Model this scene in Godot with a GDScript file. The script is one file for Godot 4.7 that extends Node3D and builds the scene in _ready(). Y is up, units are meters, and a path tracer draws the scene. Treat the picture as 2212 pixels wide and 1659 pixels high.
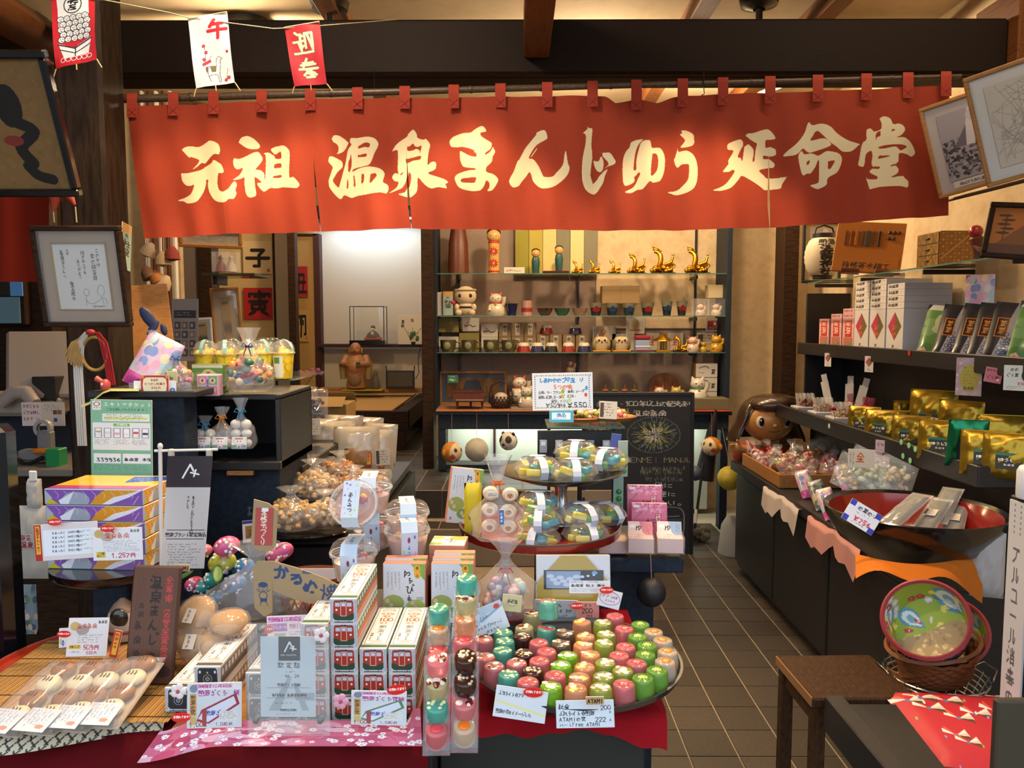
extends Node3D
# A souvenir shop front: noren curtain, sweets tables, souvenir shelves.
const FOCAL:=1661.0
const EYE:=Vector3(0,1.65,0)
var look:=Basis()
var taken:={}
var mats:={}
var rng:=RandomNumberGenerator.new()
# ---- places: a pixel of the 2212 x 1659 frame and a distance (or a height) give a point
func ray(px: float,py: float) -> Vector3:
	return look*V3((px-1106.0)/FOCAL,(829.5-py)/FOCAL,-1.0)
func at(px: float,py: float,d: float) -> Vector3:
	var r:=ray(px,py)
	return EYE+r*(d/-r.z)
func on(px: float,py: float,h: float) -> Vector3:
	var r:=ray(px,py)
	return EYE+r*((h-EYE.y)/r.y)
func V3(x: float,y: float,z: float) -> Vector3: return Vector3(x,y,z)
func T0(p: Vector3) -> Transform3D: return Transform3D(Basis.IDENTITY,p)
func mpp(d: float) -> float:
	return d/FOCAL
# ---- nodes
func numbered(called: String) -> String:
	if not taken.has(called):
		taken[called]=0
		return called
	taken[called] += 1
	return "%s_%03d" % [called,taken[called]]
func tag(o: Node,label: String,category: String,group:="",kind:=""):
	if label: o.set_meta("label",label)
	if category: o.set_meta("category",category)
	if group: o.set_meta("group",group)
	if kind: o.set_meta("kind",kind)
	return o
func thing(called: String,label: String,category: String,where:=Vector3.ZERO,group:="",turn:=.0,tilt:=.0,roll:=.0) -> Node3D:
	var o:=Node3D.new()
	o.name=numbered(called)
	add_child(o)
	o.transform=Transform3D(Basis(Vector3.UP,turn)*Basis(Vector3.RIGHT,tilt)*Basis(Vector3.BACK,roll),where)
	tag(o,label,category,group)
	return o
func part(parent: Node,called: String,m: Mesh,mt: Material,xf:=Transform3D()) -> MeshInstance3D:
	var o:=MeshInstance3D.new()
	o.name=called
	o.mesh=m
	o.material_override=mt
	o.transform=xf
	parent.add_child(o,true)
	return o
func solo(called: String,label: String,category: String,m: Mesh,mt: Material,xf:=Transform3D(),group:="") -> MeshInstance3D:
	var o:=MeshInstance3D.new()
	o.name=numbered(called)
	o.mesh=m
	o.material_override=mt
	o.transform=xf
	add_child(o)
	tag(o,label,category,group)
	return o
func struct(called: String,m: Mesh,mt: Material,xf:=Transform3D(),label:="") -> MeshInstance3D:
	var o:=solo(called,label,"",m,mt,xf)
	o.set_meta("kind","structure")
	return o
func copy(o: Node3D,label: String,where: Vector3,turn:=.0,tilt:=.0,roll:=.0) -> Node3D:
	var c: Node3D=o.duplicate()
	var base:=String(o.name)
	var re:=RegEx.create_from_string("_\\d{3}$")
	c.name=numbered(re.sub(base,""))
	add_child(c)
	c.transform=Transform3D(Basis(Vector3.UP,turn)*Basis(Vector3.RIGHT,tilt)*Basis(Vector3.BACK,roll),where)
	if label: c.set_meta("label",label)
	return c
func xf(p: Vector3,turn:=.0,tilt:=.0,roll:=.0) -> Transform3D:
	return Transform3D(Basis(Vector3.UP,turn)*Basis(Vector3.RIGHT,tilt)*Basis(Vector3.BACK,roll),p)
# ---- materials
func C(hex: String) -> Color:
	return Color(hex)
func mat(c,rough:=.6,metal:=.0,alpha:=1.0,extra:="") -> StandardMaterial3D:
	var col: Color=c if c is Color else Color(String(c))
	var key:="%s %s %s %s %s" % [col.to_html(),rough,metal,alpha,extra]
	if mats.has(key): return mats[key]
	var m:=StandardMaterial3D.new()
	m.albedo_color=Color(col.r,col.g,col.b,alpha)
	m.roughness=rough
	m.metallic=metal
	if alpha<1.0: m.transparency=BaseMaterial3D.TRANSPARENCY_ALPHA
	if extra.contains("gel"):
		m.refraction_enabled=true
		m.refraction_scale=.035
	if extra.contains("cloth"):
		m.rim_enabled=true
		m.rim=.25
		m.rim_tint=.6
	if extra.contains("coat"):
		m.clearcoat_enabled=true
		m.clearcoat=.6
		m.clearcoat_roughness=.12
	if extra.contains("back"):
		m.backlight_enabled=true
		m.backlight=Color(col.r,col.g,col.b)*.5
	mats[key]=m
	return m
func glow(c,energy: float) -> StandardMaterial3D:
	var col: Color=Color(String(c)) if c is String else c
	var m:=StandardMaterial3D.new()
	m.albedo_color=col
	m.emission_enabled=true
	m.emission=col
	m.emission_energy_multiplier=energy
	return m
func noise_tex(freq: float,stops: Array,seed_:=1,size:=512,kind:=FastNoiseLite.TYPE_SIMPLEX_SMOOTH,octaves:=4) -> NoiseTexture2D:
	var n:=FastNoiseLite.new()
	n.noise_type=kind
	n.frequency=freq
	n.seed=seed_
	n.fractal_octaves=octaves
	var t:=NoiseTexture2D.new()
	t.width=size
	t.height=size
	t.seamless=true
	t.noise=n
	var g:=Gradient.new()
	g.offsets=PackedFloat32Array()
	g.colors=PackedColorArray()
	var offs:=PackedFloat32Array()
	var cols:=PackedColorArray()
	for i in stops.size():
		offs.append(float(i)/maxf(1.0,stops.size()-1.0))
		cols.append(Color(stops[i]))
	g.offsets=offs
	g.colors=cols
	t.color_ramp=g
	return t
# a grained material: noise colour laid on in three planes, stretched by scale, with fine relief
func grained(key: String,stops: Array,scale: Vector3,rough:=.6,freq:=.02,relief:=.0,seed_:=1,world:=true) -> StandardMaterial3D:
	if mats.has(key): return mats[key]
	var m:=StandardMaterial3D.new()
	m.albedo_texture=noise_tex(freq,stops,seed_)
	m.uv1_triplanar=true
	m.uv1_world_triplanar=world
	m.uv1_scale=scale
	m.roughness=rough
	m.metallic_specular=.5 if rough<.5 else .25
	if relief>.0:
		m.heightmap_enabled=true
		m.heightmap_texture=m.albedo_texture
		m.heightmap_scale=relief
	mats[key]=m
	return m
# ---- meshes
class B:
	var v:=PackedVector3Array()
	var n:=PackedVector3Array()
	var u:=PackedVector2Array()
	var c:=PackedColorArray()
	var i:=PackedInt32Array()
	var paint:=Color(1,1,1)
	var swatch:=Vector2.ZERO
	func vert(p: Vector3,nn: Vector3,uv: Vector2) -> int:
		v.append(p); n.append(nn); u.append(uv); c.append(paint)
		return v.size()-1
	func tri(a: Vector3,b: Vector3,cc: Vector3):
		var nn:=(b-a).cross(cc-a).normalized()
		var k:=v.size()
		vert(a,nn,swatch); vert(b,nn,swatch); vert(cc,nn,swatch)
		i.append_array([k,k+2,k+1])
	# a, b, c, d run counter-clockwise seen from outside, a at the lower left
	func quad(a: Vector3,b: Vector3,cc: Vector3,d: Vector3,r=null):
		var nn:=(cc-a).cross(d-b).normalized()
		var k:=v.size()
		if r==null:
			for p in [a,b,cc,d]: vert(p,nn,swatch)
		else:
			vert(a,nn,Vector2(r.position.x,r.end.y)); vert(b,nn,r.end)
			vert(cc,nn,Vector2(r.end.x,r.position.y)); vert(d,nn,r.position)
		i.append_array([k,k+2,k+1,k,k+3,k+2])
	# chamfered box; faces: f b l r t d -> Rect2 of texture coordinates
	func box(ctr: Vector3,s: Vector3,bs:=Basis(),bevel:=.0,faces:={}):
		var h:=s*.5
		var e:=minf(bevel,minf(h.x,minf(h.y,h.z))*.9)
		var P:=func(sx,sy,sz,ax) -> Vector3:
			var q:=Vector3(sx*(h.x-e),sy*(h.y-e),sz*(h.z-e))
			if ax==0: q.x=sx*h.x
			elif ax==1: q.y=sy*h.y
			else: q.z=sz*h.z
			return ctr+bs*q
		quad(P.call(-1,-1,1,2),P.call(1,-1,1,2),P.call(1,1,1,2),P.call(-1,1,1,2),faces.get("f"))
		quad(P.call(1,-1,-1,2),P.call(-1,-1,-1,2),P.call(-1,1,-1,2),P.call(1,1,-1,2),faces.get("b"))
		quad(P.call(1,-1,1,0),P.call(1,-1,-1,0),P.call(1,1,-1,0),P.call(1,1,1,0),faces.get("r"))
		quad(P.call(-1,-1,-1,0),P.call(-1,-1,1,0),P.call(-1,1,1,0),P.call(-1,1,-1,0),faces.get("l"))
		quad(P.call(-1,1,1,1),P.call(1,1,1,1),P.call(1,1,-1,1),P.call(-1,1,-1,1),faces.get("t"))
		quad(P.call(-1,-1,-1,1),P.call(1,-1,-1,1),P.call(1,-1,1,1),P.call(-1,-1,1,1),faces.get("d"))
		if e <= .0: return
		for a in [-1,1]:
			for b in [-1,1]:
				_edge(P.call(-1,a,b,1),P.call(1,a,b,1),P.call(1,a,b,2),P.call(-1,a,b,2),bs*Vector3(0,a,b))
				_edge(P.call(a,-1,b,0),P.call(a,1,b,0),P.call(a,1,b,2),P.call(a,-1,b,2),bs*Vector3(a,0,b))
				_edge(P.call(a,b,-1,0),P.call(a,b,1,0),P.call(a,b,1,1),P.call(a,b,-1,1),bs*Vector3(a,b,0))
				for d in [-1,1]:
					var t:=[P.call(a,b,d,0),P.call(a,b,d,1),P.call(a,b,d,2)]
					if (t[1]-t[0]).cross(t[2]-t[0]).dot(bs*Vector3(a,b,d))>0: tri(t[0],t[1],t[2])
					else: tri(t[0],t[2],t[1])
	func _edge(a: Vector3,b: Vector3,cc: Vector3,d: Vector3,out: Vector3):
		if (cc-a).cross(d-b).dot(out)>0: quad(a,b,cc,d)
		else: quad(d,cc,b,a)
	# rows of points -> smooth surface; out is the side the normals should face (rows x cols order), r = texture rect
	func grid(rows: Array,r=null,flip:=false,wrap:=false):
		var nr:=rows.size()
		var nc: int=rows[0].size()
		var k:=v.size()
		for a in nr:
			for b in nc:
				var up: Vector3=rows[mini(a+1,nr-1)][b]-rows[maxi(a-1,0)][b]
				var b1:=b+1
				var b0:=b-1
				if wrap:
					if b1>nc-1: b1=1
					if b0<0: b0=nc-2
				var ac: Vector3=rows[a][mini(b1,nc-1)]-rows[a][maxi(b0,0)]
				if ac.length_squared()<1e-14:
					var a2:=a+1 if a==0 else a-1
					ac=rows[a2][mini(b1,nc-1)]-rows[a2][maxi(b0,0)]
				var nn:=ac.cross(up).normalized()
				if flip: nn=-nn
				var uv:=swatch
				if r != null: uv=Vector2(lerpf(r.position.x,r.end.x,float(b)/(nc-1)),lerpf(r.position.y,r.end.y,1.0-float(a)/(nr-1)))
				vert(rows[a][b],nn,uv)
		for a in nr-1:
			for b in nc-1:
				var q:=k+a*nc+b
				if flip: i.append_array([q,q+1,q+nc+1,q,q+nc+1,q+nc])
				else: i.append_array([q,q+nc+1,q+1,q,q+nc,q+nc+1])
	# profile of (radius, height) turned round y; creases where it bends sharply
	func lathe(prof: Array,seg:=24,x:=Transform3D(),squash:=1.0,r=null,wob:=.0,lobes:=0):
		var m:=prof.size()
		var sn:=[]
		for j in m-1:
			var d: Vector2=prof[j+1]-prof[j]
			sn.append(Vector2(d.y,-d.x).normalized())
		for j in m-1:
			var n0: Vector2=sn[j]
			var n1: Vector2=sn[j]
			if j>0 and sn[j-1].dot(sn[j])>.6: n0=(sn[j-1]+sn[j]).normalized()
			if j<m-2 and sn[j+1].dot(sn[j])>.6: n1=(sn[j+1]+sn[j]).normalized()
			var k:=v.size()
			for b in seg+1:
				var t:=TAU*b/seg
				var w:=1.0+wob*cos(t*lobes)
				var dx:=sin(t)
				var dz:=cos(t)*squash
				for e in 2:
					var p: Vector2=prof[j+e]
					var nn: Vector2=n0 if e==0 else n1
					var uv:=swatch
					if r != null: uv=Vector2(lerpf(r.position.x,r.end.x,float(b)/seg),lerpf(r.end.y,r.position.y,float(j+e)/(m-1)))
					vert(x*Vector3(p.x*w*dx,p.y,p.x*w*dz),(x.basis*Vector3(nn.x*dx,nn.y,nn.x*cos(t)/squash)).normalized(),uv)
			for b in seg:
				var q:=k+b*2
				i.append_array([q,q+1,q+2,q+1,q+3,q+2])
	func ball(ctr: Vector3,rad: Vector3,seg:=16,rings:=10,bs:=Basis(),r=null):
		var rows:=[]
		for a in rings+1:
			var row:=[]
			var ph:=-PI/2+PI*a/rings
			for b in seg+1:
				var t:=TAU*b/seg
				row.append(ctr+bs*Vector3(sin(t)*cos(ph)*rad.x,sin(ph)*rad.y,cos(t)*cos(ph)*rad.z))
			rows.append(row)
		grid(rows,r,false,true)
	# round bar along points; rad a number or one per point
	func tube(pts: Array,rad,seg:=8,caps:=true):
		var rows:=[]
		var side:=Vector3.ZERO
		for a in pts.size():
			var d: Vector3=(pts[mini(a+1,pts.size()-1)]-pts[maxi(a-1,0)]).normalized()
			if side==Vector3.ZERO: side=d.cross(Vector3.UP if absf(d.y)<.9 else Vector3.RIGHT).normalized()
			side=(side-d*d.dot(side)).normalized()
			var other:=d.cross(side)
			var rr: float=rad[a] if rad is Array else rad
			var row:=[]
			for b in seg+1:
				var t:=TAU*b/seg
				row.append(pts[a]+side*(cos(t)*rr)+other*(sin(t)*rr))
			rows.append(row)
		grid(rows,null,false,true)
		if caps:
			for e in [0,rows.size()-1]:
				var ctr: Vector3=pts[e]
				for b in seg:
					if e==0: tri(ctr,rows[e][b+1],rows[e][b])
					else: tri(ctr,rows[e][b],rows[e][b+1])
	# flat outline (x right, y up, counter-clockwise) pushed back by depth along -z of x
	func prism(poly: Array,depth: float,x:=Transform3D(),r=null):
		var pp:=PackedVector2Array(poly)
		if Geometry2D.is_polygon_clockwise(pp): pp.reverse()
		var lo:=pp[0]
		var hi:=pp[0]
		for p in pp:
			lo=lo.min(p); hi=hi.max(p)
		var t:=Geometry2D.triangulate_polygon(pp)
		for side in [0,1]:
			var k:=v.size()
			var nn: Vector3=x.basis*Vector3(0,0,1 if side==0 else -1)
			for p in pp:
				var uv:=swatch
				if r != null and side==0:
					var f:=(p-lo)/(hi-lo)
					uv=Vector2(lerpf(r.position.x,r.end.x,f.x),lerpf(r.end.y,r.position.y,f.y))
				vert(x*Vector3(p.x,p.y,.0 if side==0 else -depth),nn.normalized(),uv)
			for j in range(0,t.size(),3):
				var a:=pp[t[j]]
				var ccw:=(pp[t[j+1]]-a).cross(pp[t[j+2]]-a)>0
				if ccw==(side==0): i.append_array([k+t[j],k+t[j+2],k+t[j+1]])
				else: i.append_array([k+t[j],k+t[j+1],k+t[j+2]])
		for j in pp.size():
			var a:=pp[j]
			var b:=pp[(j+1) % pp.size()]
			quad(x*Vector3(a.x,a.y,-depth),x*Vector3(b.x,b.y,-depth),x*Vector3(b.x,b.y,0),x*Vector3(a.x,a.y,0))
	func mesh() -> ArrayMesh:
		var arr:=[]
		arr.resize(Mesh.ARRAY_MAX)
		arr[Mesh.ARRAY_VERTEX]=v
		arr[Mesh.ARRAY_NORMAL]=n
		arr[Mesh.ARRAY_TEX_UV]=u
		arr[Mesh.ARRAY_COLOR]=c
		arr[Mesh.ARRAY_INDEX]=i
		var m:=ArrayMesh.new()
		m.add_surface_from_arrays(Mesh.PRIMITIVE_TRIANGLES,arr)
		return m
func boxm(s: Vector3,bevel:=.003,ctr:=Vector3.ZERO) -> ArrayMesh:
	var b:=B.new()
	b.box(ctr,s,Basis(),bevel)
	return b.mesh()
func lathem(prof: Array,seg:=24,squash:=1.0) -> ArrayMesh:
	var b:=B.new()
	b.lathe(prof,seg,Transform3D(),squash)
	return b.mesh()
func ballm(r: Vector3,seg:=16,rings:=10,ctr:=Vector3.ZERO) -> ArrayMesh:
	var b:=B.new()
	b.ball(ctr,r,seg,rings)
	return b.mesh()
func tubem(pts: Array,r,seg:=8) -> ArrayMesh:
	var b:=B.new()
	b.tube(pts,r,seg)
	return b.mesh()
func V2(a: Array) -> Array:
	var o:=[]
	for j in range(0,a.size(),2): o.append(Vector2(a[j],a[j+1]))
	return o
# points of a round outline
func oval(w: float,h: float,n:=20) -> Array:
	var o:=[]
	for j in n: o.append(Vector2(cos(TAU*j/n)*w*.5,sin(TAU*j/n)*h*.5))
	return o
func rounded(w: float,h: float,r: float) -> Array:
	var o:=[]
	for q in 4:
		var cx:=(w*.5-r)*(1 if q in [0,3] else -1)
		var cy:=(h*.5-r)*(1 if q in [0,1] else -1)
		for j in 4: o.append(Vector2(cx,cy)+Vector2.from_angle((q+j/3.0)*PI/2)*r)
	return o
# ---- lettering: a stroke alphabet on a ten by ten grid, y down, one stroke per token (pairs of x y)
const STROKES := """あ 2272 41444758 64482816457587 6958
い 12153849 727678
う 4161 24546476 5849
え 4162 24642878 5888
お 1353 41472816457587 7183
か 1353646758 413718 7284
き 2272 2575 3167 27385868
く 612569
け 121538 3484 626659
こ 2272 25384878
さ 2363 4167 27385868
し 3137485876
す 1383 515437365758
せ 1484 313858 6265
そ 226224553658 5878
た 1353 4118 5585 576888
ち 2363 4125 255566775839
つ 144373857758 48
て 228253465868
と 3144 724526285878
な 1353 4118 6383 656748566778
に 1218 4484 476888
の 5237281623537386 6958
は 1218 3484 61674857 5778
ひ 123225385866727486
ふ 4153 534548573848 1718 7788
へ 154488
ほ 1218 3383 3585 61674857 5778
ま 2272 2575 515738274678
み 22523717164678 7458
め 2438 5237281635637486 5969
も 4147586876 2464 2666
や 144663748466 4152 3059
ゆ 22182434728467 5158 38
よ 5585 515738274678
ら 3152 3236 457586 6739
り 2226 616548 39
る 22722554738678485767
れ 2119 1343 275463677888
ろ 227225547386 6748
わ 2119 1343 2754738667 49
を 1363 4135 2556 7445375878
ん 41183546586778 84
エ 2272 5258 1888
キ 2373 1686 4159
ト 4149 4577
マ 13834657 3557
チ 6123 1585 514829
ケ 3115 2474 634819
ア 128253 544719
ル 313719 61677885
コ 2272 7278 1888
ー 1585
ラ 2272 24846739
ン 2234 185783
ス 227218 5679
ソ 2345 734819
タ 3115 317148 3546
メ 6119 3377
ロ 2228 2272 7278 2878
ウ 5152 2427 24846739
フ 22826839
ク 3116 31714829
イ 6117 4449
ハ 3418 6388
シ 2233 1444 186784
ヘ 154488
セ 1484 313858 847365
レ 31388875
0 31121738587773 6131
1 3351 5159
2 1322316172741979
3 2161446577685828
4 5116 1676 5159
5 712125 2554657758 5828
6 61332537485876655435
7 127239
8 51312244667758382746 46647251
9 5131223445647352 7378 7849
A 1941 4179 2666
B 1119 11617364 1464 647768 6819
C 8262413124164859 78
D 1119 11516377 5919
E 1171 1119 1565 1979
F 1171 1119 1565
G 8251311316394969 86 8655
H 1119 8189 1585
I 5159
J 6167584827
K 1119 7115 3579
L 1119 1979
M 1911 1145 4581 8189
N 1911 1189 8981
O 411217396987826141
P 1119 116172 7465 1565
R 1119 116172 7465 1565 4579
S 72412224567758 2817
T 1181 5159
U 1117286877 81
Y 1145 8145 4549
a 33637479 75352748 68
r 3339 355373
o 432536385867655343
m 1319 14344449 44647479
x 2378 7328
¥ 1144 8144 2474 2777 4449
, 4849 39
. 4849
: 4344 4748
! 5156 5859
・ 4556
☆ 1484 1459 8459 5027 5077
円 2229 2282 8289 5255 2585
元 2272 1484 344718 6468788886
祖 2031 0343 4307 2529 3546 5158 5181 8188 5383 5585 4898
温 1021 0314 0927 3136 3171 7176 3333 3676 3474 2739 3777 7789 4749 5759 6769 2999
泉 5042 2232 2226 2282 8286 2484 2686 5659 3818 4719 7857 5789
延 1040 4014 1444 4418 0828 2979 1548 7242 5257 5575 4288 4737 3787
命 5014 5094 3373 1545 1519 4548 1848 5589 8589 5659 8589 5585
堂 5052 2031 7061 1232 1282 1214 8284 3434 3474 3436 7476 3676 5659 2777 1989
本 1282 5059 5217 5287 3777
店 5051 1181 1107 5155 5575 3436 3476 3479 7479 3979
個 2004 1219 3181 3139 8189 3989 4373 5256 4676 4647 7678
箱 1012 1131 5150 5171 0444 2329 2407 2435 5389 5383 8389 5585 5787 5989
入 4143 4328 19 5389
今 5014 5094 3555 2666 6649
売 2181 5053 3373 1415 1494 9495 3637 2819 6668 7888
和 3122 0343 2129 2306 2345 5258 5282 8288 5787
菓 1191 3032 7072 2325 2373 7375 2575 2474 5359 1696 5618 5688
子 2272 7254 5458 5838 0595
熱 0151 2025 0353 0555 1535 5181 6156 4355 8186 8696 1819 3839 5859 7889
海 1021 0314 0927 4023 3191 4338 4383 8378 3878 2595 5365 5768
認 0131 0040 0333 0535 0737 0738 3738 0838 5191 9193 9383 5174 4548 4868 7677 8898
定 5051 1112 1191 9192 2474 5458 5777 3518 1838 3899
商 5051 1181 3133 7173 1319 1383 8389 4445 6465 3575 3646 3638 6668 3868
品 3033 3070 7073 3373 0509 0545 4549 0949 5559 5595 9599 5999
証 0131 0040 0333 0535 0737 0738 3738 0838 5191 7198 5458 7595 4999
格 0343 2029 2306 2345 6052 6191 9144 5396 5559 5585 8589 5989
手 7021 1484 1686 5158 5849
焼 0324 4243 2025 2519 2547 5191 6063 8083 4494 5556 8586 6678 5899 7649
駅 1116 1151 1353 1555 3135 1657 5759 0908 2728 4748 6191 6165 9195 6595 6559 7599
開 1019 1041 4144 1344 1244 5981 6081 8089 5484 3585 2777 4548 6569
業 4033 6063 2031 7081 1383 2535 2575 1787 5359 5718 5789
周 2117 2107 2181 8189 3373 5236 3535 3575 4648 4767 6768 4868
年 3013 2282 3575 1797 5259 3537
記 0131 0040 0333 0535 0737 0738 3738 0838 5191 9194 5494 5458 5898 9897
念 5013 5093 3454 2565 6547 1719 3638 3868 7677 8898
特 2112 0444 2129 0736 5191 7071 4494 7374 4696 7679 7969 5667
別 0141 0104 4144 0444 2405 2547 4739 5419 6266 8189 8979
有 1282 4015 3439 3474 7479 3676 3878 7969
限 1019 1031 3123 2335 3517 5181 8184 5484 5283 5159 5969 7699 8677
会 5014 5094 3373 1686 5638 3878 6789
社 2031 0343 4307 2529 3546 5595 7279 4999
製 1021 0242 2126 0444 1416 4446 5155 8187 7877 1797 5608 3849 5789
所 0141 1444 1147 1406 3444 6151 5153 5359 5494 7479
議 0131 0333 0535 0738 3738 5060 8070 4292 5494 4696 7359 7399 5678
工 1282 5258 0999
共 3038 7078 1383 0696 3819 6889
以 2127 2748 5062 8148 6689
上 5158 5484 0898
歴 1191 1119 2454 3227 3445 5494 7247 7495 2999 5659 5979 3639
史 2272 2225 7275 2575 5056 5609 3589
土 2474 5158 0898
産 5051 1181 3142 7162 1383 1309 4446 4484 4686 6459 4989
供 2004 1219 4064 7075 3494 2696 4529 7799
桜 0343 2029 2306 2345 5152 7162 9172 5595 6347 7689 8349
湯 1021 0314 0927 4171 4174 7174 4474 4272 3595 4627 5797 9798 9878 5739 7759
前 2031 7061 0292 1419 1444 4449 1646 1848 6468 8489 8979
神 2031 0343 4307 2529 3546 5257 5292 9297 5797 5495 7059
寄 5051 1112 1191 9192 3373 5334 5374 0595 2628 2656 5658 2858 7579 7969
木 1383 5059 5317 5387
細 2012 1232 3205 0535 1519 0727 3738 5159 5191 9199 5999 7179 5595
茶 1191 3032 7072 5224 5294 3575 5359 5538 3618 6688
消 1021 0314 0927 6064 4143 8173 4449 4484 8489 4686 4878 8979
毒 2282 5055 2373 0595 2627 2676 7679 0797 2979 4648
用 2127 2709 2181 8189 2484 2686 5158
指 0343 2029 2919 0736 5154 5484 8162 8483 5559 5585 8589 5787 5989
協 0444 2129 6151 5292 7144 3555 3657 4737 6595 7698 6667
力 1383 8389 8979 5019
願 1151 1109 3132 2352 2325 5255 2555 3559 5191 6394 6369 9399 6595 6797 6979 8999
全 5014 5094 2474 2676 4448 0999
博 0444 2129 4191 8081 4346 4393 9396 4494 5057 4696 3797 7779 7969 5859
名 4013 3181 8119 3556 4649 4686 8689 4989
誉 2031 5051 8071 0393 4315 6395 3474 3575 3637 3676 7779 3979 3739
金 5014 5094 2474 5459 1686 3747 7767 0999
賞 5052 2031 7061 1292 1214 9294 3435 3474 7475 3575 2639 2676 7679 2979 2777 3819 7889
受 6122 2132 5142 7162 1416 1484 8486 2676 7619 3589
愛 6122 2132 5142 7162 1315 1383 8385 3546 5155 2647 4617 3677 7719 3589
練 2012 1232 3205 0535 1519 0727 3738 5191 5355 5393 9395 5595 5797 7059 7748 7798
習 1141 4144 2233 5181 8184 6273 5445 2549 2575 7579 2979 2777
場 0343 2028 0837 5181 5184 8184 5484 5282 4595 5738 7798 9898 7858
何 2004 1219 3191 8189 8979 4467 4464 6467 4767
午 3013 2272 0595 5259
迎 1021 0454 2438 0989 3142 3137 3746 5181 5157 8187 6188
春 2272 1383 0595 4024 5528 4588 3569 3979 3579 3777
寶 5051 1112 1191 3343 3252 6393 6383 7375 2536 2575 3679 3979 2777 1819
寅 5051 1112 1191 9192 3272 1484 5357 2527 2575 7577 2777 3819 6889
丑 2272 7268 3228 1585 0999
卯 3113 1319 1927 4144 5149 5181 8188 8878 2324 6364
玉 1282 5258 1585 0999 6778
味 0205 0222 2225 0525 3282 5059 2595 5528 5599
極 0343 2029 2306 2345 5181 5536 5559 6383 8367 4999 7677
純 2012 1232 3205 0535 1519 0727 3738 5494 7157 5798 9897 5456 9494
夜 5051 0191 3013 2329 5243 4382 8248 4599 5668
色 3013 3161 6143 2474 2428 7476 2676 2858 8887
白 5032 2329 2373 7379 2676 2979
青 2272 5055 3464 0595 2629 2676 7679 2777 2878
黄 1191 3033 7073 0494 2529 2575 7579 2777 2878 3819 7889
紅 2012 1232 3205 0535 1519 0727 3738 5191 7198 4999
焦 3013 1219 2282 2474 2676 5057 2777 1819 3839 5859 7889
税 2112 0343 2129 2306 5041 7082 5355 5383 8385 5585 6619 7678 7898
根 0343 2029 2306 2345 5181 8184 5484 5282 5159 5969 7699 8677
山 5158 1318 8388 1888
中 1317 1383 8387 1787 5059
小 5159 5949 3315 7396
見 2226 2272 7276 2474 2676 3719 6678 7888
福 2031 0343 4307 2529 3546 4191 5354 5383 8384 5484 5659 5696 9699 5999 5797 7659
士 1484 5158 2878
三 2272 2575 1888
利 3112 0444 2129 2407 2445 6266 8189 8979
方 5051 1292 4218 4575 7579 7969
法 1021 0314 0927 3383 6066 2696 6638 3878 7789
只 2225 2272 7275 2575 3818 6788
押 0343 2029 2919 0736 5156 5181 8186 5383 5686 7179
花 1191 3032 7072 4315 2529 6268 6898 9896 9446
込 1021 0454 2438 0989 4161 6147 6188
"""
var glyphs:={}
func read_strokes():
	for line in STROKES.split("\n"):
		if line.length()<3: continue
		var set_:=[]
		for tok in line.substr(2).split(" ",false):
			var pts:=PackedVector2Array()
			for j in range(0,tok.length()-1,2): pts.append(Vector2(tok.unicode_at(j)-48,tok.unicode_at(j+1)-48))
			if pts.size()>1: set_.append(pts)
		glyphs[line[0]]=set_
const SMALL:={"ゅ": "ゆ","ゃ": "や","っ": "つ","ょ": "よ","ッ": "ソ","ャ": "マ"}
const MARKED:={"が": "か","ぐ": "く","ご": "こ","ざ": "さ","じ": "し","づ": "つ","だ": "た","で": "て","ど": "と","び": "ひ","ぶ": "ふ","ば": "は","ド": "ト","ゴ": "コ","ブ": "フ","ジ": "シ","ダ": "タ","パ": "ハ","プ": "フ","ピ": "ハ","ぷ": "ふ","ぞ": "そ","べ": "へ","グ": "ク"}
# ---- one sheet of prints for every label, box face and card
var sheet:=Image.create(2048,2048,false,Image.FORMAT_RGB8)
var rows_used:=[]
var rows_end:=0
var prints:={}
var swatches:={}
var cv: Image           # what is being drawn on
var ox := .0           # where the current print starts
var oy:=.0
var cw:=0
var ch:=0
var planning:=true
var plan:={}
func open(key: String,w: int,h: int,ground: String):
	if planning:
		plan[key]=Vector2i(w,h)
		return
	if not plan.has(key): plan[key]=lay(w,h)
	ox=plan[key].x
	oy=plan[key].y
	cw=w
	ch=h
	cv=sheet
	prints[key]=Rect2((ox+.6)/2048.0,(oy+.6)/2048.0,(w-1.2)/2048.0,(h-1.2)/2048.0)
	rect(0,0,w,h,ground)
func lay(w: int, h: int) -> Vector2i:    # first row of prints with room, else a new row
	for k in rows_used.size():
		var r: Vector3i=rows_used[k]
		if r.z >= h and r.x+w+3 <= 2048:
			rows_used[k].x += w+3
			return Vector2i(r.x,r.y)
	rows_used.append(Vector3i(w+3,rows_end,h))
	rows_end += h+3
	if rows_end>2046: push_error("print sheet is full")
	return Vector2i(0,rows_end-h-3)
func lay_all():
	var keys:=plan.keys()
	keys.sort_custom(func(a,b): return plan[a].y>plan[b].y)
	for k in keys: plan[k]=lay(plan[k].x,plan[k].y)
	planning=false
func sw(c) -> Vector2:
	var key: String=c if c is String else c.to_html(false)
	if not swatches.has(key):
		open("swatch "+key,4,4,key)
		swatches[key]=prints["swatch "+key].get_center()
	return swatches[key]
func clip(r: Rect2i) -> Rect2i:
	return r.intersection(Rect2i(int(ox),int(oy),cw,ch))
func rect(x: float,y: float,w: float,h: float,c):
	if planning: return
	cv.fill_rect(clip(Rect2i(int(ox+x),int(oy+y),maxi(1,int(round(w))),maxi(1,int(round(h))))),Color(c))
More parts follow.
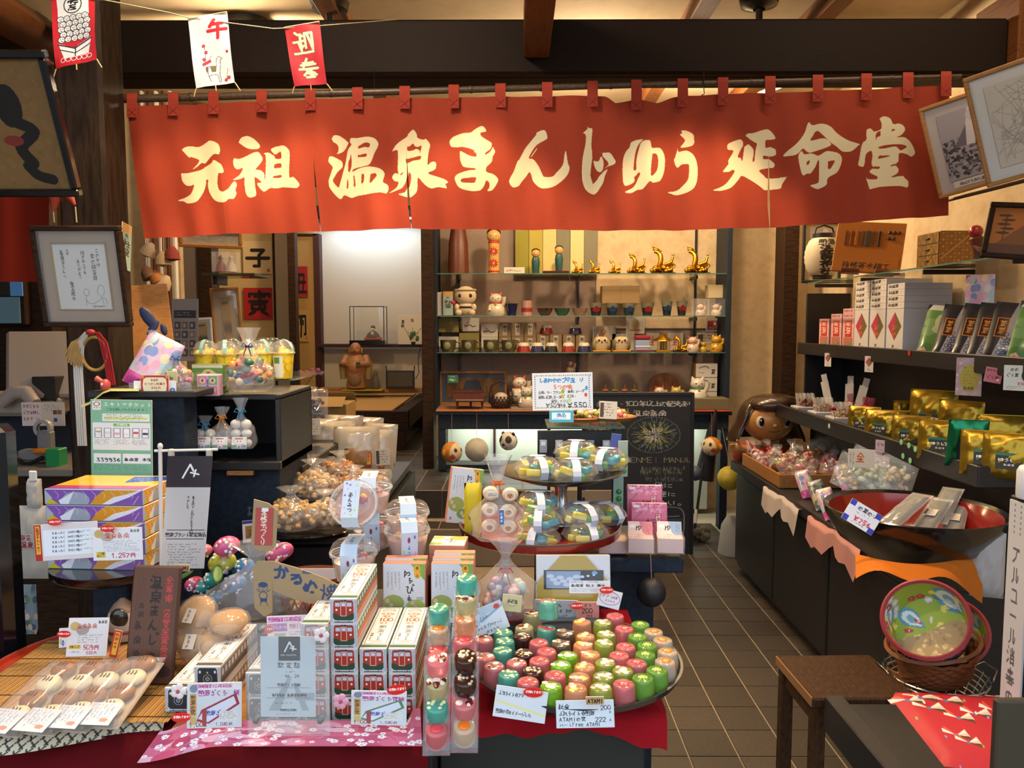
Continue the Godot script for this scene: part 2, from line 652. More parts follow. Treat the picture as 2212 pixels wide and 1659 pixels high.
func fill(polys: Array,c):
	if planning: return
	var col:=Color(c)
	var lo:=1e9
	var hi:=-1e9
	for p in polys:
		for q in p:
			lo=minf(lo,q.y); hi=maxf(hi,q.y)
	for y in range(maxi(0,int(floor(lo))),mini(ch,int(ceil(hi))+1)):
		var yy:=y+.5
		var xs:=PackedFloat32Array()
		for p in polys:
			var m: int=p.size()
			for j in m:
				var a: Vector2=p[j]
				var b: Vector2=p[(j+1) % m]
				if (a.y <= yy) != (b.y <= yy): xs.append(a.x+(yy-a.y)/(b.y-a.y)*(b.x-a.x))
		xs.sort()
		for j in range(0,xs.size()-1,2):
			var x0:=int(round(xs[j]))
			var x1:=int(round(xs[j+1]))
			if x1>x0: cv.fill_rect(clip(Rect2i(int(ox)+x0,int(oy)+y,x1-x0,1)),col)
func pen(pts: Array,w: float,c):
	if planning: return
	fill(Geometry2D.offset_polyline(PackedVector2Array(pts),maxf(.5,w*.5),Geometry2D.JOIN_ROUND,Geometry2D.END_ROUND),c)
func disc(x: float,y: float,rx: float,ry: float,c):
	var p:=[]
	for j in 18: p.append(Vector2(x+cos(TAU*j/18)*rx,y+sin(TAU*j/18)*ry))
	fill([p],c)
func ring(x: float,y: float,rx: float,ry: float,w: float,c):
	var p:=[]
	for j in 19: p.append(Vector2(x+cos(TAU*j/18)*rx,y+sin(TAU*j/18)*ry))
	pen(p,w,c)
func poly(a: Array,c):
	fill([V2(a)],c)
func curve(pts: Array) -> Array:
	if pts.size()<3: return pts
	var o:=[]
	for j in pts.size()-1:
		var a: Vector2=pts[maxi(j-1,0)]
		var b: Vector2=pts[j]
		var c2: Vector2=pts[j+1]
		var d: Vector2=pts[mini(j+2,pts.size()-1)]
		for k in 4: o.append(b.cubic_interpolate(c2,a,d,k/4.0))
	o.append(pts[-1])
	return o
func glyph(ch_: String,x: float,y: float,s: float,c,w: float,lean:=.0):
	var g:=ch_
	var k:=s/10.0
	if SMALL.has(g):
		g=SMALL[g]
		x += s*.12; y += s*.3; k *= .68
	elif MARKED.has(g):
		g=MARKED[g]
		if "パプピぷ".contains(ch_): ring(x+s*.88,y+s*.08,s*.09,s*.09,w*.6,c)
		else:
			pen([Vector2(x+s*.78,y),Vector2(x+s*.86,y+s*.14)],w*.8,c)
			pen([Vector2(x+s*.9,y-s*.04),Vector2(x+s*.98,y+s*.1)],w*.8,c)
	if not glyphs.has(g): return
	var soft:=g.unicode_at(0)>0x3040 and g.unicode_at(0)<0x3100 or g.unicode_at(0)<0x7f
	for st in glyphs[g]:
		var pts:=[]
		for p in st: pts.append(Vector2(x+(p.x+.5+(5-p.y)*lean)*k,y+(p.y+.5)*k))
		pen(curve(pts) if soft else pts,w,c)
func text(s: String,x: float,y: float,size: float,c,w:=.0,down:=false,gap:=1.0,lean:=.0):
	if planning: return
	var ww:=w if w>.0 else maxf(1.0,size*.1)
	for ch_ in s:
		var adv:=size*gap
		if not down and ch_.unicode_at(0)<0x7f: adv=size*.66*gap
		if ch_ != " ":
			if not down and ch_.unicode_at(0)<0x7f and glyphs.has(ch_):
				for st in glyphs[ch_]:
					var pts:=[]
					for p in st: pts.append(Vector2(x+(p.x-.6+(5-p.y)*lean)*size/13.0,y+(p.y+.5)*size/10.0))
					pen(curve(pts) if not "AEFHIKLMNTY12457¥".contains(ch_) else pts,ww,c)
			else: glyph(ch_,x,y,size,c,ww,lean)
		if down: y += adv
		else: x += adv
# lines of print too small to read
func scrib(x: float,y: float,w: float,h: float,rows: int,c,down:=false):
	if planning: return
	var n:=rows
	for r in n:
		var pos:=.0
		var lim:=(h if down else w)*rng.randf_range(.7,1.0)
		var th:=(w if down else h)/n
		while pos<lim:
			var l:=rng.randf_range(1.0,th*.7)
			if rng.randf()<.82:
				var o:=rng.randf_range(.1,.4)*th
				if down: rect(x+r*th+o,y+pos,th*rng.randf_range(.2,.5),1,c)
				else: rect(x+pos,y+r*th+o,1,th*rng.randf_range(.2,.5),c)
				if rng.randf()<.6:
					if down: rect(x+r*th+th*.25,y+pos,1,l,c)
					else: rect(x+pos,y+r*th+th*rng.randf_range(.2,.5),l,1,c)
			pos += l+1.0
func blossom(x: float,y: float,r: float,c,core:="d04060"):
	for j in 5:
		var a:=TAU*j/5.0+x
		disc(x+cos(a)*r*.6,y+sin(a)*r*.6,r*.42,r*.42,c)
	disc(x,y,r*.22,r*.22,core)
var pmat: StandardMaterial3D
var gloss_mat: StandardMaterial3D
func start_prints():
	pmat=StandardMaterial3D.new()
	pmat.roughness=.6
	gloss_mat=pmat.duplicate()
	gloss_mat.roughness=.25
	gloss_mat.clearcoat_enabled=true
	gloss_mat.clearcoat=.5
	gloss_mat.clearcoat_roughness=.1
func bind_prints():
	var t:=ImageTexture.create_from_image(sheet)
	pmat.albedo_texture=t
	gloss_mat.albedo_texture=t
# a printed box: faces f b l r t d -> print key; the rest takes the ground colour
func pbox(s: Vector3,faces: Dictionary,ground: String,bevel:=.0015,ctr:=Vector3.ZERO) -> ArrayMesh:
	var b:=B.new()
	b.swatch=sw(ground)
	var f:={}
	for k in faces: f[k]=prints[faces[k]]
	b.box(ctr,s,Basis(),bevel,f)
	return b.mesh()
# a printed card standing on its lower edge, face to +z
func cardm(w: float,h: float,key: String,thick:=.002,ground:="e8e4dc") -> ArrayMesh:
	return pbox(V3(w,h,thick),{"f": key},ground,.0004,V3(0,h*.5,0))
# ---- the long curtain: brush characters dyed white on red; outlines in tenths of the zoomed view; a leading minus marks a red island
const BRUSH := """370 280 9.76
22 43 26 38 38 34 55 35 72 27 82 23 99 30 104 42 103 50 101 53 90 52 76 63 69 70 61 69 54 75 43 83 56 64 40 57 36 58
19 91 33 91 58 84 70 77 84 70 90 64 104 72 108 76 113 88 111 92 108 93 101 93 99 108 99 116 102 126 106 130 113 132 124 125 134 110 140 116 138 128 140 136 135 147 125 148 118 154 105 154 92 149 82 137 77 126 75 112 76 105 71 105 71 112 67 128 59 143 51 152 33 155 22 150 10 148 30 141 41 133 46 116 38 118 28 116 20 105
490 280 9.76
25 27 30 18 43 14 56 19 69 32 67 40 54 42 40 38 28 30
16 60 25 62 40 57 63 47 72 54 75 65 62 84 62 85 72 86 79 92 81 103 82 103 82 70 81 55 78 50 81 48 88 48 99 55 101 60 114 60 113 46 109 47 102 51 97 49 91 41 98 36 108 34 121 34 132 44 134 55 134 99 144 101 157 115 155 122 148 124 120 121 105 123 92 123 80 131 68 119 67 113 74 112 72 108 61 101 61 115 64 135 61 141 49 143 42 136 38 115 38 101 30 104 15 107 28 95 34 81 24 84 17 80 14 68
- 99 73 103 71 114 71 114 79 106 80 99 80
- 98 97 114 95 114 100 98 101
700 270 9.76
17 30 22 22 33 23 48 34 50 39 40 55 27 61 30 55 29 43 20 36
11 73 13 68 19 67 34 74 38 79 38 88 29 99 24 108 20 119 30 131 33 126 41 92 44 80 47 62 50 50 57 40 54 36 56 27 70 27 92 24 107 28 114 40 106 58 99 77 93 84 80 87 62 91 59 97 72 91 92 87 112 89 124 95 129 104 126 119 136 126 139 134 135 144 120 142 90 146 70 148 57 152 43 147 37 155 31 154 18 140 12 130 11 118 15 105 18 95 19 89 11 79
- 72 44 76 42 85 37 93 37 96 40 94 46 84 46 72 49
- 72 61 74 63 80 61 89 60 88 66 71 67
- 52 100 54 96 50 96 50 78 53 70 56 60 57 78 56 88
- 48 114 50 114 50 130 47 131
- 61 104 63 106 65 120 65 127 62 127
- 79 103 84 102 85 106 84 118 79 122
- 99 103 108 101 112 105 108 112 98 122
830 260 9.21
16 63 25 49 45 33 47 28 57 18 64 26 66 34 77 38 83 37 91 48 88 64 86 88 93 83 102 83 103 94 99 99 87 105 108 113 120 117 127 123 122 127 124 135 108 133 92 135 78 125 67 114 66 136 63 145 55 153 49 154 33 148 46 144 52 130 54 112 50 104 47 122 43 132 36 138 13 145 28 135 32 124 24 122 18 114 24 106 32 109 31 108 29 95 28 63 22 61
- 46 52 50 52 57 46 61 51 67 52 74 50 72 60 71 65 70 60 64 56 58 59 47 61
- 44 77 48 77 71 70 71 77 58 80 46 86
- 34 110 40 104 40 106 38 110
960 260 9.76
10 43 18 34 38 28 55 27 66 19 77 13 84 15 88 24 77 27 79 35 98 47 100 52 97 61 87 69 87 73 97 66 102 57 104 60 107 67 102 77 101 85 97 91 89 99 89 109 102 113 111 120 113 128 102 146 91 149 95 140 94 131 88 128 84 139 78 147 72 150 55 150 32 142 23 128 22 119 30 112 50 107 65 106 65 103 50 101 39 97 33 82 33 66 38 67 54 76 67 78 67 70 63 69 61 64 40 57 15 55
- 34 126 38 123 55 122 67 122 66 128 63 133 45 132 36 130
1080 270 11.06
87 18 106 12 113 26 111 34 90 46 80 57 71 72 70 78 80 81 92 97 100 115 106 124 124 124 134 115 150 95 154 72 157 62 159 70 162 90 166 103 162 118 150 132 130 147 110 152 95 149 80 134 75 117 70 111 62 122 52 134 44 145 30 148 22 136 25 125 33 110 42 85 44 84 49 76 62 52 85 25
73 75 87 56 88 58 76 74
1240 260 9.755
18 27 28 18 29 12 31 15 38 16 39 22 37 50 39 75 36 100 35 117 39 130 39 134 48 126 55 115 71 102 66 115 62 130 55 142 49 151 40 156 25 148 18 132 16 112 18 80 24 50 25 33 22 28
42 84 52 85 57 75 61 80 63 90 61 103 55 108 48 104 43 94
61 67 68 67 77 69 87 85 87 90 82 94 74 96 64 101 73 91 61 75
1330 270 10.37
61 33 52 43 46 55 42 75 40 100 46 99 46 78 52 52 56 41 63 36 74 36 77 40 80 53 95 52 105 60 110 77 108 105 100 124 92 129 82 131 74 128 60 144 48 146 34 153 20 151 40 139 50 120 54 110 51 107 45 114 41 117 42 123 39 130 22 137 16 127 15 100 17 75 24 58 31 50 34 40 40 36
- 81 66 88 66 92 70 94 82 92 100 86 110 80 115 77 113 78 90
146 13 158 13 174 20 176 30 177 38 173 45 158 50 145 50 155 35 144 23 148 19
139 52 141 60 152 58 162 58 174 65 182 78 186 100 184 125 177 140 162 150 140 156 125 153 118 150 138 146 155 132 164 118 165 95 164 88 155 87 147 89 138 95 131 80 134 70
1530 260 9.76
78 32 84 28 95 27 122 18 134 21 144 35 137 39 123 41 122 56 128 56 134 55 144 60 145 70 139 74 130 75 118 74 118 81 130 81 140 88 142 94 138 99 130 100 109 106 120 116 130 122 163 119 165 120 157 134 153 143 131 146 123 147 110 138 90 125 73 117 65 126 50 142 30 149 12 147 28 141 40 132 56 109 51 105 45 109 36 110 31 108 42 93 42 85 53 65 42 63 39 56 43 49 62 41 70 41 74 51 68 63 63 77 69 79 73 85 76 58 79 54 85 51 94 60 96 68 94 86 98 85 99 66 102 50 96 46 87 40
1680 250 9.76
67 14 73 20 90 18 108 24 124 38 150 51 172 59 170 63 159 73 150 75 137 75 122 66 108 58 95 45 84 34 78 35 74 42 69 53 94 49 107 58 106 66 70 78 60 76 52 70 44 78 34 84 13 85 20 75 40 58 56 37 63 17
50 75 55 82 70 80 84 85 98 77 110 77 128 80 136 90 133 105 124 120 104 132 101 146 90 153 81 155 67 148 82 143 85 135 85 98 82 97 78 108 68 122 60 123 52 127 47 120 42 92 44 80
- 59 99 65 95 65 101 60 105
- 103 98 118 96 109 112 105 114 103 112
1840 240 9.21
56 14 65 10 76 15 81 26 92 26 100 30 104 38 97 48 88 53 103 53 117 63 126 78 126 85 117 91 108 87 92 85 91 100 86 107 91 117 88 125 78 132 97 130 102 134 110 142 107 153 92 150 60 150 38 155 35 152 29 130 33 135 50 135 52 130 44 126 36 121 40 115 44 112 40 104 42 90 40 79 32 82 28 88 27 100 24 110 15 107 16 95 21 65 29 57 29 44 30 37 37 34 41 36 46 40 59 35 60 24
- 49 57 50 44 58 39 58 48 52 51
- 54 71 70 67 92 67 103 69 107 72 102 76 94 79 86 71 70 73 57 74
- 55 91 57 88 74 88 74 90 55 94
- 78 40 80 36 85 38 79 41
- 41 114 45 110 57 110 55 114
- 77 110 79 107 87 106 86 109
"""
const NOREN_L:=2.9
const NOREN_R:=3.12
func between(x: float,pts: Array) -> float:
	for j in pts.size()-1:
		if x <= pts[j+1].x or j==pts.size()-2:
			return lerpf(pts[j].y,pts[j+1].y,(x-pts[j].x)/(pts[j+1].x-pts[j].x))
	return .0
var top_line:=V2([275,231,560,219,740,213,943,211,1280,207,1310,208,1330,222,1375,214,1420,224,1450,212,1480,207,1700,199,1872,193,2060,184])
var bottom_line:=V2([300,516,480,507,690,500,880,494,1080,496,1300,498,1470,497,1660,492,1870,478,2060,465])
func noren_top(x: float) -> float:   # upper edge of the cloth in the frame
	return between(x,top_line)
func noren_bottom(x: float) -> float:
	return between(x,bottom_line)
func noren_left(v: float) -> float:
	return lerpf(275.0,311.0,v)
func noren_right(v: float) -> float:
	return lerpf(2055.0,2048.0,v)
func noren_uv(x: float,y: float) -> Vector2:
	var v:=(y-noren_top(x))/(noren_bottom(x)-noren_top(x))
	return Vector2((x-noren_left(v))/(noren_right(v)-noren_left(v)),v)
func noren_cloth() -> StandardMaterial3D:
	var im:=Image.create(2048,384,false,Image.FORMAT_RGB8)
	cv=im
	ox=0; oy=0; cw=2048; ch=384
	rect(0,0,2048,384,"8a2a06")
	var weave:=FastNoiseLite.new()
	weave.frequency=.35
	for y in range(0, 384, 2):       # uneven dye along the weft
		for x in range(0,2048,8):
			var k:=weave.get_noise_2d(x*.08,y)*.05
			im.fill_rect(Rect2i(x,y,8,2),Color(.541*(1+k),.165*(1+k),.024*(1+k)))
	for pass_ in 2:
		var o:=Vector2.ZERO
		var s:=1.0
		for line in BRUSH.split("\n"):
			var f:=line.split(" ",false)
			if f.size()==3:
				o=Vector2(float(f[0]),float(f[1]))
				s=10.0/float(f[2])
			elif f.size()>5:
				var island:=f[0]=="-"
				var pts:=[]
				for j in range(1 if island else 0,f.size()-1,2):
					pts.append(noren_uv(o.x+float(f[j])*s,o.y+float(f[j+1])*s)*Vector2(2048,384))
				pts.append(pts[0])
				pts=curve(pts)
				if island==(pass_==1): fill([pts],"8a2a06" if island else "cfc29c")
	for j in [372,376]: rect(0,j,2048,1,"8e2408")
	var m:=StandardMaterial3D.new()
	m.albedo_texture=ImageTexture.create_from_image(im)
	m.roughness=.85
	m.backlight_enabled=true
	m.backlight=Color(.22,.22,.22)
	return m
func noren():
	var cloth:=noren_cloth()
	var root:=thing("noren_curtain","long red noren curtain with white brush lettering hung from bamboo pole","curtain",at(1160,210,3.0))
	var inv:=root.transform.affine_inverse()
	# panel borders in the frame
	var cuts:=[.0,.105,.22,.334,.447,.562,.668,.779,.899,1.0]
	var P:=func(u: float,v: float) -> Vector3:
		var x:=lerpf(noren_left(v),noren_right(v),u)
		var y:=lerpf(noren_top(x),noren_bottom(x),v)
		var fold:=.012*sin(u*61.0+v*1.5)+.008*sin(u*143.0-v*2.0)+.006*sin(u*29.0+v*5.0)
		return inv*(at(x,y,lerpf(NOREN_L,NOREN_R,u))+V3(0,0,fold*(.4+.6*v)))
	for k in 9:
		var b:=B.new()
		var rows:=[]
		var u0: float=cuts[k]
		var u1: float=cuts[k+1]
		for a in 13:
			var v:=1.0-a/12.0
			var gap:=.0
			if k in [1,2,6]: gap=.0028*smoothstep(.35,.85,v)*(1.0-.75*smoothstep(.85,1.0,v))
			if k==6: gap *= 1.15
			var row:=[]
			for c in 25: row.append(P.call(lerpf(u0,u1-gap,c/24.0),v))
			rows.append(row)
		b.grid(rows,Rect2(u0,0,u1-u0,1))
		part(root,"cloth_panel",b.mesh(),cloth)
	# loops over the pole
	var loop_mat:=mat("8f2a14",.85,0,1,"cloth")
	var seam_mat:=mat("6e1c0c",.9)
	for x in [285,374,461,565,670,772,874,980,1081,1182,1280,1375,1475,1562,1664,1767,1872,1962,2044]:
		var u:=clampf((x-275.0)/1780.0,0,1)
		var d:=lerpf(NOREN_L,NOREN_R,u)
		var py:=pole_y(x)
		var w:=22.0*mpp(d)
		var b:=B.new()
		var hang: float=noren_top(x)+23.0
		var prof:=[at(x,hang,d-.018),at(x,noren_top(x),d-.018),at(x,py,d-.022),at(x,py-11,d-.012),at(x,py-12,d+.012),at(x,py,d+.024),at(x,noren_top(x)+4,d+.02)]
		var rows:=[]
		for p in prof: rows.append([inv*(p+V3(-w*.5,0,0)),inv*(p+V3(w*.5,0,0))])
		b.grid(rows)
		var lo:=part(root,"loop",b.mesh(),loop_mat)
		var sb:=B.new()
		var a0: Vector3=inv*at(x,hang-3,d-.0195)
		var a1: Vector3=inv*at(x,hang-19,d-.0195)
		for q in [[a0+V3(-w*.4,0,0),a1+V3(w*.4,0,0)],[a0+V3(w*.4,0,0),a1+V3(-w*.4,0,0)]]: sb.tube(q,.0006,4)
		part(lo,"stitching",sb.mesh(),seam_mat)
	# the bamboo pole is a thing of its own
	var pole:=thing("bamboo_pole","dark bamboo pole carrying the red noren curtain","pole",at(1160,195,3.0))
	var pi_:=pole.transform.affine_inverse()
	var pts:=[]
	for j in 13: pts.append(pi_*at(lerpf(262,2075,j/12.0),pole_y(lerpf(262,2075,j/12.0)),lerpf(NOREN_L,NOREN_R,j/12.0)))
	var radii:=[]
	for j in 13: radii.append(lerpf(.015,.009,j/12.0))
	part(pole,"cane",tubem(pts,radii,12),grained("bamboo",["2a1e14","4a3826","6b5640"],V3(3,14,14),.4,.03))
	for j in range(1,12):
		var b:=B.new()
		var dd: Vector3=(pts[j+1]-pts[j]).normalized()
		b.tube([pts[j]-dd*.006,pts[j],pts[j]+dd*.006],[radii[j]+.0005,radii[j]+.0025,radii[j]+.0005],12)
		part(pole,"node_ring",b.mesh(),mat("3a2c1e",.45))
	for x in [808,1520]:
		part(pole,"hook",tubem([pi_*at(x,150,3.06),pi_*at(x,185,3.03),pi_*at(x+1,203,2.99),pi_*at(x-4,206,2.975)],.002,6),mat("201a16",.5,.6))
func pole_y(x: float) -> float:
	return lerpf(214.0,165.0,(x-262.0)/1813.0)
func oval_badge(key: String):
	open(key,84,44,"d8201c")
	text("今売れてます!",8,13,13,"fff4ea",2.4,false,.85)
func make_prints():
	read_strokes()
	for k in 2:
		rng.seed=7
		draw_prints()
		if k==0: lay_all()
func draw_prints():
	oval_badge("hot")
	# framed verse
	open("verse",200,216,"c9cac6")
	text("このせは",158,16,15,"2a2826",1.6,true)
	text("愛の練習場",138,32,17,"2a2826",1.7,true,1.05)
	text("何があっても",104,24,14,"2a2826",1.6,true,.9)
	text("ありがとう",84,50,14,"2a2826",1.6,true,.95)
	text("元祖",50,18,10,"2a2826",1.2,true)
	text("延命堂さんへ",26,22,16,"2a2826",1.6,true,.95)
	text("春名祖子",48,122,17,"2a2826",1.8,true,.95)
	for s in [[96,160,104,148,116,152,116,164,108,170,98,166,96,160],[106,170,102,184,112,194,128,196,150,186,160,178],[104,184,100,204],[150,150,158,136,172,140,174,160,166,170],[150,150,148,160,154,168,164,176,176,180,180,200],[164,178,166,204,150,206,130,208,128,204,176,206]]: pen(curve(V2(s)),1.3,"4a4846")
	# kites
	open("kite boat",130,240,"cc1420")
	rect(18,0,94,120,"f4f2ee")
	ring(65,40,27,27,3,"141214")
	text("寶",47,22,36,"141214",4.5)
	for r in 5:
		for k in 5:
			var x:=25+k*19+(r % 2)*6
			var y:=82+r*17
			disc(x,y,11,11,"141214")
			disc(x,y,9,9,"f4f2ee")
			pen(V2([x-4,y-2,x-1,y-2]),1.3,"141214"); pen(V2([x+2,y-2,x+5,y-2]),1.3,"141214"); pen(V2([x-3,y+4,x+3,y+4]),1.2,"141214")
	poly([14,160,60,182,116,156,104,210,30,214],"f4f2ee")
	pen(V2([14,164,62,184,116,160]),4,"141214"); pen(V2([18,182,62,200,112,178]),3,"141214"); pen(V2([64,176,62,222]),3,"141214")
	for k in 6: ring(26+k*16,218,7,7,2.4,"f4f2ee")
	open("kite horse",130,230,"e9e6e2")
	text("午",58,16,66,"c01822",11,false,1,.1)
	rect(112,122,8,9,"b02028")
	for s in [[40,150,44,120,42,90],[40,150,30,136],[50,150,62,130],[104,214,112,180]]: pen(V2(s),1.2,"503028")
	for q in [[40,96],[46,118],[38,140],[46,152],[54,148],[36,156],[102,216],[112,210]]: blossom(q[0],q[1],6,"b81428","f0e0c0")
	pen(curve(V2([48,168,46,190,54,216,50,196,76,196,80,218,86,216,84,190,88,170,90,150,96,146,84,138,76,150,74,168,56,164,48,168])),1.6,"4c4440")
	poly([54,166,74,166,72,184,58,184],"4f7a3c"); disc(66,172,8,8,"8f6a3c"); disc(44,174,4,10,"7a5c3c")
	open("kite spring",130,230,"b8101c")
	for k in 2:
		var c:="5a4a20" if k==0 else "d9cfae"
		var w:=13.0 if k==0 else 9.5
		text("迎",20,22,88,c,w)
		text("春",28,124,78,c,w)
	# left paper notices
	open("ticket",190,340,"7fb896")
	rect(6,6,26,40,"e6ece6"); ring(19,20,9,9,3,"a83840"); text("エキト",8,32,8,"a83840",1.2)
	text("エキトマチケット",38,10,19,"eef4ee",2.0)
	text("ご利用いただけます!",46,36,15,"3d7a58",1.6,false,.9)
	rect(36,62,146,34,"e2ebe4"); scrib(42,64,136,30,4,"2a3a30"); rect(42,79,132,7,"d8d84c"); scrib(42,79,130,7,1,"2a3a30")
	rect(6,102,178,122,"e4e8e8"); rect(70,106,50,12,"6cba52"); text("ご利用方法",76,107,9,"ffffff",1.1,false,.8)
	for k in 6:
		rect(12+k*29,126,22,44,"5a6a84"); rect(14+k*29,128,18,40,"eef2f6")
		rect(15+k*29,138+k % 3*4,16,9,["c8b070","d8dce0","e8b0b0","f4f6f8","d84848","202430"][k])
		scrib(14+k*29,150,17,14,3,"9aa4ae")
	for k in 3: scrib(12+k*58,176,50,26,5,"404850")
	rect(6,228,178,4,"7fb896"); rect(8,240,84,44,"edf0f2"); rect(98,240,86,44,"edf0f2")
	text("339936",16,258,20,"1e2430",2.8,false,.95); text("延命堂 本店",102,258,15,"1e2430",1.9,false,1.0)
	scrib(10,290,172,26,4,"3d6a52")
	open("price nostalgia",150,110,"b8301c")
	poly([14,22,30,12,120,12,136,22,140,55,136,88,120,98,30,98,14,88,10,55],"f0e2bc")
	for q in [[10,10],[140,10],[10,100],[140,100]]: blossom(q[0],q[1],10,"e07a30","f0e2bc")
	text("延命堂",54,20,13,"8a2a18",1.4); text("なつかし和菓子",18,40,17,"a03018",2.0,false,.95); text("454円",56,62,17,"8a2a18",2.0); text("420",76,84,12,"8a2a18",1.4)
	open("flower strip",120,50,"e8ecee")
	for q in [[10,34,"d8c050"],[24,38,"4a70b8"],[96,34,"d8c050"],[110,32,"4a70b8"]]: blossom(q[0],q[1],8,q[2],"ffffff")
	open("counter notes",170,90,"ddc8b4")
	rect(0,0,78,90,"e0d2c8"); text("只今こちら",4,8,14,"a83830",2,false,.95); text("ドアは押し",4,32,14,"a83830",2,false,.95); text("させて頂い",4,56,14,"a83830",2,false,.95)
	scrib(90,8,60,30,7,"5a4a40",true); rect(124,30,16,16,"7a4a20"); rect(142,30,16,16,"8a5a28"); rect(126,60,14,14,"405080")
	# A plus banners
	open("brand banner",130,330,"c8c4c0")
	rect(0,0,130,92,"30282c")
	a_plus(66,20,44,"f4f2f0")
	text("ATAMI COLLECTION",78,116,9,"2a2628",1.4,true,.8)
	text("A-PLUS",64,116,8,"2a2628",1.2,true,.8)
	rect(10,216,112,2,"2a2628"); rect(10,242,112,2,"2a2628")
	text("熱海ブランド認定商品",6,224,13,"2a2628",1.7,false,.92)
	scrib(16,256,98,68,9,"3a3638")
	open("certificate",170,252,"bcc8cc")
	rect(56,0,66,76,"26282c"); a_plus(89,14,34,"e8ecee"); text("ATAMI COLLECTION",62,56,5,"c8ccd0",1,false,.9)
	poly([84,128,96,128,60,232,24,232],"98a4aa"); poly([100,150,112,150,150,232,128,232],"98a4aa"); poly([108,176,166,176,166,200,108,200],"98a4aa")
	text("認定証",54,82,17,"1c1e22",2,false,1.45); scrib(78,108,30,8,1,"1c1e22"); text("No. 26",76,118,11,"1c1e22",1.3)
	text("熱海ざくら夜桜",52,146,11,"1c1e22",1.4,false,.9); rect(18,160,136,1,"40464a")
	text("有限会社 延命堂製菓所",34,178,11,"1c1e22",1.3,false,.92); rect(18,192,136,1,"40464a")
	scrib(46,206,78,7,1,"30343a"); text("熱海商工会議所",60,226,8,"1c1e22",1.2,false,.9); scrib(40,240,90,6,1,"30343a")
	# manju cards
	open("manju price",190,140,"e4e8ea")
	disc(24,26,18,18,"c8b070"); disc(56,40,26,18,"b8aca0"); pen(V2([60,8,80,20]),6,"8a6030")
	text("延命堂",144,8,12,"30343a",1.3); text("温泉延命饅頭",46,22,24,"c05038",2.2,false,.98)
	scrib(40,54,140,50,8,"50545c"); rect(12,102,36,26,"e0c850"); text("10個",18,104,11,"504018",1.4); text("箱入り",14,115,10,"504018",1.3)
	text("1,257円",68,106,24,"b82c3c",3.0,false,.9); scrib(136,114,48,12,1,"b82c3c")
	open("manju text",230,130,"dad4d4")
	rect(32,22,190,92,"e4ecf2"); rect(0,0,26,130,"b02418"); rect(5,6,16,100,"e0b030"); text("温泉まんじゅう",6,10,14,"a02018",1.8,true,.9)
	for r in 5: text("保存料をまった".substr(1)+"く使わない味に",44-r,28+r*16,11,"3c4654",1.3,false,.9); scrib(120,28+r*16,90,10,1,"3c4654")
	open("pack price",150,140,"e2e4e6")
	disc(24,30,18,16,"c8b070"); disc(54,44,24,18,"a8a29a"); text("延命堂",110,10,11,"30343a",1.2); text("温泉延命饅頭",32,20,19,"b85040",1.9,false,.98)
	scrib(40,60,96,34,4,"40444c"); rect(8,98,44,14,"e0b838"); text("4個パック",12,100,9,"604010",1.2,false,.85)
	text("509円",62,96,21,"b83040",2.6,false,.9); text("(550円",66,120,13,"b83040",1.6); scrib(14,118,40,12,1,"30343a")
	open("gift strip",30,120,"c82018")
	rect(6,8,18,100,"e8b830"); text("熱海みやげ",7,14,15,"b02010",2,true,1.15)
	# box with purple wave wrapping
	open("wave front",330,62,"7e52a8")
	wave_wrap(330,62)
	open("wave top",330,200,"e8c01c")
	rect(0,150,330,50,"c8407c"); rect(0,184,330,16,"7e52a8")
	poly([190,20,320,6,330,70,210,110],"2c4cc0"); scrib(210,30,100,50,4,"e8ecf8"); scrib(40,60,120,30,3,"b89010")
	open("wave side",120,62,"e0a020")
	wave_wrap(120,62)
	# wooden plaque
	open("plaque",150,380,"5c3a28")
	for k in 160: rect(rng.randf_range(0,150),rng.randf_range(0,380),1,rng.randf_range(20,120),["553524","634030","4e3020"][k % 3])
	text("温泉まんじゅう",56,26,44,"241a16",5.6,true,1.08)
	text("元祖",22,116,22,"241a16",2.4,true,1.3); text("延命堂",14,178,28,"241a16",3.0,true,1.7)
	text("全菓博",108,28,27,"b03a38",3.4,true,1.1); text("名誉金賞受賞",106,136,28,"b03a38",3.4,true,1.05)
	disc(118,342,30,20,"3a241a")
	# carmel cake sign
	open("karume sign",260,190,"a08a64")
	for k in 30: rect(0,k*7,260,1,"98825c")
	text("か",60,10,54,"32466e",8.5); text("る",106,36,46,"32466e",8); text("め",146,54,54,"32466e",8.5); text("焼",202,78,52,"32466e",6.5)
	text("元祖コウちゃんの",148,30,14,"32466e",2.2,false,.9)
	open("karume boy",90,130,"a08a64")
	disc(46,22,24,14,"32466e"); ring(46,36,22,20,3,"32466e"); disc(38,34,3,3,"32466e"); disc(54,34,3,3,"32466e"); ring(46,46,5,4,2,"32466e")
	pen(V2([28,58,14,44]),4,"32466e"); pen(V2([64,58,80,48]),4,"32466e"); ring(46,76,20,18,4,"32466e"); rect(30,90,34,18,"32466e"); pen(V2([36,108,30,124]),4,"32466e"); pen(V2([58,108,66,124]),4,"32466e")
	open("handmade",70,150,"b04a44")
	text("本格手づくり",20,8,26,"e8ddc8",3.6,true,.9); rect(24,0,26,14,"e8e8e4")
	# warabi mochi box
	open("warabi",180,240,"ccd4dc")
	poly([118,0,180,0,180,70],"7aa84a")
	disc(146,22,15,18,"e0a428"); disc(148,42,14,18,"e0a428"); text("本蕨入",139,10,15,"40301c",2,true,1.05)
	text("わ",86,22,34,"241e20",4); text("ら",104,54,26,"241e20",4); text("び",94,84,40,"241e20",4.4); text("もち",96,124,34,"241e20",4.2,true,.85)
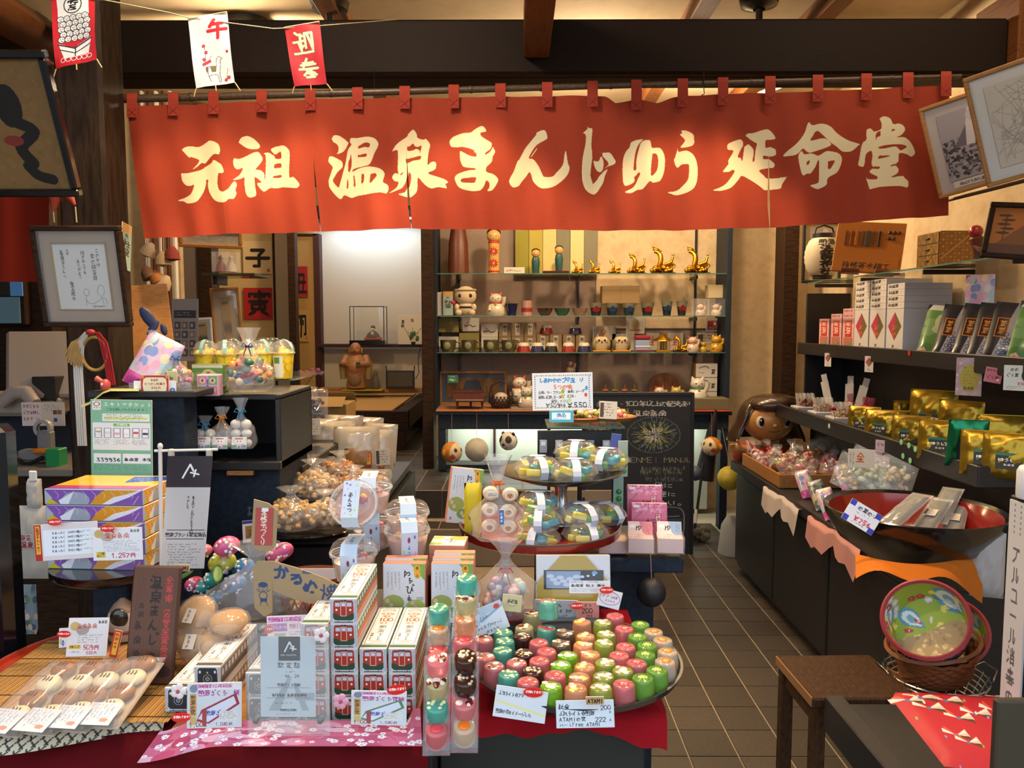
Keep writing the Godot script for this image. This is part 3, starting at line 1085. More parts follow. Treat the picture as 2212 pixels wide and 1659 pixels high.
	for k in 4: pen(V2([22+k*16,32,22+k*16,92+k % 2*14]),1,"50545c"); scrib(16+k*16,32,8,62,1,"30343a",true)
	disc(44,158,46,32,"97a555"); disc(140,170,40,24,"a2b84e"); disc(86,198,34,22,"6ea048")
	for q in [[18,150],[34,168],[126,160],[140,176],[80,194],[92,206]]: blossom(q[0],q[1],9,"d8b8b0","c08080")
	for k in 5: pen(V2([146+k*6,150,146+k*6,130]),1.2,"5a7038"); disc(146+k*6,130,3,4,"d8dcc8")
	rect(16,214,8,12,"b05040")
	open("warabi lid",120,70,"dfe0d4")
	disc(20,14,22,12,"97a555"); disc(90,16,34,16,"97a555"); poly([0,46,50,60,0,70],"7aa84a"); disc(30,58,9,9,"e0a428"); pen(curve(V2([44,24,56,30,70,26,66,44,84,40])),3,"241e20"); scrib(84,40,30,22,4,"8a9088")
	# train boxes
	for k in 2:
		var dark:=k==1
		open("train dark" if dark else "train red",96,88,"c2c8d0")
		var body:="23272c" if dark else "a5301f"
		var low:="23272c" if dark else "24452e"
		poly([12,12,18,5,78,5,84,12,86,70,78,78,18,78,10,70],body)
		if not dark: poly([10,52,26,56,34,62,62,62,70,56,86,52,86,70,78,78,18,78,10,70],low)
		if dark:
			ring(48,46,16,16,1.4,"c8ccd0"); ring(48,46,7,7,1.6,"e8ecf0"); pen(V2([44,42,52,50]),1.4,"e8ecf0"); pen(V2([52,42,44,50]),1.4,"e8ecf0")
			disc(20,20,4,6,"c8d0d8"); disc(76,20,4,6,"c8d0d8"); disc(48,22,3.5,3.5,"c8d060")
		else:
			rect(14,6,68,5,"7a3a34"); rect(38,4,20,5,"1a1c20"); scrib(40,4,16,4,1,"e8ecf0")
			rect(18,14,17,14,"b8c4d4"); rect(61,14,17,14,"b8c4d4"); rect(39,13,18,48,"a5301f"); rect(41,15,14,12,"c4d0e0")
			ring(48,37,.1,.1,1,"e8ecf0"); pen(V2([38,12,58,12,58,62,38,62,38,12]),1.2,"e8d8d0")
			disc(23,40,4,4,"ece8e0"); disc(73,40,4,4,"ece8e0")
		rect(0,4,9,78,"aab2bc"); rect(87,4,9,78,"aab2bc")
		rect(14,83,68,2.5,"1c2026"); rect(28,79,2,5,"1c2026"); rect(66,79,2,5,"1c2026")
		open("train top dark" if dark else "train top red",96,300,"ece8e2")
		pen(V2([8,8,88,8,88,270,8,270,8,8]),1.6,"3a4a40" if not dark else "3a3c40")
		rect(0,276,96,18,"4a4844" if dark else "3a6040")
		ring(48,28,26,12,2,"50585a")
		for q in 8: disc(26+q*6.3,22+(q % 2)*5,3,2.5,["6a7a58","8a5a30","404850"][q % 3])
		text("熱海駅",22,46,17,"a8703c",2,false,1.05); text("開業",32,64,16,"a8703c",2); text("100",20,82,32,"9a5c30",5,false,.95); text("周年",30,116,17,"a8703c",2)
		text("熱",34,140,30,"303030",2.4,false,1,.1); text("海",36,170,26,"303030",2.4,false,1,.1); text("ざくら",42,196,21,"303030",2.4,true,.85)
		text("夜桜",16,196,12,"303030",1.4,true); text("5本入",16,222,10,"303030",1.2,true)
		for q in 7: rect(30+q*6,246+(q % 2)*2,4,16,"dca49c")
		open("train side dark" if dark else "train side red",300,88,"d8d2c8")
		if dark:
			rect(0,10,300,60,"8a7e74")
			for q in 12: rect(8+q*25,16,16,24,"e4e0d8")
			for q in 30: rect(q*10,50,5,16,"3a3c40")
		else:
			rect(0,6,300,30,"4c7a46"); rect(0,36,300,22,"c86a34")
			for q in 10: rect(10+q*30,12,18,18,"dfe4e4")
			for q in 40: rect(q*7.5,60,4,20,"b8483c")
	for k in 2:
		open("flyer %d" % k,150,124,"cdd6da")
		rect(0,0,150,20,"e6e2e4"); text("熱海駅開業100周年記念",20,4,11,"b03a80",1.3,false,.85)
		text("熱海ざくら夜桜" if k else "熱海ざくら夢桜",30,20,17,"a83c8c",2.1,false,.95)
		disc(18,16,11,11,"7a8ea0"); rect(8,30,18,60,"c0a060"); text("熱海の夜",10,34,13,"6a3a20",1.6,true)
		poly([26,104,40,74,134,30,144,60,60,112],"54805a" if k else "9a3040"); poly([30,98,44,78,128,38,136,58,58,108],"d4dae8"); text("熱海ざくら",50,76,14,"3848a0",2,false,1.0,.2)
		rect(88,78,50,26,"d8dcd4"); scrib(90,80,46,22,4,"806890"); rect(42,74,12,44,"a04848"); rect(8,92,18,22,"c8b070")
		text("1,000",6,106,15,"a05040",2); text("1,080円",78,108,11,"8a3a60",1.5)
	open("special pack",200,80,"ece4ea")
	text("熱海駅開業100周年記念",6,4,15,"b83a9c",2,false,.88); disc(188,12,14,8,"d03028")
	rect(4,24,84,24,"a860b8"); text("特別パッケージ",6,28,13,"f4ecf4",1.8,false,.9); text("熱海ざくら夜桜",98,26,15,"a04878",2,false,.9); scrib(98,48,90,16,2,"404048"); rect(30,54,50,22,"a8b890"); text("熱海ざくら",98,66,12,"a04878",1.6)
	open("cherry cloth",400,90,"c2607c")
	for k in 60: disc(rng.randf_range(0,400),rng.randf_range(0,90),rng.randf_range(10,26),rng.randf_range(8,18),["cf90a8","b8486a","d8a8b8","ad3c5c","c2607c"][k % 5])
	for k in 20: pen(V2([rng.randf_range(0,400),rng.randf_range(0,90),rng.randf_range(0,400),rng.randf_range(0,90)]),1.2,"a03854")
	for k in 90: blossom(rng.randf_range(4,396),rng.randf_range(4,86),rng.randf_range(4,7),"e9e4e6","b05068")
	more_prints()
func a_plus(x: float,y: float,s: float,c: String):
	pen(V2([x-s*.42,y+s,x+s*.02,y+s*.12,x+s*.26,y+s*.56]),s*.13,c)
	pen(V2([x+s*.08,y+s*.66,x+s*.62,y+s*.78]),s*.11,c)
	pen(V2([x+s*.4,y+s*.48,x+s*.3,y+s*.92]),s*.11,c)
func wave_wrap(w: int,h: int):
	poly([0,0,w*.08,h*.6,0,h],"a9b4c0"); poly([0,h,w*.06,h*.62,w*.14,h],"c8b820")
	disc(w*.32,h*.7,w*.14,h*.55,"9aa6b4")
	poly([w*.14,h*.75,w*.3,h*.15,w*.24,h,w*.16,h],"dfe6ee")
	poly([w*.46,h,w*.54,h*.35,w*.62,0,w*.98,0,w*.8,h*.4,w*.62,h],"d8961c")
	poly([w*.58,h,w*.7,h*.5,w*.84,h*.28,w*.97,0,w,0,w*.86,h*.5,w*.66,h],"dfe6ee")
	for k in 9:
		pen(curve(V2([w*(.1+k*.095),h*.1,w*(.14+k*.095),h*.35,w*(.13+k*.095),h*.6])),1.5,"dcc8e8")
	pen(V2([w*.9,h,w*.96,h*.4]),1.5,"dfe6ee")
func more_prints():
	open("anmitsu",70,150,"bcd0e2")
	text("あんみつ",22,46,22,"4a2a3a",3,true,.92); scrib(50,40,8,50,1,"5a6a80",true)
	for k in 12: disc([14,56,20,60,10,54,16,60,28,40,12,34][k],[12,20,34,106,60,120,132,128,18,138,110,146][k],4,4,["6a6ab0","a8c86a","e0a0b0","d8d890"][k % 4])
	open("anmitsu side",70,60,"bcd0e2")
	disc(32,16,6,6,"8a3a5a"); text("みつ",28,26,11,"4a5a78",1.4,true)
	for k in 5: disc([10,56,14,60,50][k],[40,10,54,44,52][k],4,4,["a8c86a","6a6ab0","d8d890","e0a0b0"][k % 4])
	# jelly cards
	open("jelly card",190,90,"c8d4dc")
	text("純金",8,12,18,"23262c",2.4); text("ぷれらイト☆熱海",8,34,17,"23262c",2,false,.85); text("ATAMIの夜",10,54,15,"23262c",1.8,false,1.1); text("ハートFrom ATAMI",10,72,14,"23262c",1.6,false,1.0)
	text("200",146,16,18,"23262c",2); text("222",128,54,18,"23262c",2); text("え",172,34,10,"23262c",1.4); text("え",172,60,10,"23262c",1.4)
	open("jelly card two",180,90,"ccd4d8")
	text("ぷるらイト☆アタミ",10,14,13,"3a3e46",1.8,false,.85); poly([0,40,180,66,180,72,0,46],"d8d488"); text("熱海の花をイメージした",8,66,13,"3a3e46",1.7,false,.85)
	open("atami tag",60,26,"b8905c"); text("ATAMI",6,6,15,"241c14",3,false,1.05)
	open("blue leaflet",150,100,"b4ccdc")
	poly([0,40,150,20,150,100,0,100],"d8e6ee"); poly([0,30,60,40,150,14,150,22,60,50,0,40],"88b4d0"); text("最中かや白白".substr(1),30,30,11,"5a7a90",1.3); disc(128,16,12,9,"c84840"); text("みんなでわけっこ",30,60,14,"4a6a8a",1.6,false,.9,.15); text("おもたせ編",60,80,13,"4a6a8a",1.5)
	open("yokan box",180,170,"b8c0c8")
	poly([60,0,120,0,180,100,180,60,180,170,0,170,0,100],"a89038"); poly([0,0,58,0,0,90],"c8ced4"); poly([124,0,180,0,180,84],"c8ced4")
	rect(18,54,146,70,"22262c"); rect(24,58,84,62,"7e98b8")
	for k in 9: disc(34+k*8,76+(k*13) % 34,9,7,"b8c8dc"); disc(142,64,7,7,"60a0d0")
	for k in 3: disc(112+k*14,78-k*3,5-k,5-k,"c0d0e0")
	rect(80,92,100,46,"dfe4e8"); text("延命堂 極上 菓子",84,104,11,"2a2e36",1.4,false,.9); scrib(84,94,90,8,1,"2a2e36"); scrib(84,120,80,14,2,"5a626c")
	open("jelly gift",130,60,"9fa6ac")
	text("輝☆極上ようかんゼリー".substr(1),10,6,12,"2c3038",1.4,false,.85); text("お詰め合わせ",56,20,11,"2c3038",1.3,false,.85); scrib(20,34,90,22,3,"2c3038")
	open("pink price",70,50,"c88478")
	text("ひとつ",10,4,12,"4a2a24",1.6); text("200",16,18,18,"4a2a24",2.4); text("216",30,38,10,"4a2a24",1.4)
	open("bubble card",90,60,"dfe2e6"); ring(45,28,40,22,2,"8a6a98"); text("クリア感のお茶",14,18,10,"6a5a7a",1.3,false,.85); text("キラキラ",28,32,10,"6a5a7a",1.3)
	open("candy label",76,62,"cfc690"); ring(38,30,18,13,2.4,"6a9ab0"); text("あめ玉",18,16,15,"241e1c",2.2,false,.9)
	# board with chalk writing
	open("chalkboard",230,500,"1e2224")
	text("共に・・100年以上の歴史あり",26,16,19,"c6c6be",2,false,.78); disc(204,34,2.4,2.4,"c6c6be")
	text("たみ",40,46,20,"c6c6be",2); ring(86,58,11,7,1.8,"c8c878")
	for k in 3: pen(curve(V2([80+k*6,58,78+k*6,52,82+k*6,48,80+k*6,42])),1.8,"c8c878")
	text("温泉延命饅頭",104,46,19,"c6c6be",1.9,false,.92)
	for q in [[148,124,56,"8aa090","b8ba58"],[34,124,46,"8a8070","a89a78"]]:
		for k in 260:
			var a:=rng.randf()*TAU
			var r0: float=q[2]*rng.randf_range(.02,.75)
			var r1: float=r0+q[2]*rng.randf_range(.1,.3)
			var cc: String=q[4] if r0<q[2]*.5 else q[3]
			if r0<q[2]*.25: cc="c8c8be"
			pen(V2([q[0]+cos(a)*r0,q[1]+sin(a)*r0,q[0]+cos(a)*minf(r1,q[2]),q[1]+sin(a)*minf(r1,q[2])]),1.0,cc)
		for k in 60: disc(q[0]+cos(k*TAU/60)*q[2],q[1]+sin(k*TAU/60)*q[2],1.3,1.3,"9aa8a0")
	text("ONSENENMEI MANJU",40,192,20,"8e8a6a",1.6,false,.9)
	for k in 130: rect(rng.randf_range(120,214),rng.randf_range(222,244),1,rng.randf_range(4,12),["8a8a62","6a6e6a"][k % 2])
	for k in 70: rect(rng.randf_range(130,214),rng.randf_range(254,266),1,rng.randf_range(4,10),"6a6e6a")
	text("供に、",150,272,20,"c6c6be",2); text("土産に、",140,300,19,"c6c6be",2); text("さい",160,328,18,"c6c6be",2); ring(204,344,3,3,1.6,"c6c6be")
	for s in [[120,372,150,354,206,356,214,400,212,440],[128,384,204,380],[128,404,206,402],[150,420,176,420,176,444,150,444,150,420]]: pen(curve(V2(s)),2,"a8aaa6")
	rect(126,388,84,12,"3c4650")
	# sweet shop price board, candies
	open("happy pig",170,110,"dde6ee")
	for k in 26:
		disc(8+k*6.2,8,2,2,["b8a848","88808a"][k % 2]); disc(8+k*6.2,102,2,2,["b8a848","88808a"][k % 2])
	for k in 14:
		disc(8,12+k*6.5,2,2,"88808a"); disc(160,12+k*6.5,2,2,"88808a")
	text("しあわせのブタ玉取り飴",18,14,15,"2a86c8",2.6,false,.84); text("5つの味",60,34,15,"d0602c",2,false,.95)
	text("白色:ラ・フランス",16,52,10,"30343a",1.3,false,.85); text("青色:ソーダ",98,50,10,"30343a",1.3,false,.85); text("黄色:紅色ゴールド",16,66,10,"30343a",1.3,false,.85); text("紅色:",98,64,10,"30343a",1.3); text("黄色:メロン",52,78,10,"30343a",1.3,false,.9)
	disc(86,54,5,6,"98b030"); disc(84,68,5,5,"d0b820"); disc(104,81,6,6,"b8d890"); disc(152,46,4,7,"4898d8"); disc(150,66,4,6,"d04848")
	text("¥509",36,88,14,"30343a",1.8); text("税込",74,90,10,"30343a",1.3); text("¥550",96,86,18,"30343a",2.4,false,1.1)
	open("goods tag",80,44,"3aa4c4"); rect(8,8,62,26,"d8eaf2"); text("商品",24,10,15,"3a78b8",2.2); scrib(14,28,48,6,1,"50607a")
	# postcards and tins
	open("sakura bath",150,170,"cd6486")
	for k in 70: disc(rng.randf_range(0,150),rng.randf_range(0,60)*rng.randf(),rng.randf_range(4,9),rng.randf_range(4,9),["d87c9a","c04870","e098b0"][k % 3])
	for k in 14: disc(rng.randf_range(70,150),rng.randf_range(130,170),9,9,["c04870","d87c9a"][k % 2])
	pen(V2([12,70,50,34]),2,"5a2a34"); rect(100,44,26,40,"a83048"); rect(104,48,18,32,"eadfd8"); text("熱海",105,49,16,"a83048",2.2,true,.95)
	text("桜",60,66,40,"3a2428",3.6); text("温",66,122,36,"3a2428",3.4); rect(8,8,24,12,"e8e4e8"); scrib(28,96,20,60,4,"8a3a54",true)
	for k in 2:
		open("yu card %d" % k,110,120,"dfc4bc" if k==0 else "dccfc8")
		poly([50,0,110,0,110,80,66,50],"c87c88" if k==0 else "8aa4c0"); text("ゆ",32,14,30,"3a2a2c",3.6); ring(48,62,6,4,1.4,"b84848"); ring(60,62,6,4,1.4,"b84848"); rect(8,14,24,14,"e4e8ec")
		scrib(84,12,20,50,3,"5a3a40",true); scrib(50,74,16,36,2,"6a5048",true)
		for q in 8: disc(20+q*10,96+(q % 3)*6,8,5,["e8dcc8","d8b8a8"][q % 2])
	# right wall goods
	open("gold tea end",70,26,"d4d0cc"); text("純金茶",6,4,14,"241e1c",2.2,false,.9); scrib(48,8,18,8,1,"b05060")
	open("gold tea front",80,170,"cfccc8")
	poly([40,12,72,64,40,116,8,64],"b03058"); poly([40,12,72,64,40,116,44,64],"6a5a30")
	for k in 20: disc(rng.randf_range(28,46),rng.randf_range(60,100),3,4,["b88030","8a4a30"][k % 2]); disc(50,150,10,8,"c8a030"); text("茶",28,132,12,"30343a",1.5)
	open("plum tea",64,140,"d8a8a8")
	rect(14,8,38,70,"b82c28"); text("熱海",18,12,28,"ecd8c0",3,true,.95); rect(6,80,52,56,"b8685c"); text("梅こぶ茶".substr(1),22,66,20,"8a8a58",2.6,true,.9); disc(48,110,9,9,"6a8a50")
	open("plum tea end",64,24,"d0a4a4"); text("熱海の茶",6,6,11,"7a3a40",1.6,false,1.1)
	open("hoji label",64,70,"1e2220"); rect(0,0,64,12,"1f6a50"); text("ほうじ茶",6,22,16,"e8e4da",2.6,false,.82); text("延命堂",20,46,9,"c8c4ba",1.2); pen(V2([8,44,14,36]),2.4,"7a9a40")
	open("guri label",64,40,"20262a"); text("ぐり茶",12,10,16,"d8dcd8",2.2,false,.95)
	open("guri price",64,120,"d8bcc0"); rect(0,44,64,2,"c09aa0"); text("ぐり茶",6,12,17,"2a2426",2.2,false,.95); text("ぐり茶",4,56,12,"2a2426",1.5); scrib(4,72,50,8,1,"2a2426"); text("¥ 600",6,92,16,"2a2426",2.2)
	open("nori price",90,62,"e4e6ec")
	for q in [[0,0],[74,0],[0,46],[74,46]]: rect(q[0],q[1],16,16,"2c3cb0")
	text("椎の茶".substr(1)+"のり",24,6,14,"23262c",1.8); scrib(26,24,40,8,1,"23262c"); text("¥756",26,34,17,"c02830",2.4); scrib(28,52,34,6,1,"23262c")
	open("gold egg note",80,130,"b89ca0")
	for k in 40: disc(rng.randf_range(0,80),rng.randf_range(0,130),6,6,["c0a8b0","b08c98","ccbcc0"][k % 3])
	disc(42,70,30,48,"b3a244"); scrib(24,44,38,50,5,"8a6a28"); text("延命堂",24,98,12,"5a4a20",1.4,false,.9); pen(curve(V2([24,32,28,35,32,32])),1.4,"5a4a20"); pen(curve(V2([50,32,54,35,58,32])),1.4,"5a4a20")
	open("pink note",60,60,"c87080"); text("おすすめ",4,6,11,"4a2028",1.5); text("ぐり茶",8,32,14,"4a2028",1.8); disc(48,46,6,5,"e8d0b0")
	open("izu note",90,90,"cfd4cc"); text("伊豆のお".substr(1),8,8,14,"2a3028",1.8); text("ぐり茶",8,28,14,"2a3028",1.8); disc(74,36,14,20,"3a3428"); text("¥600",46,58,13,"b85060",1.8); scrib(8,74,70,12,2,"50584c")
	open("lantern",220,120,"c9bfa4")
	for k in 24: rect(0,k*5,220,1,"a89c80")
	text("熱海",86,6,20,"201c18",3.2); text("湯前神社",92,26,24,"201c18",4.6,true,.94)
	rect(168,40,22,58,"bdb296"); pen(V2([168,40,190,40,190,98,168,98,168,40]),1.6,"201c18"); text("商店",170,46,18,"201c18",2.6,true,1.2)
	open("yosegi board",200,60,"b06c1e")
	for k in 120: rect(rng.randf_range(0,200),rng.randf_range(0,60),rng.randf_range(20,90),1,["a8641a","b87424","b47020"][k % 3])
	text("箱根寄木細工".replace("根","格"),24,22,24,"3a2a18",3.2,false,1.05,.1)
	open("inlay",150,150,"8a5a1c")
	for a in 10:
		for b in 10:
			poly([a*15+2,b*15+8,a*15+8,b*15+2,a*15+13,b*15+7,a*15+7,b*15+13],["c08a3c","a06c24","8a5a1c","b27c30"][(a+b*2) % 4])
	poly([0,110,110,0,134,0,0,134],"6a4214"); poly([0,114,114,0,130,0,0,130],"b07830")
	open("drawer face",90,44,"6e4a1a")
	for k in 14: pen(V2([rng.randf_range(0,90),0,rng.randf_range(0,90),44]),rng.randf_range(2,8),["7e5620","5c3c14","8c6428"][k % 3])
	open("fuji inlay",120,150,"a8641c")
	poly([20,110,60,60,84,34,108,70,120,84,120,130,0,130],"7a4a18"); poly([74,48,84,34,94,50,86,46,80,50],"d8c090")
	for k in 5: disc(24+(k % 2)*8,26+k*14,14,4,"4a3012"); pen(V2([28,20,26,104]),2.4,"4a3012"); rect(0,118,120,32,"5c3812")
	open("old photo",150,170,"8d8488")
	for k in 300: disc(rng.randf_range(0,150),rng.randf_range(70,160),rng.randf_range(2,7),rng.randf_range(2,5),["2a2428","3a3438","5c5458","7a7074","1e1a1e"][k % 5])
	poly([40,78,70,40,100,60,130,80,130,90,30,90],"5a5058"); poly([62,90,70,40,82,0,110,4,96,40,84,92],"b8b0b0"); disc(96,20,22,16,"aaa2a4")
	open("map print",150,170,"b7ab96")
	for k in 40: pen(curve(V2([rng.randf_range(0,150),rng.randf_range(0,170),rng.randf_range(0,150),rng.randf_range(0,170),rng.randf_range(0,150),rng.randf_range(0,170)])),1,"8e8270")
	open("photo caption",150,20,"bdb2aa"); text("野中山から見た湯け",6,4,12,"3a3432",1.5,false,.85); scrib(90,5,54,9,1,"6a605c")
	open("gold art",140,240,"7e6034")
	for k in 200: disc(rng.randf_range(0,140),rng.randf_range(0,240),6,6,["7a5c30","826438","7e6034"][k % 3])
	disc(62,84,24,40,"16120e"); pen(curve(V2([60,110,96,130,66,160,80,190])),22,"16120e"); pen(curve(V2([70,196,84,214,108,222])),20,"16120e"); disc(56,148,18,10,"7a2a24")
	for q in [["子","cbb68e"],["寅","a81e22"],["丑","a81e22"],["卯","c29a58"]]:
		open("wall "+q[0],90,96,q[1])
		text(q[0],8,8,76,"17120e",9.5); rect(74,80,9,10,"a8603a" if q[1] != "a81e22" else "7a1818")
	open("shikishi",80,80,"cdc8ba"); text("福",40,8,10,"2a2826",1.4); text("茶和",10,12,11,"2a2826",1.6,true)
	for k in 7: pen(curve(V2([40,70,30+k*5,50,20+k*9,34+k % 3*8])),1.3,"4a4c48"); disc(44,50,6,5,"4a6a3a"); disc(62,60,5,5,"3e5e34")
	open("photo sheet",90,130,"8a8478")
	rect(8,24,74,16,"2a2a2e"); scrib(14,27,60,10,2,"b8b4ac")
	for a in 3:
		for b in 4: rect(10+a*25,48+b*19,20,15,["4a4244","6a5a58","3a4450","7a6a5c"][(a+b) % 4]); rect(14+a*25,52+b*19,8,7,"a89484")
	open("ukiyo",80,100,"9c8250")
	for k in 12: disc(10+k*6,64+k % 3*5,4,12,["5a4a28","6a3a28","4a5a40"][k % 3]); scrib(8,8,64,14,1,"4a3a1c")
	open("screen print",160,70,"6a4a20")
	for k in 6: rect(k*27,0,1,70,"3a2810"); poly([60,8,96,8,120,70,40,70],"283448")
	for k in 8: pen(V2([20+k*17,70,24+k*16,30]),2,"241a10")
	# wooden board with carved blue, round plaque, sticker, yellow notes
	open("vertical sticker",30,130,"8aa098"); rect(0,0,30,26,"b08a4a"); text("雷社堂".substr(1),4,44,22,"2c2418",3,true,1.1); text("本",8,28,12,"384c48",1.6)
	open("round plaque",120,120,"7c4a1e")
	for k in 60: rect(rng.randf_range(0,120),rng.randf_range(0,120),40,1,"744418"); ring(34,44,11,11,1.6,"241810"); text("元",29,38,11,"241810",1.3)
	for k in 4: scrib(44+k*14,26,9,60-k*4,1,"241810",true)
	open("gold ads",60,34,"b8b0a0"); text("金運",18,6,18,"a84820",2.2); scrib(4,6,12,24,2,"6a5a48",true)
	open("card white",50,34,"c8c2b4"); text("小判",10,8,10,"4a3a30",1.4); pen(curve(V2([12,20,24,18,30,22,40,20])),2,"2a2420"); disc(8,20,2,4,"b84838")
	open("carton label",60,30,"c4beb4"); pen(curve(V2([10,10,26,6,36,10])),2,"5a5450"); text("三招茶".substr(1),30,12,12,"2a2622",1.6); scrib(8,18,20,6,1,"5a5450")
	open("fuji box",40,50,"8a7450"); rect(12,4,16,40,"c0b6a4"); text("富士".replace("富","和"),14,8,12,"2a2622",1.5,true)
	open("owl card",60,46,"bdb8aa"); disc(30,22,12,14,"a89468"); rect(14,34,32,5,"b8742c"); pen(V2([8,16,8,38,52,38,52,14]),1,"7a746a")
	open("bank label",50,40,"b8a898"); rect(6,8,38,26,"8a2a20"); text("貯金",12,10,11,"e0d0c0",1.4); text("バンク".replace("バ","ハ"),10,22,10,"e0d0c0",1.3)
	open("green tag",50,34,"1c6a44"); text("木製ハ",6,14,12,"d8e4d8",1.5); pen(curve(V2([12,10,24,4,36,10])),1.6,"d8e4d8")
	open("dispenser text",40,420,"c8c8c6"); text("アルコール消毒のご協力をお願いします",10,40,17,"5a5c60",2,true,1.12)
	for k in 12: disc(12+k % 2*12,4+k/2*5,1.4,1.4,"6a6c70")
	open("bottle label",90,120,"dfe2e6"); rect(10,8,5,60,"9a2a34"); text("手指消毒用",22,12,14,"3a4450",1.8,false,.95); text("アルコール",22,30,14,"3a4450",1.8,false,.95); scrib(24,50,58,60,8,"7a848e")
	open("noshi cloth",300,200,"b01c2c")
	for k in 15:
		var x:=rng.randf_range(10,280)
		var y:=rng.randf_range(10,185)
		for q in 5:
			var a: float=-.5+q*.35+(PI if q>2 else .0)
			poly([x,y,x+cos(a)*32,y+sin(a)*26-4,x+cos(a)*36,y+sin(a)*26+6],["ddd6cc","c8bca8","4a3a20","e4dfd6","d05040"][q])
		disc(x,y,5,4,"5a6aa0")
	for k in 18: disc(rng.randf_range(0,300),rng.randf_range(0,200),3,4,["d8ccd8","7a8ac0","88a048"][k % 3])
	open("weave cloth",240,60,"c8c0a4")
	for a in 30:
		for b in 8: pen(V2([a*8+(b % 2)*4,b*8,a*8+6*(1 if (a+b) % 2 else -1),b*8+6]),2,"2e2a24")
	open("patchwork",200,60,"3a1c24")
	for k in 14:
		poly([k*15,0,k*15+22,0,k*15+12,60,k*15-8,60],["2a3048","5a1c28","2e3a1c","6a2a38","1e2a4a"][k % 5])
	for k in 160: disc(rng.randf_range(0,200),rng.randf_range(0,60),2,2,["c8b060","b8c0d0","a84050","8aa050"][k % 4])
	open("basket lining",200,60,"a08a60")
	for k in 200: disc(rng.randf_range(0,200),rng.randf_range(0,60),3,2,["b8a478","8e7850","c8b88c"][k % 3])
	poly([60,0,150,0,150,60,40,60],"93a836")
	for q in [[70,40,16],[120,18,13],[134,48,11]]: disc(q[0],q[1],q[2],q[2],"5a90a8"); disc(q[0],q[1],q[2]*.75,q[2]*.75,"d8e0dc"); disc(q[0],q[1],q[2]*.4,q[2]*.4,"78a8b8")
	for k in 24: blossom(rng.randf_range(50,146),rng.randf_range(4,56),4,["b83048","e0d060","d0c8e0"][k % 3],"f0e8c0")
	open("kimono",200,80,"b83418")
	for k in 70: disc(rng.randf_range(0,200),rng.randf_range(0,80),rng.randf_range(3,9),rng.randf_range(3,8),["d8503c","d8a890","c88050","7a8a58","d87060"][k % 5])
	open("monkey ball",120,60,"c07c20"); disc(60,30,20,22,"d8c49c"); disc(52,24,3,4,"1c140e"); disc(68,24,3,4,"1c140e"); disc(46,36,5,5,"c04848"); disc(74,36,5,5,"c04848"); pen(curve(V2([54,42,60,45,66,42])),1.4,"4a2a18"); rect(0,30,6,1,"a86818")
	open("panda ball",120,60,"d8d4ca"); rect(0,0,26,60,"2a2420"); rect(94,0,26,60,"2a2420"); disc(48,24,7,8,"2a2420"); disc(72,24,7,8,"2a2420"); disc(60,36,4,3,"2a2420"); pen(curve(V2([52,42,60,46,68,42])),1.6,"2a2420")
	open("manju slip",60,70,"ccd2d8"); scrib(6,6,46,56,6,"6a727c",true); disc(44,54,8,6,"c89080")
	open("postcard",60,90,"7a8a90")
	for k in 30: disc(rng.randf_range(0,60),rng.randf_range(0,90),8,6,["6a7a58","b8a890","4a5a6a","c8b8a0"][k % 4])
	open("green pack",110,190,"5e8a48")
	for k in 6: disc(rng.randf_range(10,100),rng.randf_range(60,160),24,16,["7aa060","4a7a3c","b8c098"][k % 3]); disc(58,60,22,30,"c8c490"); text("茶",48,46,18,"4a5a28",2); rect(0,0,110,20,"c8ccb8"); blossom(20,168,12,"d8a890")
	open("dark pack",110,190,"282a30"); poly([60,0,110,0,110,190,20,190],"a8aab0")
	for k in 60: ring(40+rng.randf_range(0,70),rng.randf_range(100,190),7,5,2,"2c3c60"); rect(16,50,34,60,"c87428"); rect(19,53,28,54,"241e1c"); text("茶茶",22,58,22,"d88a34",2.6,true,1.0)
	open("snack label",40,40,"cfc4ae"); scrib(6,4,28,32,5,"3a3028"); rect(2,4,8,32,"4a3a2c")
	open("snack card",60,80,"c8c4cc"); rect(0,0,60,12,"28308a"); rect(8,20,32,46,"8a6a3a")
	for k in 12: disc(12+rng.randf_range(0,24),34+rng.randf_range(0,28),5,4,["5a3a18","7a5424"][k % 2]); scrib(44,18,12,50,2,"30343a",true)
	open("mochi label",40,46,"cdc690"); text("北和",10,6,15,"30302a",2,true,1.0); text("小",4,14,10,"30302a",1.4)
	open("candy pouch",120,110,"c8b0c4")
	for k in 30: disc(rng.randf_range(0,120),rng.randf_range(0,80),14,10,["d89ab0","a8c0c8","d8cca8","7a8cc0","c8a0c0"][k % 5]); rect(0,84,120,26,"d05098"); text("夏の想い",34,90,12,"7a2858",1.5,false,1.1)
	open("lemon cup",160,60,"c8a818")
	for k in 30: disc(rng.randf_range(0,160),rng.randf_range(0,60),9,9,["d8c030","e0c838","b89010"][k % 3]); rect(40,6,30,50,"d8dad0"); rect(46,10,16,14,"5a8a38"); rect(100,30,40,26,"d8dad0"); scrib(102,34,34,16,3,"6a6a50")
	open("sweets tin",70,70,"d8d0cc")
	for q in [[18,18,"c87c98"],[52,18,"7aa070"],[18,52,"7aa070"],[52,52,"c87c98"]]: rect(q[0]-16,q[1]-16,32,32,q[2]); disc(q[0],q[1],10,10,"d8c8a0"); disc(q[0],q[1],4,6,"8a4a38")
	rect(30,8,10,54,"b890c0"); text("あられ",31,14,9,"4a2a5a",1.4,true)
	open("pig sack",60,60,"d8d8d4"); disc(30,24,18,16,"e4e0dc"); disc(24,22,2,3,"1c1c1c"); disc(36,22,2,3,"1c1c1c"); rect(14,6,30,6,"a02838"); rect(0,40,60,20,"5a90a8"); rect(20,34,22,20,"d8ccd8")
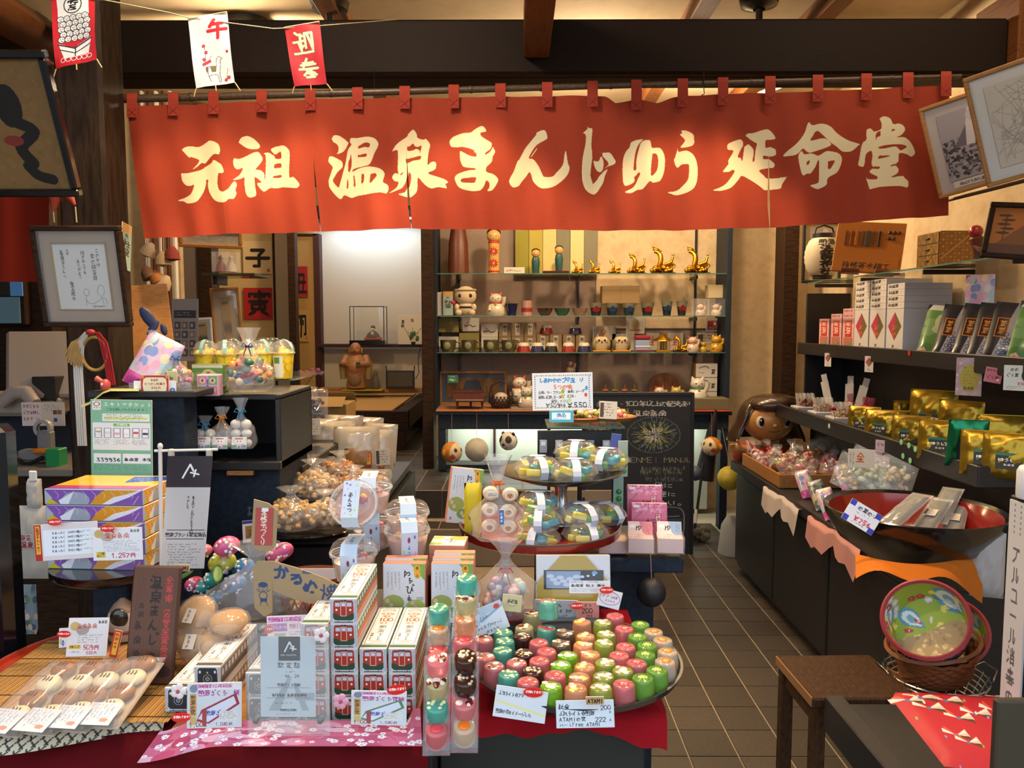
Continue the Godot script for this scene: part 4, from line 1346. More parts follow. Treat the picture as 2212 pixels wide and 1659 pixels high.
	for k in 5: disc(6+k*12,50,5,4,["4a8a48","c86888"][k % 2])
	open("dog cake",40,40,"e0cdb4"); disc(20,22,12,11,"c08a58"); disc(15,18,2,2,"241810"); disc(25,18,2,2,"241810"); disc(20,23,2,1.6,"241810"); disc(20,28,3,4,"b85060")
	open("yuki sweets",20,50,"3a70b0"); text("雪の菓子".substr(1),4,8,11,"e4ecf4",1.5,true,1.1)
	open("bag mark",60,40,"b8b2a6"); text("熱海名",2,4,16,"8a2a34",2); text("温泉",20,22,18,"8a2a34",3)
	open("carmel label",40,40,"b8b4ac"); text("かるめ",10,4,11,"30303a",1.4,true)
var M:={}
func _ready():
	rng.seed=11
	# camera: eye height 1.65 m, tipped down a little
	look=Basis(Vector3.UP,.0054)*Basis(Vector3.RIGHT,-deg_to_rad(4.51))
	var cam:=Camera3D.new()
	cam.name="camera"
	cam.fov=53.07
	cam.transform=Transform3D(look,EYE)
	cam.near=.05
	add_child(cam)
	cam.current=true
	# overcast street daylight comes in through the open shop front, warm lamps light the inside
	var env:=Environment.new()
	env.background_mode=Environment.BG_SKY
	var sky:=Sky.new()
	var sm:=ProceduralSkyMaterial.new()
	sm.sky_top_color=Color("c9d6ea")
	sm.sky_horizon_color=Color("dfe5ec")
	sm.ground_bottom_color=Color("6a6662")
	sm.ground_horizon_color=Color("b0b0ae")
	sm.sky_energy_multiplier=1.45
	sky.sky_material=sm
	env.sky=sky
	env.tonemap_mode=Environment.TONE_MAPPER_LINEAR
	env.tonemap_exposure=1.05
	env.sdfgi_enabled=true
	env.ssao_enabled=true
	env.ssil_enabled=true
	var we:=WorldEnvironment.new()
	we.name="world"
	we.environment=env
	add_child(we)
	materials()
	start_prints()
	make_prints()
	setting()
	lamps()
	noren()
	left_side()
	alcove()
	shelves()
	back_counter()
	right_side()
	front_left()
	front_middle()
	centre_tower()
	front_right()
	bind_prints()
func materials():
	M.dark=grained("dark wood",["1d130c","2a1c12","38271a","241710"],V3(.7,6,6),.55,.02,.08)
	M.beam=grained("beam wood",["140c08","1e140d","1a110b","251910"],V3(.35,5,5),.6,.025,.15)
	M.post=grained("post wood",["1a120c","261c14","32271d","20170f"],V3(4,.5,4),.55,.02,.05)
	M.rafter=grained("rafter wood",["4a2a14","6a4020","583418"],V3(5,5,.6),.55,.02)
	M.black=grained("black laminate",["17181a","1d1e20","222326"],V3(2,2,2),.42,.03)
	M.slate=grained("blue black paint",["1f2730","262f3a","2b3542"],V3(2,2,2),.5,.03)
	M.wood=grained("pale wood",["8a5c30","9c6c3c","a87a48","7e5228"],V3(2,9,9),.5,.02)
	M.redwood=grained("red wood",["4a2010","5c2c16","6a3820"],V3(3,9,9),.4,.02)
	M.plaster=grained("plaster",["b9a27e","c4ae8a","cbb794","bfa884"],V3(1.2,1.2,1.2),.9,.012,.02)
	M.ceil=grained("ceiling board",["b8a588","c2b092","bcaa8d"],V3(1,1,1),.9,.01)
	M.tile=[grained("tile a",["35302b","3e3832","463f38"],V3(3,3,3),.42,.03,.02,3),grained("tile b",["38322c","413a33","4a433b"],V3(3,3,3),.45,.03,.02,5),grained("tile c",["302c28","3a352f","403a33"],V3(3,3,3),.4,.03,.02,8)]
	M.grout=grained("grout",["857b6a","968a76","a09482"],V3(6,6,6),.9,.05)
	M.paper_wall=grained("woven wall paper",["7f6e62","8c7a6c","97867a"],V3(1.5,14,1.5),.85,.03)
	M.felt=grained("red felt",["4a070c","560a10","5e0c12"],V3(9,9,9),.95,.08)
	M.film=mat("f4f8fa",.08,.0,.10)
	M.film2=mat("f4f4f0",.12,.0,.22)
	M.clear=mat("f6fafa",.04,.0,.06)
	M.glass=mat("e0eee8",.03,.0,.10)
	M.glassedge=mat("4f8070",.15,.0,.75)
	M.gold=mat("d9a02c",.28,1.0)
	M.white=mat("dcd8d0",.5)
	M.jet=mat("141416",.45)
	M.chrome=mat("b8bcc0",.2,1.0)
	M.carton=grained("carton",["8f7448","9a7e50","a58a5c"],V3(5,5,5),.85,.04)
	M.lacq=mat("0e0c0c",.18,.0,1.0,"coat")
	M.lacquer_red=mat("7a1a14",.2,.0,1.0,"coat")
	M.wicker=grained("wicker",["4a2410","6a3a1c","7c4a28"],V3(20,20,20),.5,.05)
	M.bamboo_pale=grained("pale bamboo",["8a6434","a47c46","b68e56"],V3(30,30,4),.55,.05)
# box given by its corners' extents: x0 x1, y0 y1, distance d0 (near) d1 (far)
func slab(called: String,x0: float,x1: float,y0: float,y1: float,d0: float,d1: float,mt: Material,bevel:=.004) -> MeshInstance3D:
	var s:=V3(x1-x0,y1-y0,d1-d0)
	return struct(called,boxm(s,bevel),mt,T0(V3((x0+x1)*.5,(y0+y1)*.5,-(d0+d1)*.5)))
func tiles(parent: Node3D,x0: float,x1: float,d0: float,d1: float,p0: Vector3,pitch: float,h: float,upright:=false):
	var gap:=.007
	var m:=boxm(V3(pitch-gap,.008,pitch-gap) if not upright else V3(pitch-gap,h,.008),.0015)
	var i0:=int(ceil((x0-p0.x)/pitch))
	var i1:=int(floor((x1-p0.x)/pitch))
	var j0:=int(ceil((d0+p0.z)/pitch))
	var j1:=int(floor((d1+p0.z)/pitch))
	if upright:
		j0=0; j1=1
	for i in range(i0,i1):
		for j in range(j0,j1):
			var q:=V3(p0.x+(i+.5)*pitch,p0.y-.004,p0.z-(j+.5)*pitch)
			if upright: q=V3(p0.x+(i+.5)*pitch,p0.y,p0.z)
			part(parent,"tile",m,M.tile[rng.randi() % 3],T0(q-parent.position))
func setting():
	# lower floor with the tiles that show, raised floor behind two steps
	var fl:=slab("floor",-3.3,2.7,-.15,-.004,-1.5,9.6,M.grout)
	tiles(fl,.25,1.75,1.9,6.3,on(1503,1314.3,.0),.1914,.0)
	var p:=on(839.6,1057,.466)
	var rf:=slab("floor_raised",-2.9,.72,.0,.462,-p.z,9.6,M.grout)
	tiles(rf,-1.75,.3,-p.z,8.9,V3(p.x,.466,p.z),.1914,.0)
	tiles(rf,-1.4,.3,0,0,V3(p.x,.36,p.z+.004),.1914,.195,true)
	var st:=slab("floor_step",-2.9,.72,.0,.256,-p.z-.3,-p.z,M.grout)
	tiles(st,-1.4,.3,-p.z-.3,-p.z+.01,V3(p.x,.26,p.z+.29),.1914,.0)
	slab("ground_street",-14,14,-.3,-.15,-14,-1.5,grained("asphalt",["55534f","605e5a","6a6864"],V3(3,3,3),.95,.05))
	# shell
	slab("wall_left",-3.3,-3.0,-.15,3.5,.6,9.9,M.dark)
	slab("wall_right",2.32,2.62,-.15,3.5,.6,7.2,M.plaster)
	slab("wall_back",-.72,2.32,-.15,3.5,6.8,7.0,M.plaster)
	slab("wall_back_far",-3.0,2.6,-.15,3.5,9.6,9.8,M.plaster)
	slab("wall_middle",-.72,-.6,-.15,3.5,7.0,9.6,M.plaster)
	slab("wall_counter",-3.0,at(112,700,4.2).x,.0,3.3,4.2,4.3,M.dark)
	slab("ceiling",-3.3,2.62,3.32,3.5,.6,9.8,M.ceil)
	# beams and posts
	slab("trim_1",-1.7,1.98,at(1106,160,3.2).y,at(1106,40,3.2).y,3.2,3.4,M.beam,.01)
	slab("trim_2",-1.7,1.98,at(1106,168,3.24).y,at(1106,150,3.24).y,3.24,3.36,M.beam,.006)
	var cross:=slab("trim_3",at(1131,100,3.2).x,at(1186,100,3.2).x,at(1106,126,3.2).y,at(1106,20,3.2).y,1.3,3.2,M.rafter,.006)
	slab("trim_4",at(1131,200,3.6).x,at(1170,200,3.6).x,2.0+.75,3.32,3.4,3.52,M.post)
	slab("trim_5", -1.6, -1.433, .0, 3.32, 2.72, 2.885, M.post, .012)       # the dark post on the left
	slab("trim_6",1.98,2.1,2.66,2.98,3.14,3.44,M.rafter,.006)
	slab("trim_7",2.1,2.32,2.78,2.95,3.2,3.3,M.rafter,.006)
	slab("trim_8",2.24,2.34,2.60,2.78,1.2,3.3,M.beam,.006)
	slab("trim_9",-1.9,2.3,3.2,3.26,4.3,4.36,M.post)
	for x in [-1.0,.9,1.55]: slab("trim_10",x,x+.1,3.22,3.32,3.4,6.8,M.rafter,.004)
	struct("trim_11",tubem([at(-60,-10,2.4),at(130,100,3.1)],.075,4),M.rafter)
	slab("trim_12", 1.98, 2.09, .0, 3.32, 5.75, 5.95, M.dark)                 # post by the right hand shelves
	slab("trim_13",2.09,2.32,.0,3.32,5.9,6.0,M.plaster)
	slab("trim_14",at(914,700,6.3).x,at(938,700,6.3).x,.466,3.32,6.2,6.4,M.dark)
	slab("trim_15",at(624,700,7.4).x,at(640,700,7.4).x,.466,3.32,7.4,7.5,M.dark)
	slab("trim_16",at(431,700,6.0).x,at(461,700,6.0).x,.466,3.32,6.0,6.15,M.dark)
	slab("wall_stub",at(384,700,6.1).x,at(431,700,6.1).x,.466,3.32,6.1,6.2,mat("8d8078",.9))
	# lattice behind the hanging charms
	for k in 5: slab("trim_17",at(316+k*15,600,5.6).x,at(321+k*15,600,5.6).x,.47,3.3,5.6,5.64,M.redwood if k % 2 else M.white,.002)
	slab("wall_charms",at(250,600,5.8).x,at(392,600,5.8).x,.47,3.3,5.8,5.85,M.plaster)
	# little window behind the cash desk
	var wn:=slab("window_1",at(0,650,4.16).x-.2,at(58,650,4.16).x,at(0,702,4.16).y,at(0,606,4.16).y,4.14,4.2,M.dark)
	var day:=glow("5f8490",.22)
	part(wn,"lower_pane",boxm(V3(.3,.14,.01),.001,V3(.0,-.04,.034)),glow("55727c",.2))
	for k in 3: part(wn,"upper_pane",boxm(V3(.065,.08,.01),.001,V3(.0+k*.068,.075,.034)),[day,mat("2a2620",.5),glow("4a78a8",.25)][k])
func lamp(called: String,label: String,where: Vector3,radius: float,colour: Color,energy: float,aim=null,cone:=45.0):
	var t:=thing(called,label,"lamp",where,"ceiling lamps")
	part(t,"housing",lathem(V2([.0,.06,radius*1.2,.06,radius*1.25,.0,radius,-.004]),20),mat("2a2624",.5))
	part(t,"lens",lathem(V2([radius,-.002,radius*.6,-.012,.0,-.014]),20),glow(colour,2.5))
	var l: Light3D
	if aim==null:
		l=OmniLight3D.new()
		l.omni_range=12.0
	else:
		var s:=SpotLight3D.new()
		s.spot_angle=cone
		s.spot_angle_attenuation=.3
		s.spot_range=12.0
		l=s
	l.name="bulb"
	l.light_color=colour
	l.light_energy=energy
	l.light_size=radius*.8
	l.shadow_enabled=true
	t.add_child(l)
	l.position=V3(0,-.06-radius*.5,0)
	if aim != null: l.look_at(aim,V3(.01,0,1))
func strip(called: String,label: String,where: Vector3,size: Vector2,colour: Color,energy: float,turn:=.0,down:=-PI/2,shine:=3.0):
	var t:=thing(called,label,"lamp",where,"strip lights",turn)
	part(t,"housing",boxm(V3(size.x,.03,size.y+.03),.004,V3(0,.02,0)),M.white)
	part(t,"tube_light",boxm(V3(size.x*.97,.016,size.y),.005,V3(0,-.004,0)),glow(colour,shine))
	var l:=AreaLight3D.new()
	l.name="tube_glow"
	l.area_size=size
	l.light_color=colour
	l.light_energy=energy
	l.area_range=10.0
	l.shadow_enabled=true
	t.add_child(l)
	l.transform=Transform3D(Basis(Vector3.RIGHT,down),V3(0,-.02,0))
func lamps():
	var warm:=Color("ffd6a0")
	var warm2:=Color("ffdfb4")
	# spots in front of the curtain, above the picture
	for q in [[350,1.5,2.5],[590,2.2,2.52],[1020,2.5,2.58],[1590,2.5,2.64]]:
		var p:=at(q[0],100,q[2])
		p.y=3.05
		lamp("spot_lamp","ceiling spot lamp above the %s of the noren, out of view" % {350: "left end",590: "second panel",1020: "middle",1590: "right half"}[q[0]],p,.045,warm,q[1],p+V3(0,-1,0),37.0)
	# lamps of the room
	lamp("ceiling_lamp","round glowing ceiling lamp seen just above the red noren",on(1516,166,3.27),.11,warm2,1.5)
	lamp("ceiling_lamp","round ceiling lamp over the souvenir shelves, hidden by the noren",V3(.45,3.27,-5.0),.11,warm2,3.2)
	lamp("ceiling_lamp","round ceiling lamp over the snack tables, hidden by the noren",V3(-1.5,3.27,-4.4),.11,warm2,1.6)
	lamp("ceiling_lamp","round ceiling lamp above the front sweets table, out of view",V3(-.6,3.27,-1.9),.11,Color("ffe9cc"),1.5)
	lamp("ceiling_lamp","round ceiling lamp over the alcove step, hidden by the noren",V3(-1.7,3.27,-7.0),.11,warm,1.6)
	strip("strip_lamp","bright strip light above the right part of the noren",on(1690,182,3.28),Vector2(.06,1.1),warm2,.9,.35)
	strip("strip_lamp","strip light above the tea shelves, out of view",V3(1.6,3.28,-2.6),Vector2(1.1,.06),warm2,.9)
	strip("alcove_lamp","cool white tube hidden at the top of the alcove",V3(at(800,490,8.75).x,2.83,-8.75),Vector2(1.1,.05),Color("d0e8ff"),1.1)
	strip("counter_lamp","greenish white tube under the souvenir counter",V3(at(1250,900,6.4).x,.86,-6.42),Vector2(2.1,.04),Color("f0fff2"),1.3)
# ---- makers shared by several corners of the shop
func vc(rough:=.6) -> StandardMaterial3D:
	var key:="vertex %s" % rough
	if not mats.has(key):
		var m:=StandardMaterial3D.new()
		m.vertex_color_use_as_albedo=true
		m.roughness=rough
		mats[key]=m
	return mats[key]
func lin(h: String) -> Color:
	return Color(h).srgb_to_linear()
# many small lumps in one mesh
func lumps(n: int,half: Vector3,r: float,colours: Array,seed_: int,flat:=1.0) -> ArrayMesh:
	var g:=RandomNumberGenerator.new()
	g.seed=seed_
	var b:=B.new()
	for k in n:
		b.paint=lin(colours[g.randi() % colours.size()])
		var p:=V3(g.randf_range(-1,1),g.randf_range(-1,1),g.randf_range(-1,1))
		if p.length()>1.15: p=p.normalized()*g.randf_range(.6,1.1)
		var rr:=r*g.randf_range(.75,1.2)
		if flat<.0: b.box(p*half,V3(rr*1.9,rr*1.4,rr*g.randf_range(1.2,2.2)),Basis.from_euler(p*9.0),rr*.35)
		else: b.ball(p*half,V3(rr*g.randf_range(.8,1.3),rr*flat,rr),7,4,Basis.from_euler(V3(g.randf()*6,g.randf()*6,g.randf()*6)))
	return b.mesh()
# a flat sealed bag standing on its lower edge, wrinkled
func pillow(w: float,h: float,d: float,seed_:=1,r=null,wrinkle:=.12,n:=10,swc:="") -> ArrayMesh:
	var g:=FastNoiseLite.new()
	g.seed=seed_
	g.frequency=.9
	var b:=B.new()
	if swc: b.swatch=sw(swc)
	for side in [1,-1]:
		var rows:=[]
		for a in n+1:
			var row:=[]
			for c in n+1:
				var u:=c*2.0/n-1.0
				var v:=a*2.0/n-1.0
				var t:=(1.0-u ** 4)*(1.0-v ** 4)
				var q:=g.get_noise_3d(u*2.2,v*2.2,side*3.0)*wrinkle
				row.append(V3(u*w*.5*(1.0-.04*t),(v+1)*h*.5,side*(d*.5*sqrt(t)+q*d*t)))
			rows.append(row)
		b.grid(rows,r if side==1 else null,side==-1)
	return b.mesh()
# a sack gathered at the neck with a flared top
func sack(w: float,h: float,d: float,seed_:=1,neck:=.68) -> ArrayMesh:
	var g:=FastNoiseLite.new()
	g.seed=seed_
	g.frequency=1.0
	var b:=B.new()
	var rows:=[]
	for a in 15:
		var v:=a/14.0
		var k:=1.0
		if v<.08: k=lerpf(.75,1.0,v/.08)
		elif v<neck: k=lerpf(1.0,.12,smoothstep(neck*.45,neck,v))
		else: k=lerpf(.12,.5,(v-neck)/(1.0-neck))
		var row:=[]
		for c in 25:
			var t:=TAU*c/24.0
			var tt:=t if c<24 else .0
			var q:=1.0+g.get_noise_3d(cos(tt)*1.6,v*4.0,sin(tt)*1.6)*.22+.1*sin(tt*9.0)*smoothstep(.4,.9,v)
			row.append(V3(sin(tt)*w*.5*k*q,v*h,cos(tt)*d*.5*k*q))
		rows.append(row)
	b.grid(rows,null,false,true)
	var ctr:=Vector3.ZERO
	for c in 24: b.tri(ctr,rows[0][c+1],rows[0][c])
	return b.mesh()
func ribbon(w: float,y: float,colour: String,parent: Node3D):
	var b:=B.new()
	b.lathe(V2([w*.1,y-.004,w*.13,y,w*.1,y+.004]),12)
	for s in [-1,1]: b.tube([V3(0,y,w*.1),V3(s*.012,y+.012,w*.14),V3(s*.02,y,w*.16),V3(s*.004,y-.002,w*.12),V3(s*.014,y-.035,w*.16)],.0018,5)
	part(parent,"tie",b.mesh(),mat(colour,.5))
# a picture: frame bars, mount, print, pane
func framed(called: String,label: String,where: Vector3,w: float,h: float,bar: float,depth: float,frame_mat: Material,key: String,mount:=.0,mount_colour:="a08c74",pane:=true,turn:=.0,tilt:=.0,roll:=.0,lip:=""):
	var t:=thing(called,label,"picture",where,"",turn,tilt,roll)
	for q in [[V3(0,h*.5-bar*.5,0),V3(w,bar,depth)],[V3(0,-h*.5+bar*.5,0),V3(w,bar,depth)],[V3(-w*.5+bar*.5,0,0),V3(bar,h-bar*2,depth)],[V3(w*.5-bar*.5,0,0),V3(bar,h-bar*2,depth)]]:
		part(t,"frame_bar",boxm(q[1],bar*.2,q[0]),frame_mat)
	var iw:=w-bar*2
	var ih:=h-bar*2
	if mount>.0: part(t,"mount",boxm(V3(iw,ih,.004),.0005,V3(0,0,-depth*.2)),mat(mount_colour,.9))
	part(t,"print",pbox(V3(iw-mount*2,ih-mount*2,.002),{"f": key},"8a8478",.0002,V3(0,0,-depth*.2+.004)),pmat)
	if lip:
		for s in [-1,1]: 
			part(t,"inner_lip",boxm(V3(iw-mount*2+.006,.003,.006),.001,V3(0,s*(ih*.5-mount),-depth*.2+.006)),mat(lip,.3,.8))
			part(t,"inner_lip",boxm(V3(.003,ih-mount*2,.006),.001,V3(s*(iw*.5-mount),0,-depth*.2+.006)),mat(lip,.3,.8))
	if pane: part(t,"pane",boxm(V3(iw,ih,.0015),.0,V3(0,0,depth*.3)),M.clear)
	return t
func card(called: String,label: String,category: String,where: Vector3,w: float,h: float,key: String,turn:=.0,tilt:=-.12,roll:=.0,group:="") -> MeshInstance3D:
	return solo(called,label,category,cardm(w,h,key),pmat,xf(where,turn,tilt,roll),group)
# red oval sticker saying what sells now
func badge(label: String,where: Vector3,w: float,turn:=.0,roll:=.0):
	var b:=B.new()
	b.swatch=sw("d8201c")
	b.prism(oval(w,w*.5),.0015,Transform3D(),prints["hot"])
	solo("hot_badge",label,"badge",b.mesh(),gloss_mat,xf(where,turn,-.1,roll),"red oval badges")
# lucky cat, seated, one paw up
func lucky_cat(label: String,where: Vector3,s: float,body: String,bib: String,group:="lucky cats",turn:=.0) -> Node3D:
	var t:=thing("lucky_cat",label,"figurine",where,group,turn)
	var coat:=mat(body,.3,0,1,"coat")
	var b:=B.new()
	b.lathe(V2([0,0,.34,.0,.42,.12,.4,.32,.3,.5,.22,.56].map(func(x): return x*s)),16)
	part(t,"body",b.mesh(),coat)
	part(t,"head",ballm(V3(.3,.25,.26)*s,16,10,V3(0,.72,.02)*s),coat)
	for e in [-1,1]:
		var c:=B.new()
		c.lathe([Vector2(.1,0)*s,Vector2(.07,.1)*s,Vector2(0,.2)*s],10,Transform3D(Basis(Vector3.BACK,-e*.35),V3(e*.17,.86,.02)*s),.6)
		part(t,"ear",c.mesh(),mat("a83230",.4) if bib=="red" else coat)
		part(t,"eye",ballm(V3(.03,.035,.02)*s,8,6,V3(e*.11,.75,.25)*s),M.jet)
	part(t,"paw",tubem([V3(.26,.4,.1)*s,V3(.36,.6,.16)*s,V3(.36,.82,.16)*s],[.09*s,.09*s,.1*s],10),coat)
	part(t,"paw",tubem([V3(-.24,.4,.18)*s,V3(-.26,.2,.34)*s],[.09*s,.08*s],10),coat)
	part(t,"nose",ballm(V3(.03,.02,.02)*s,8,5,V3(0,.68,.28)*s),mat("8a2a28",.4))
	part(t,"collar",lathem(V2([.24,.5,.29,.53,.25,.57].map(func(x): return x*s)),16),mat("a82420" if bib != "green" else "2a6a3c",.5))
	part(t,"bell",ballm(V3(.06,.06,.05)*s,10,6,V3(0,.47,.3)*s),M.gold)
	return t
func shaded_bowl(r: float,h: float,thick:=.004) -> Array:
	return [Vector2(0,0),Vector2(r*.55,0),Vector2(r*.6,h*.12),Vector2(r*.85,h*.5),Vector2(r,h),Vector2(r-thick,h),Vector2(r*.82-thick,h*.5),Vector2(r*.5,h*.14),Vector2(0,h*.1)]
func felt_sheet(x0: float,x1: float,d0: float,d1: float,top: float,drop: Array,rise:=.0) -> ArrayMesh:
	# table cloth: flat top, then a fall whose length follows drop (left to right)
	var b:=B.new()
	var rows:=[]
	var n:=40
	for a in 9:
		var row:=[]
		for c in n+1:
			var t:=float(c)/n
			var x:=lerpf(x0,x1,t)
			var dl: float=lerpf(drop[int(t*(drop.size()-1.001))],drop[int(t*(drop.size()-1.001))+1],fmod(t*(drop.size()-1.001),1.0))
			var wave:=.012*sin(x*31.0)+.006*sin(x*73.0)
			if a<6:
				var f:=1.0-a/6.0
				row.append(V3(x,top-dl*f,-(d0-.012-(.02+wave)*f)))
			else:
				var f:=(a-6)/2.0
				row.append(V3(x,top+.004,-lerpf(d0+.004,d1,f)))
		rows.append(row)
	b.grid(rows)
	return b.mesh()
func front_left():
	# two display tables under red felt
	var t:=thing("display_table","long front sweets table under dark red felt, left of the jelly tray","table")
	part(t,"body",boxm(V3(1.5,.76,.36),.004,V3(-.93,.385,-1.755)),mat("1c211f",.6))
	part(t,"rear_body",boxm(V3(.6,.766,.38),.004,V3(-.5,.383,-2.125)),M.felt)
	solo("felt_cloth","dark red felt cloth hanging over the front of the sweets table","cloth",felt_sheet(-1.72,-.185,1.56,1.935,.772,[.4,.4,.36,.4,.38]),M.felt)
	t=thing("display_table","dark green black display table carrying the jelly tray","table")
	part(t,"body",boxm(V3(.47,.76,.6),.004,V3(.06,.385,-1.99)),mat("1c211f",.6))
	solo("felt_cloth","bright red felt cloth with pointed corner under the jelly tray","cloth",felt_sheet(-.175,.34,1.68,2.3,.772,[.05,.045,.03,.035,.08]),grained("bright felt",["8a1016","981620","a01a24"],V3(9,9,9),.95,.08))
	# red lacquer round tray, woven cloth, bamboo mat
	var p:=on(180,1500,.79)
	t=thing("round_lacquer_tray","large orange red lacquer tray under the bamboo mat","tray",V3(p.x,.778,-1.86))
	part(t,"disc",lathem(V2([0,0,.285,0,.3,.006,.305,.022,.297,.022,.293,.012,0,.01]),48),mat("a8341a",.3,0,1,"coat"))
	var mt:=thing("bamboo_mat","bamboo stick mat with black thread under the wooden plaque","mat",V3(p.x,.804,-1.78))
	var b:=B.new()
	var x0:=on(-60,1500,.8).x-p.x
	var x1:=on(470,1440,.8).x-p.x
	var k:=0
	var x:=x0
	while x<x1:
		b.paint=lin(["a4783c","b68a4c","8c6430","c09a5c"][k % 4])
		b.box(V3(x,0,.02*sin(k*.7)*.15),V3(.0028,.0022,.42),Basis(),.0006)
		x += .0034
		k += 1
	var sl:=part(mt,"slats",b.mesh(),vc(.5))
	sl.set_meta("kind","stuff")
	for j in 5:
		var b2:=B.new()
		var pts:=[]
		for q in 40: pts.append(V3(lerpf(x0,x1,q/39.0),.0016+.0006*(q % 2),-.19+j*.095))
		b2.tube(pts,.0009,4)
		part(mt,"thread",b2.mesh(),M.jet)
	b=B.new()
	var rows:=[]
	for a in 6:
		var row:=[]
		for c in 25:
			var f:=c/24.0
			var xx:=lerpf(-60,350,f)
			var e:=on(xx,lerpf(1602,1552,smoothstep(.0,1.0,f)),.803)
			row.append(e+V3(0,-.003-(.0 if a>1 else .014*(2-a)),lerpf(.004,-.06,a/5.0)))
		rows.append(row)
	b.grid(rows,prints["weave cloth"])
	solo("woven_cloth","black and cream woven pattern cloth peeping out under the bamboo mat","cloth",b.mesh(),pmat)
	# packs of four steamed buns
	var labels:=["pack of four steamed buns cut by the left edge","second pack of four steamed buns from the left edge","pack of four steamed buns, third from the left edge","pack of four steamed buns nearest the wooden plaque"]
	var proto: Node3D
	for j in 4:
		var q:=on([4,80,147,216][j],[1592,1590,1583,1576][j],.806)
		if j==0:
			proto=thing("bun_pack",labels[0],"sweets",q,"packs of steamed buns")
			part(proto,"tray",boxm(V3(.078,.004,.2),.001,V3(0,.002,-.1)),mat("b8a894",.4))
			for m in 4:
				var bun:=part(proto,"bun",ballm(V3(.029,.014,.025),16,8,V3(0,.014,-.045-m*.046)),mat("d6c9a4" if m % 2==0 else "8a5428",.5))
				var sb:=B.new()
				for w in 3: sb.tube([V3(-.008+w*.008,.0285,-.04-m*.046),V3(-.006+w*.008,.029,-.046-m*.046),V3(-.008+w*.008,.0285,-.052-m*.046)],.0012,5)
				part(bun,"brand_mark",sb.mesh(),mat("4a2c14",.7))
			part(proto,"slip",pbox(V3(.07,.001,.062),{"t": "manju slip"},"ccd2d8",.0002,V3(0,.031,-.012)),pmat)
			var film:=pillow(.086,.215,.052,5,null,.1,9)
			part(proto,"film",film,M.film,Transform3D(Basis(Vector3.RIGHT,-PI/2),V3(0,.015,.01)))
			proto.transform=xf(q,-.18,.28)
		else: copy(proto,labels[j],q,[-.18,-.14,-.1,-.06][j],.28)
	# plaque, price card, cat
	q_plaque()
	var pc:=on(186,1418,.806)
	card("price_card","white price card for bun packs reading 509 yen","sign",pc,.098,.095,"pack price",.12,-.25,-.03)
	card("side_card","pale card with grey dot behind the 509 yen price card","sign",on(140,1405,.806)+V3(0,0,-.02),.05,.05,"flower strip",.2,-.2)
	card("gift_strip","red and yellow strip card beside the 509 yen price card","sign",on(244,1420,.806),.022,.068,"gift strip",-.1,-.2,-.15)
	badge("red oval badge left of the 509 yen price card",at(138,1370,1.86),.034,.1,-.05)
	var c:=thing("owl_bell","small round figurine with one big dark eye behind the plaque","figurine",on(243,1400,.806)+V3(0,0,-.06))
	part(c,"body",lathem(V2([0,0,.036,.004,.044,.04,.036,.075,.02,.098,.004,.112]),18),mat("c2b49c",.4))
	part(c,"eye",ballm(V3(.024,.026,.012),14,8,V3(.006,.07,.033)),mat("24221f",.25,0,1,"coat"))
	part(c,"cap",lathem(V2([.034,.08,.022,.098,.004,.114]),14),mat("8a6a54",.5))
	part(c,"band",lathem(V2([.043,.026,.0455,.03,.043,.034]),18),mat("8a2430",.5))
	karume_corner()
	box_stand()
func q_plaque():
	var p:=on(322,1477,.806)
	var t:=thing("wooden_plaque","dark wooden plaque with black and red brush writing on bamboo mat","sign",p,"",.02,-.2,-.03)
	part(t,"board",pbox(V3(.112,.272,.016),{"f": "plaque"},"4a2e20",.004,V3(0,.136,0)),pmat)
	part(t,"stand",boxm(V3(.06,.03,.07),.003,V3(0,.015,-.045)),M.wood)
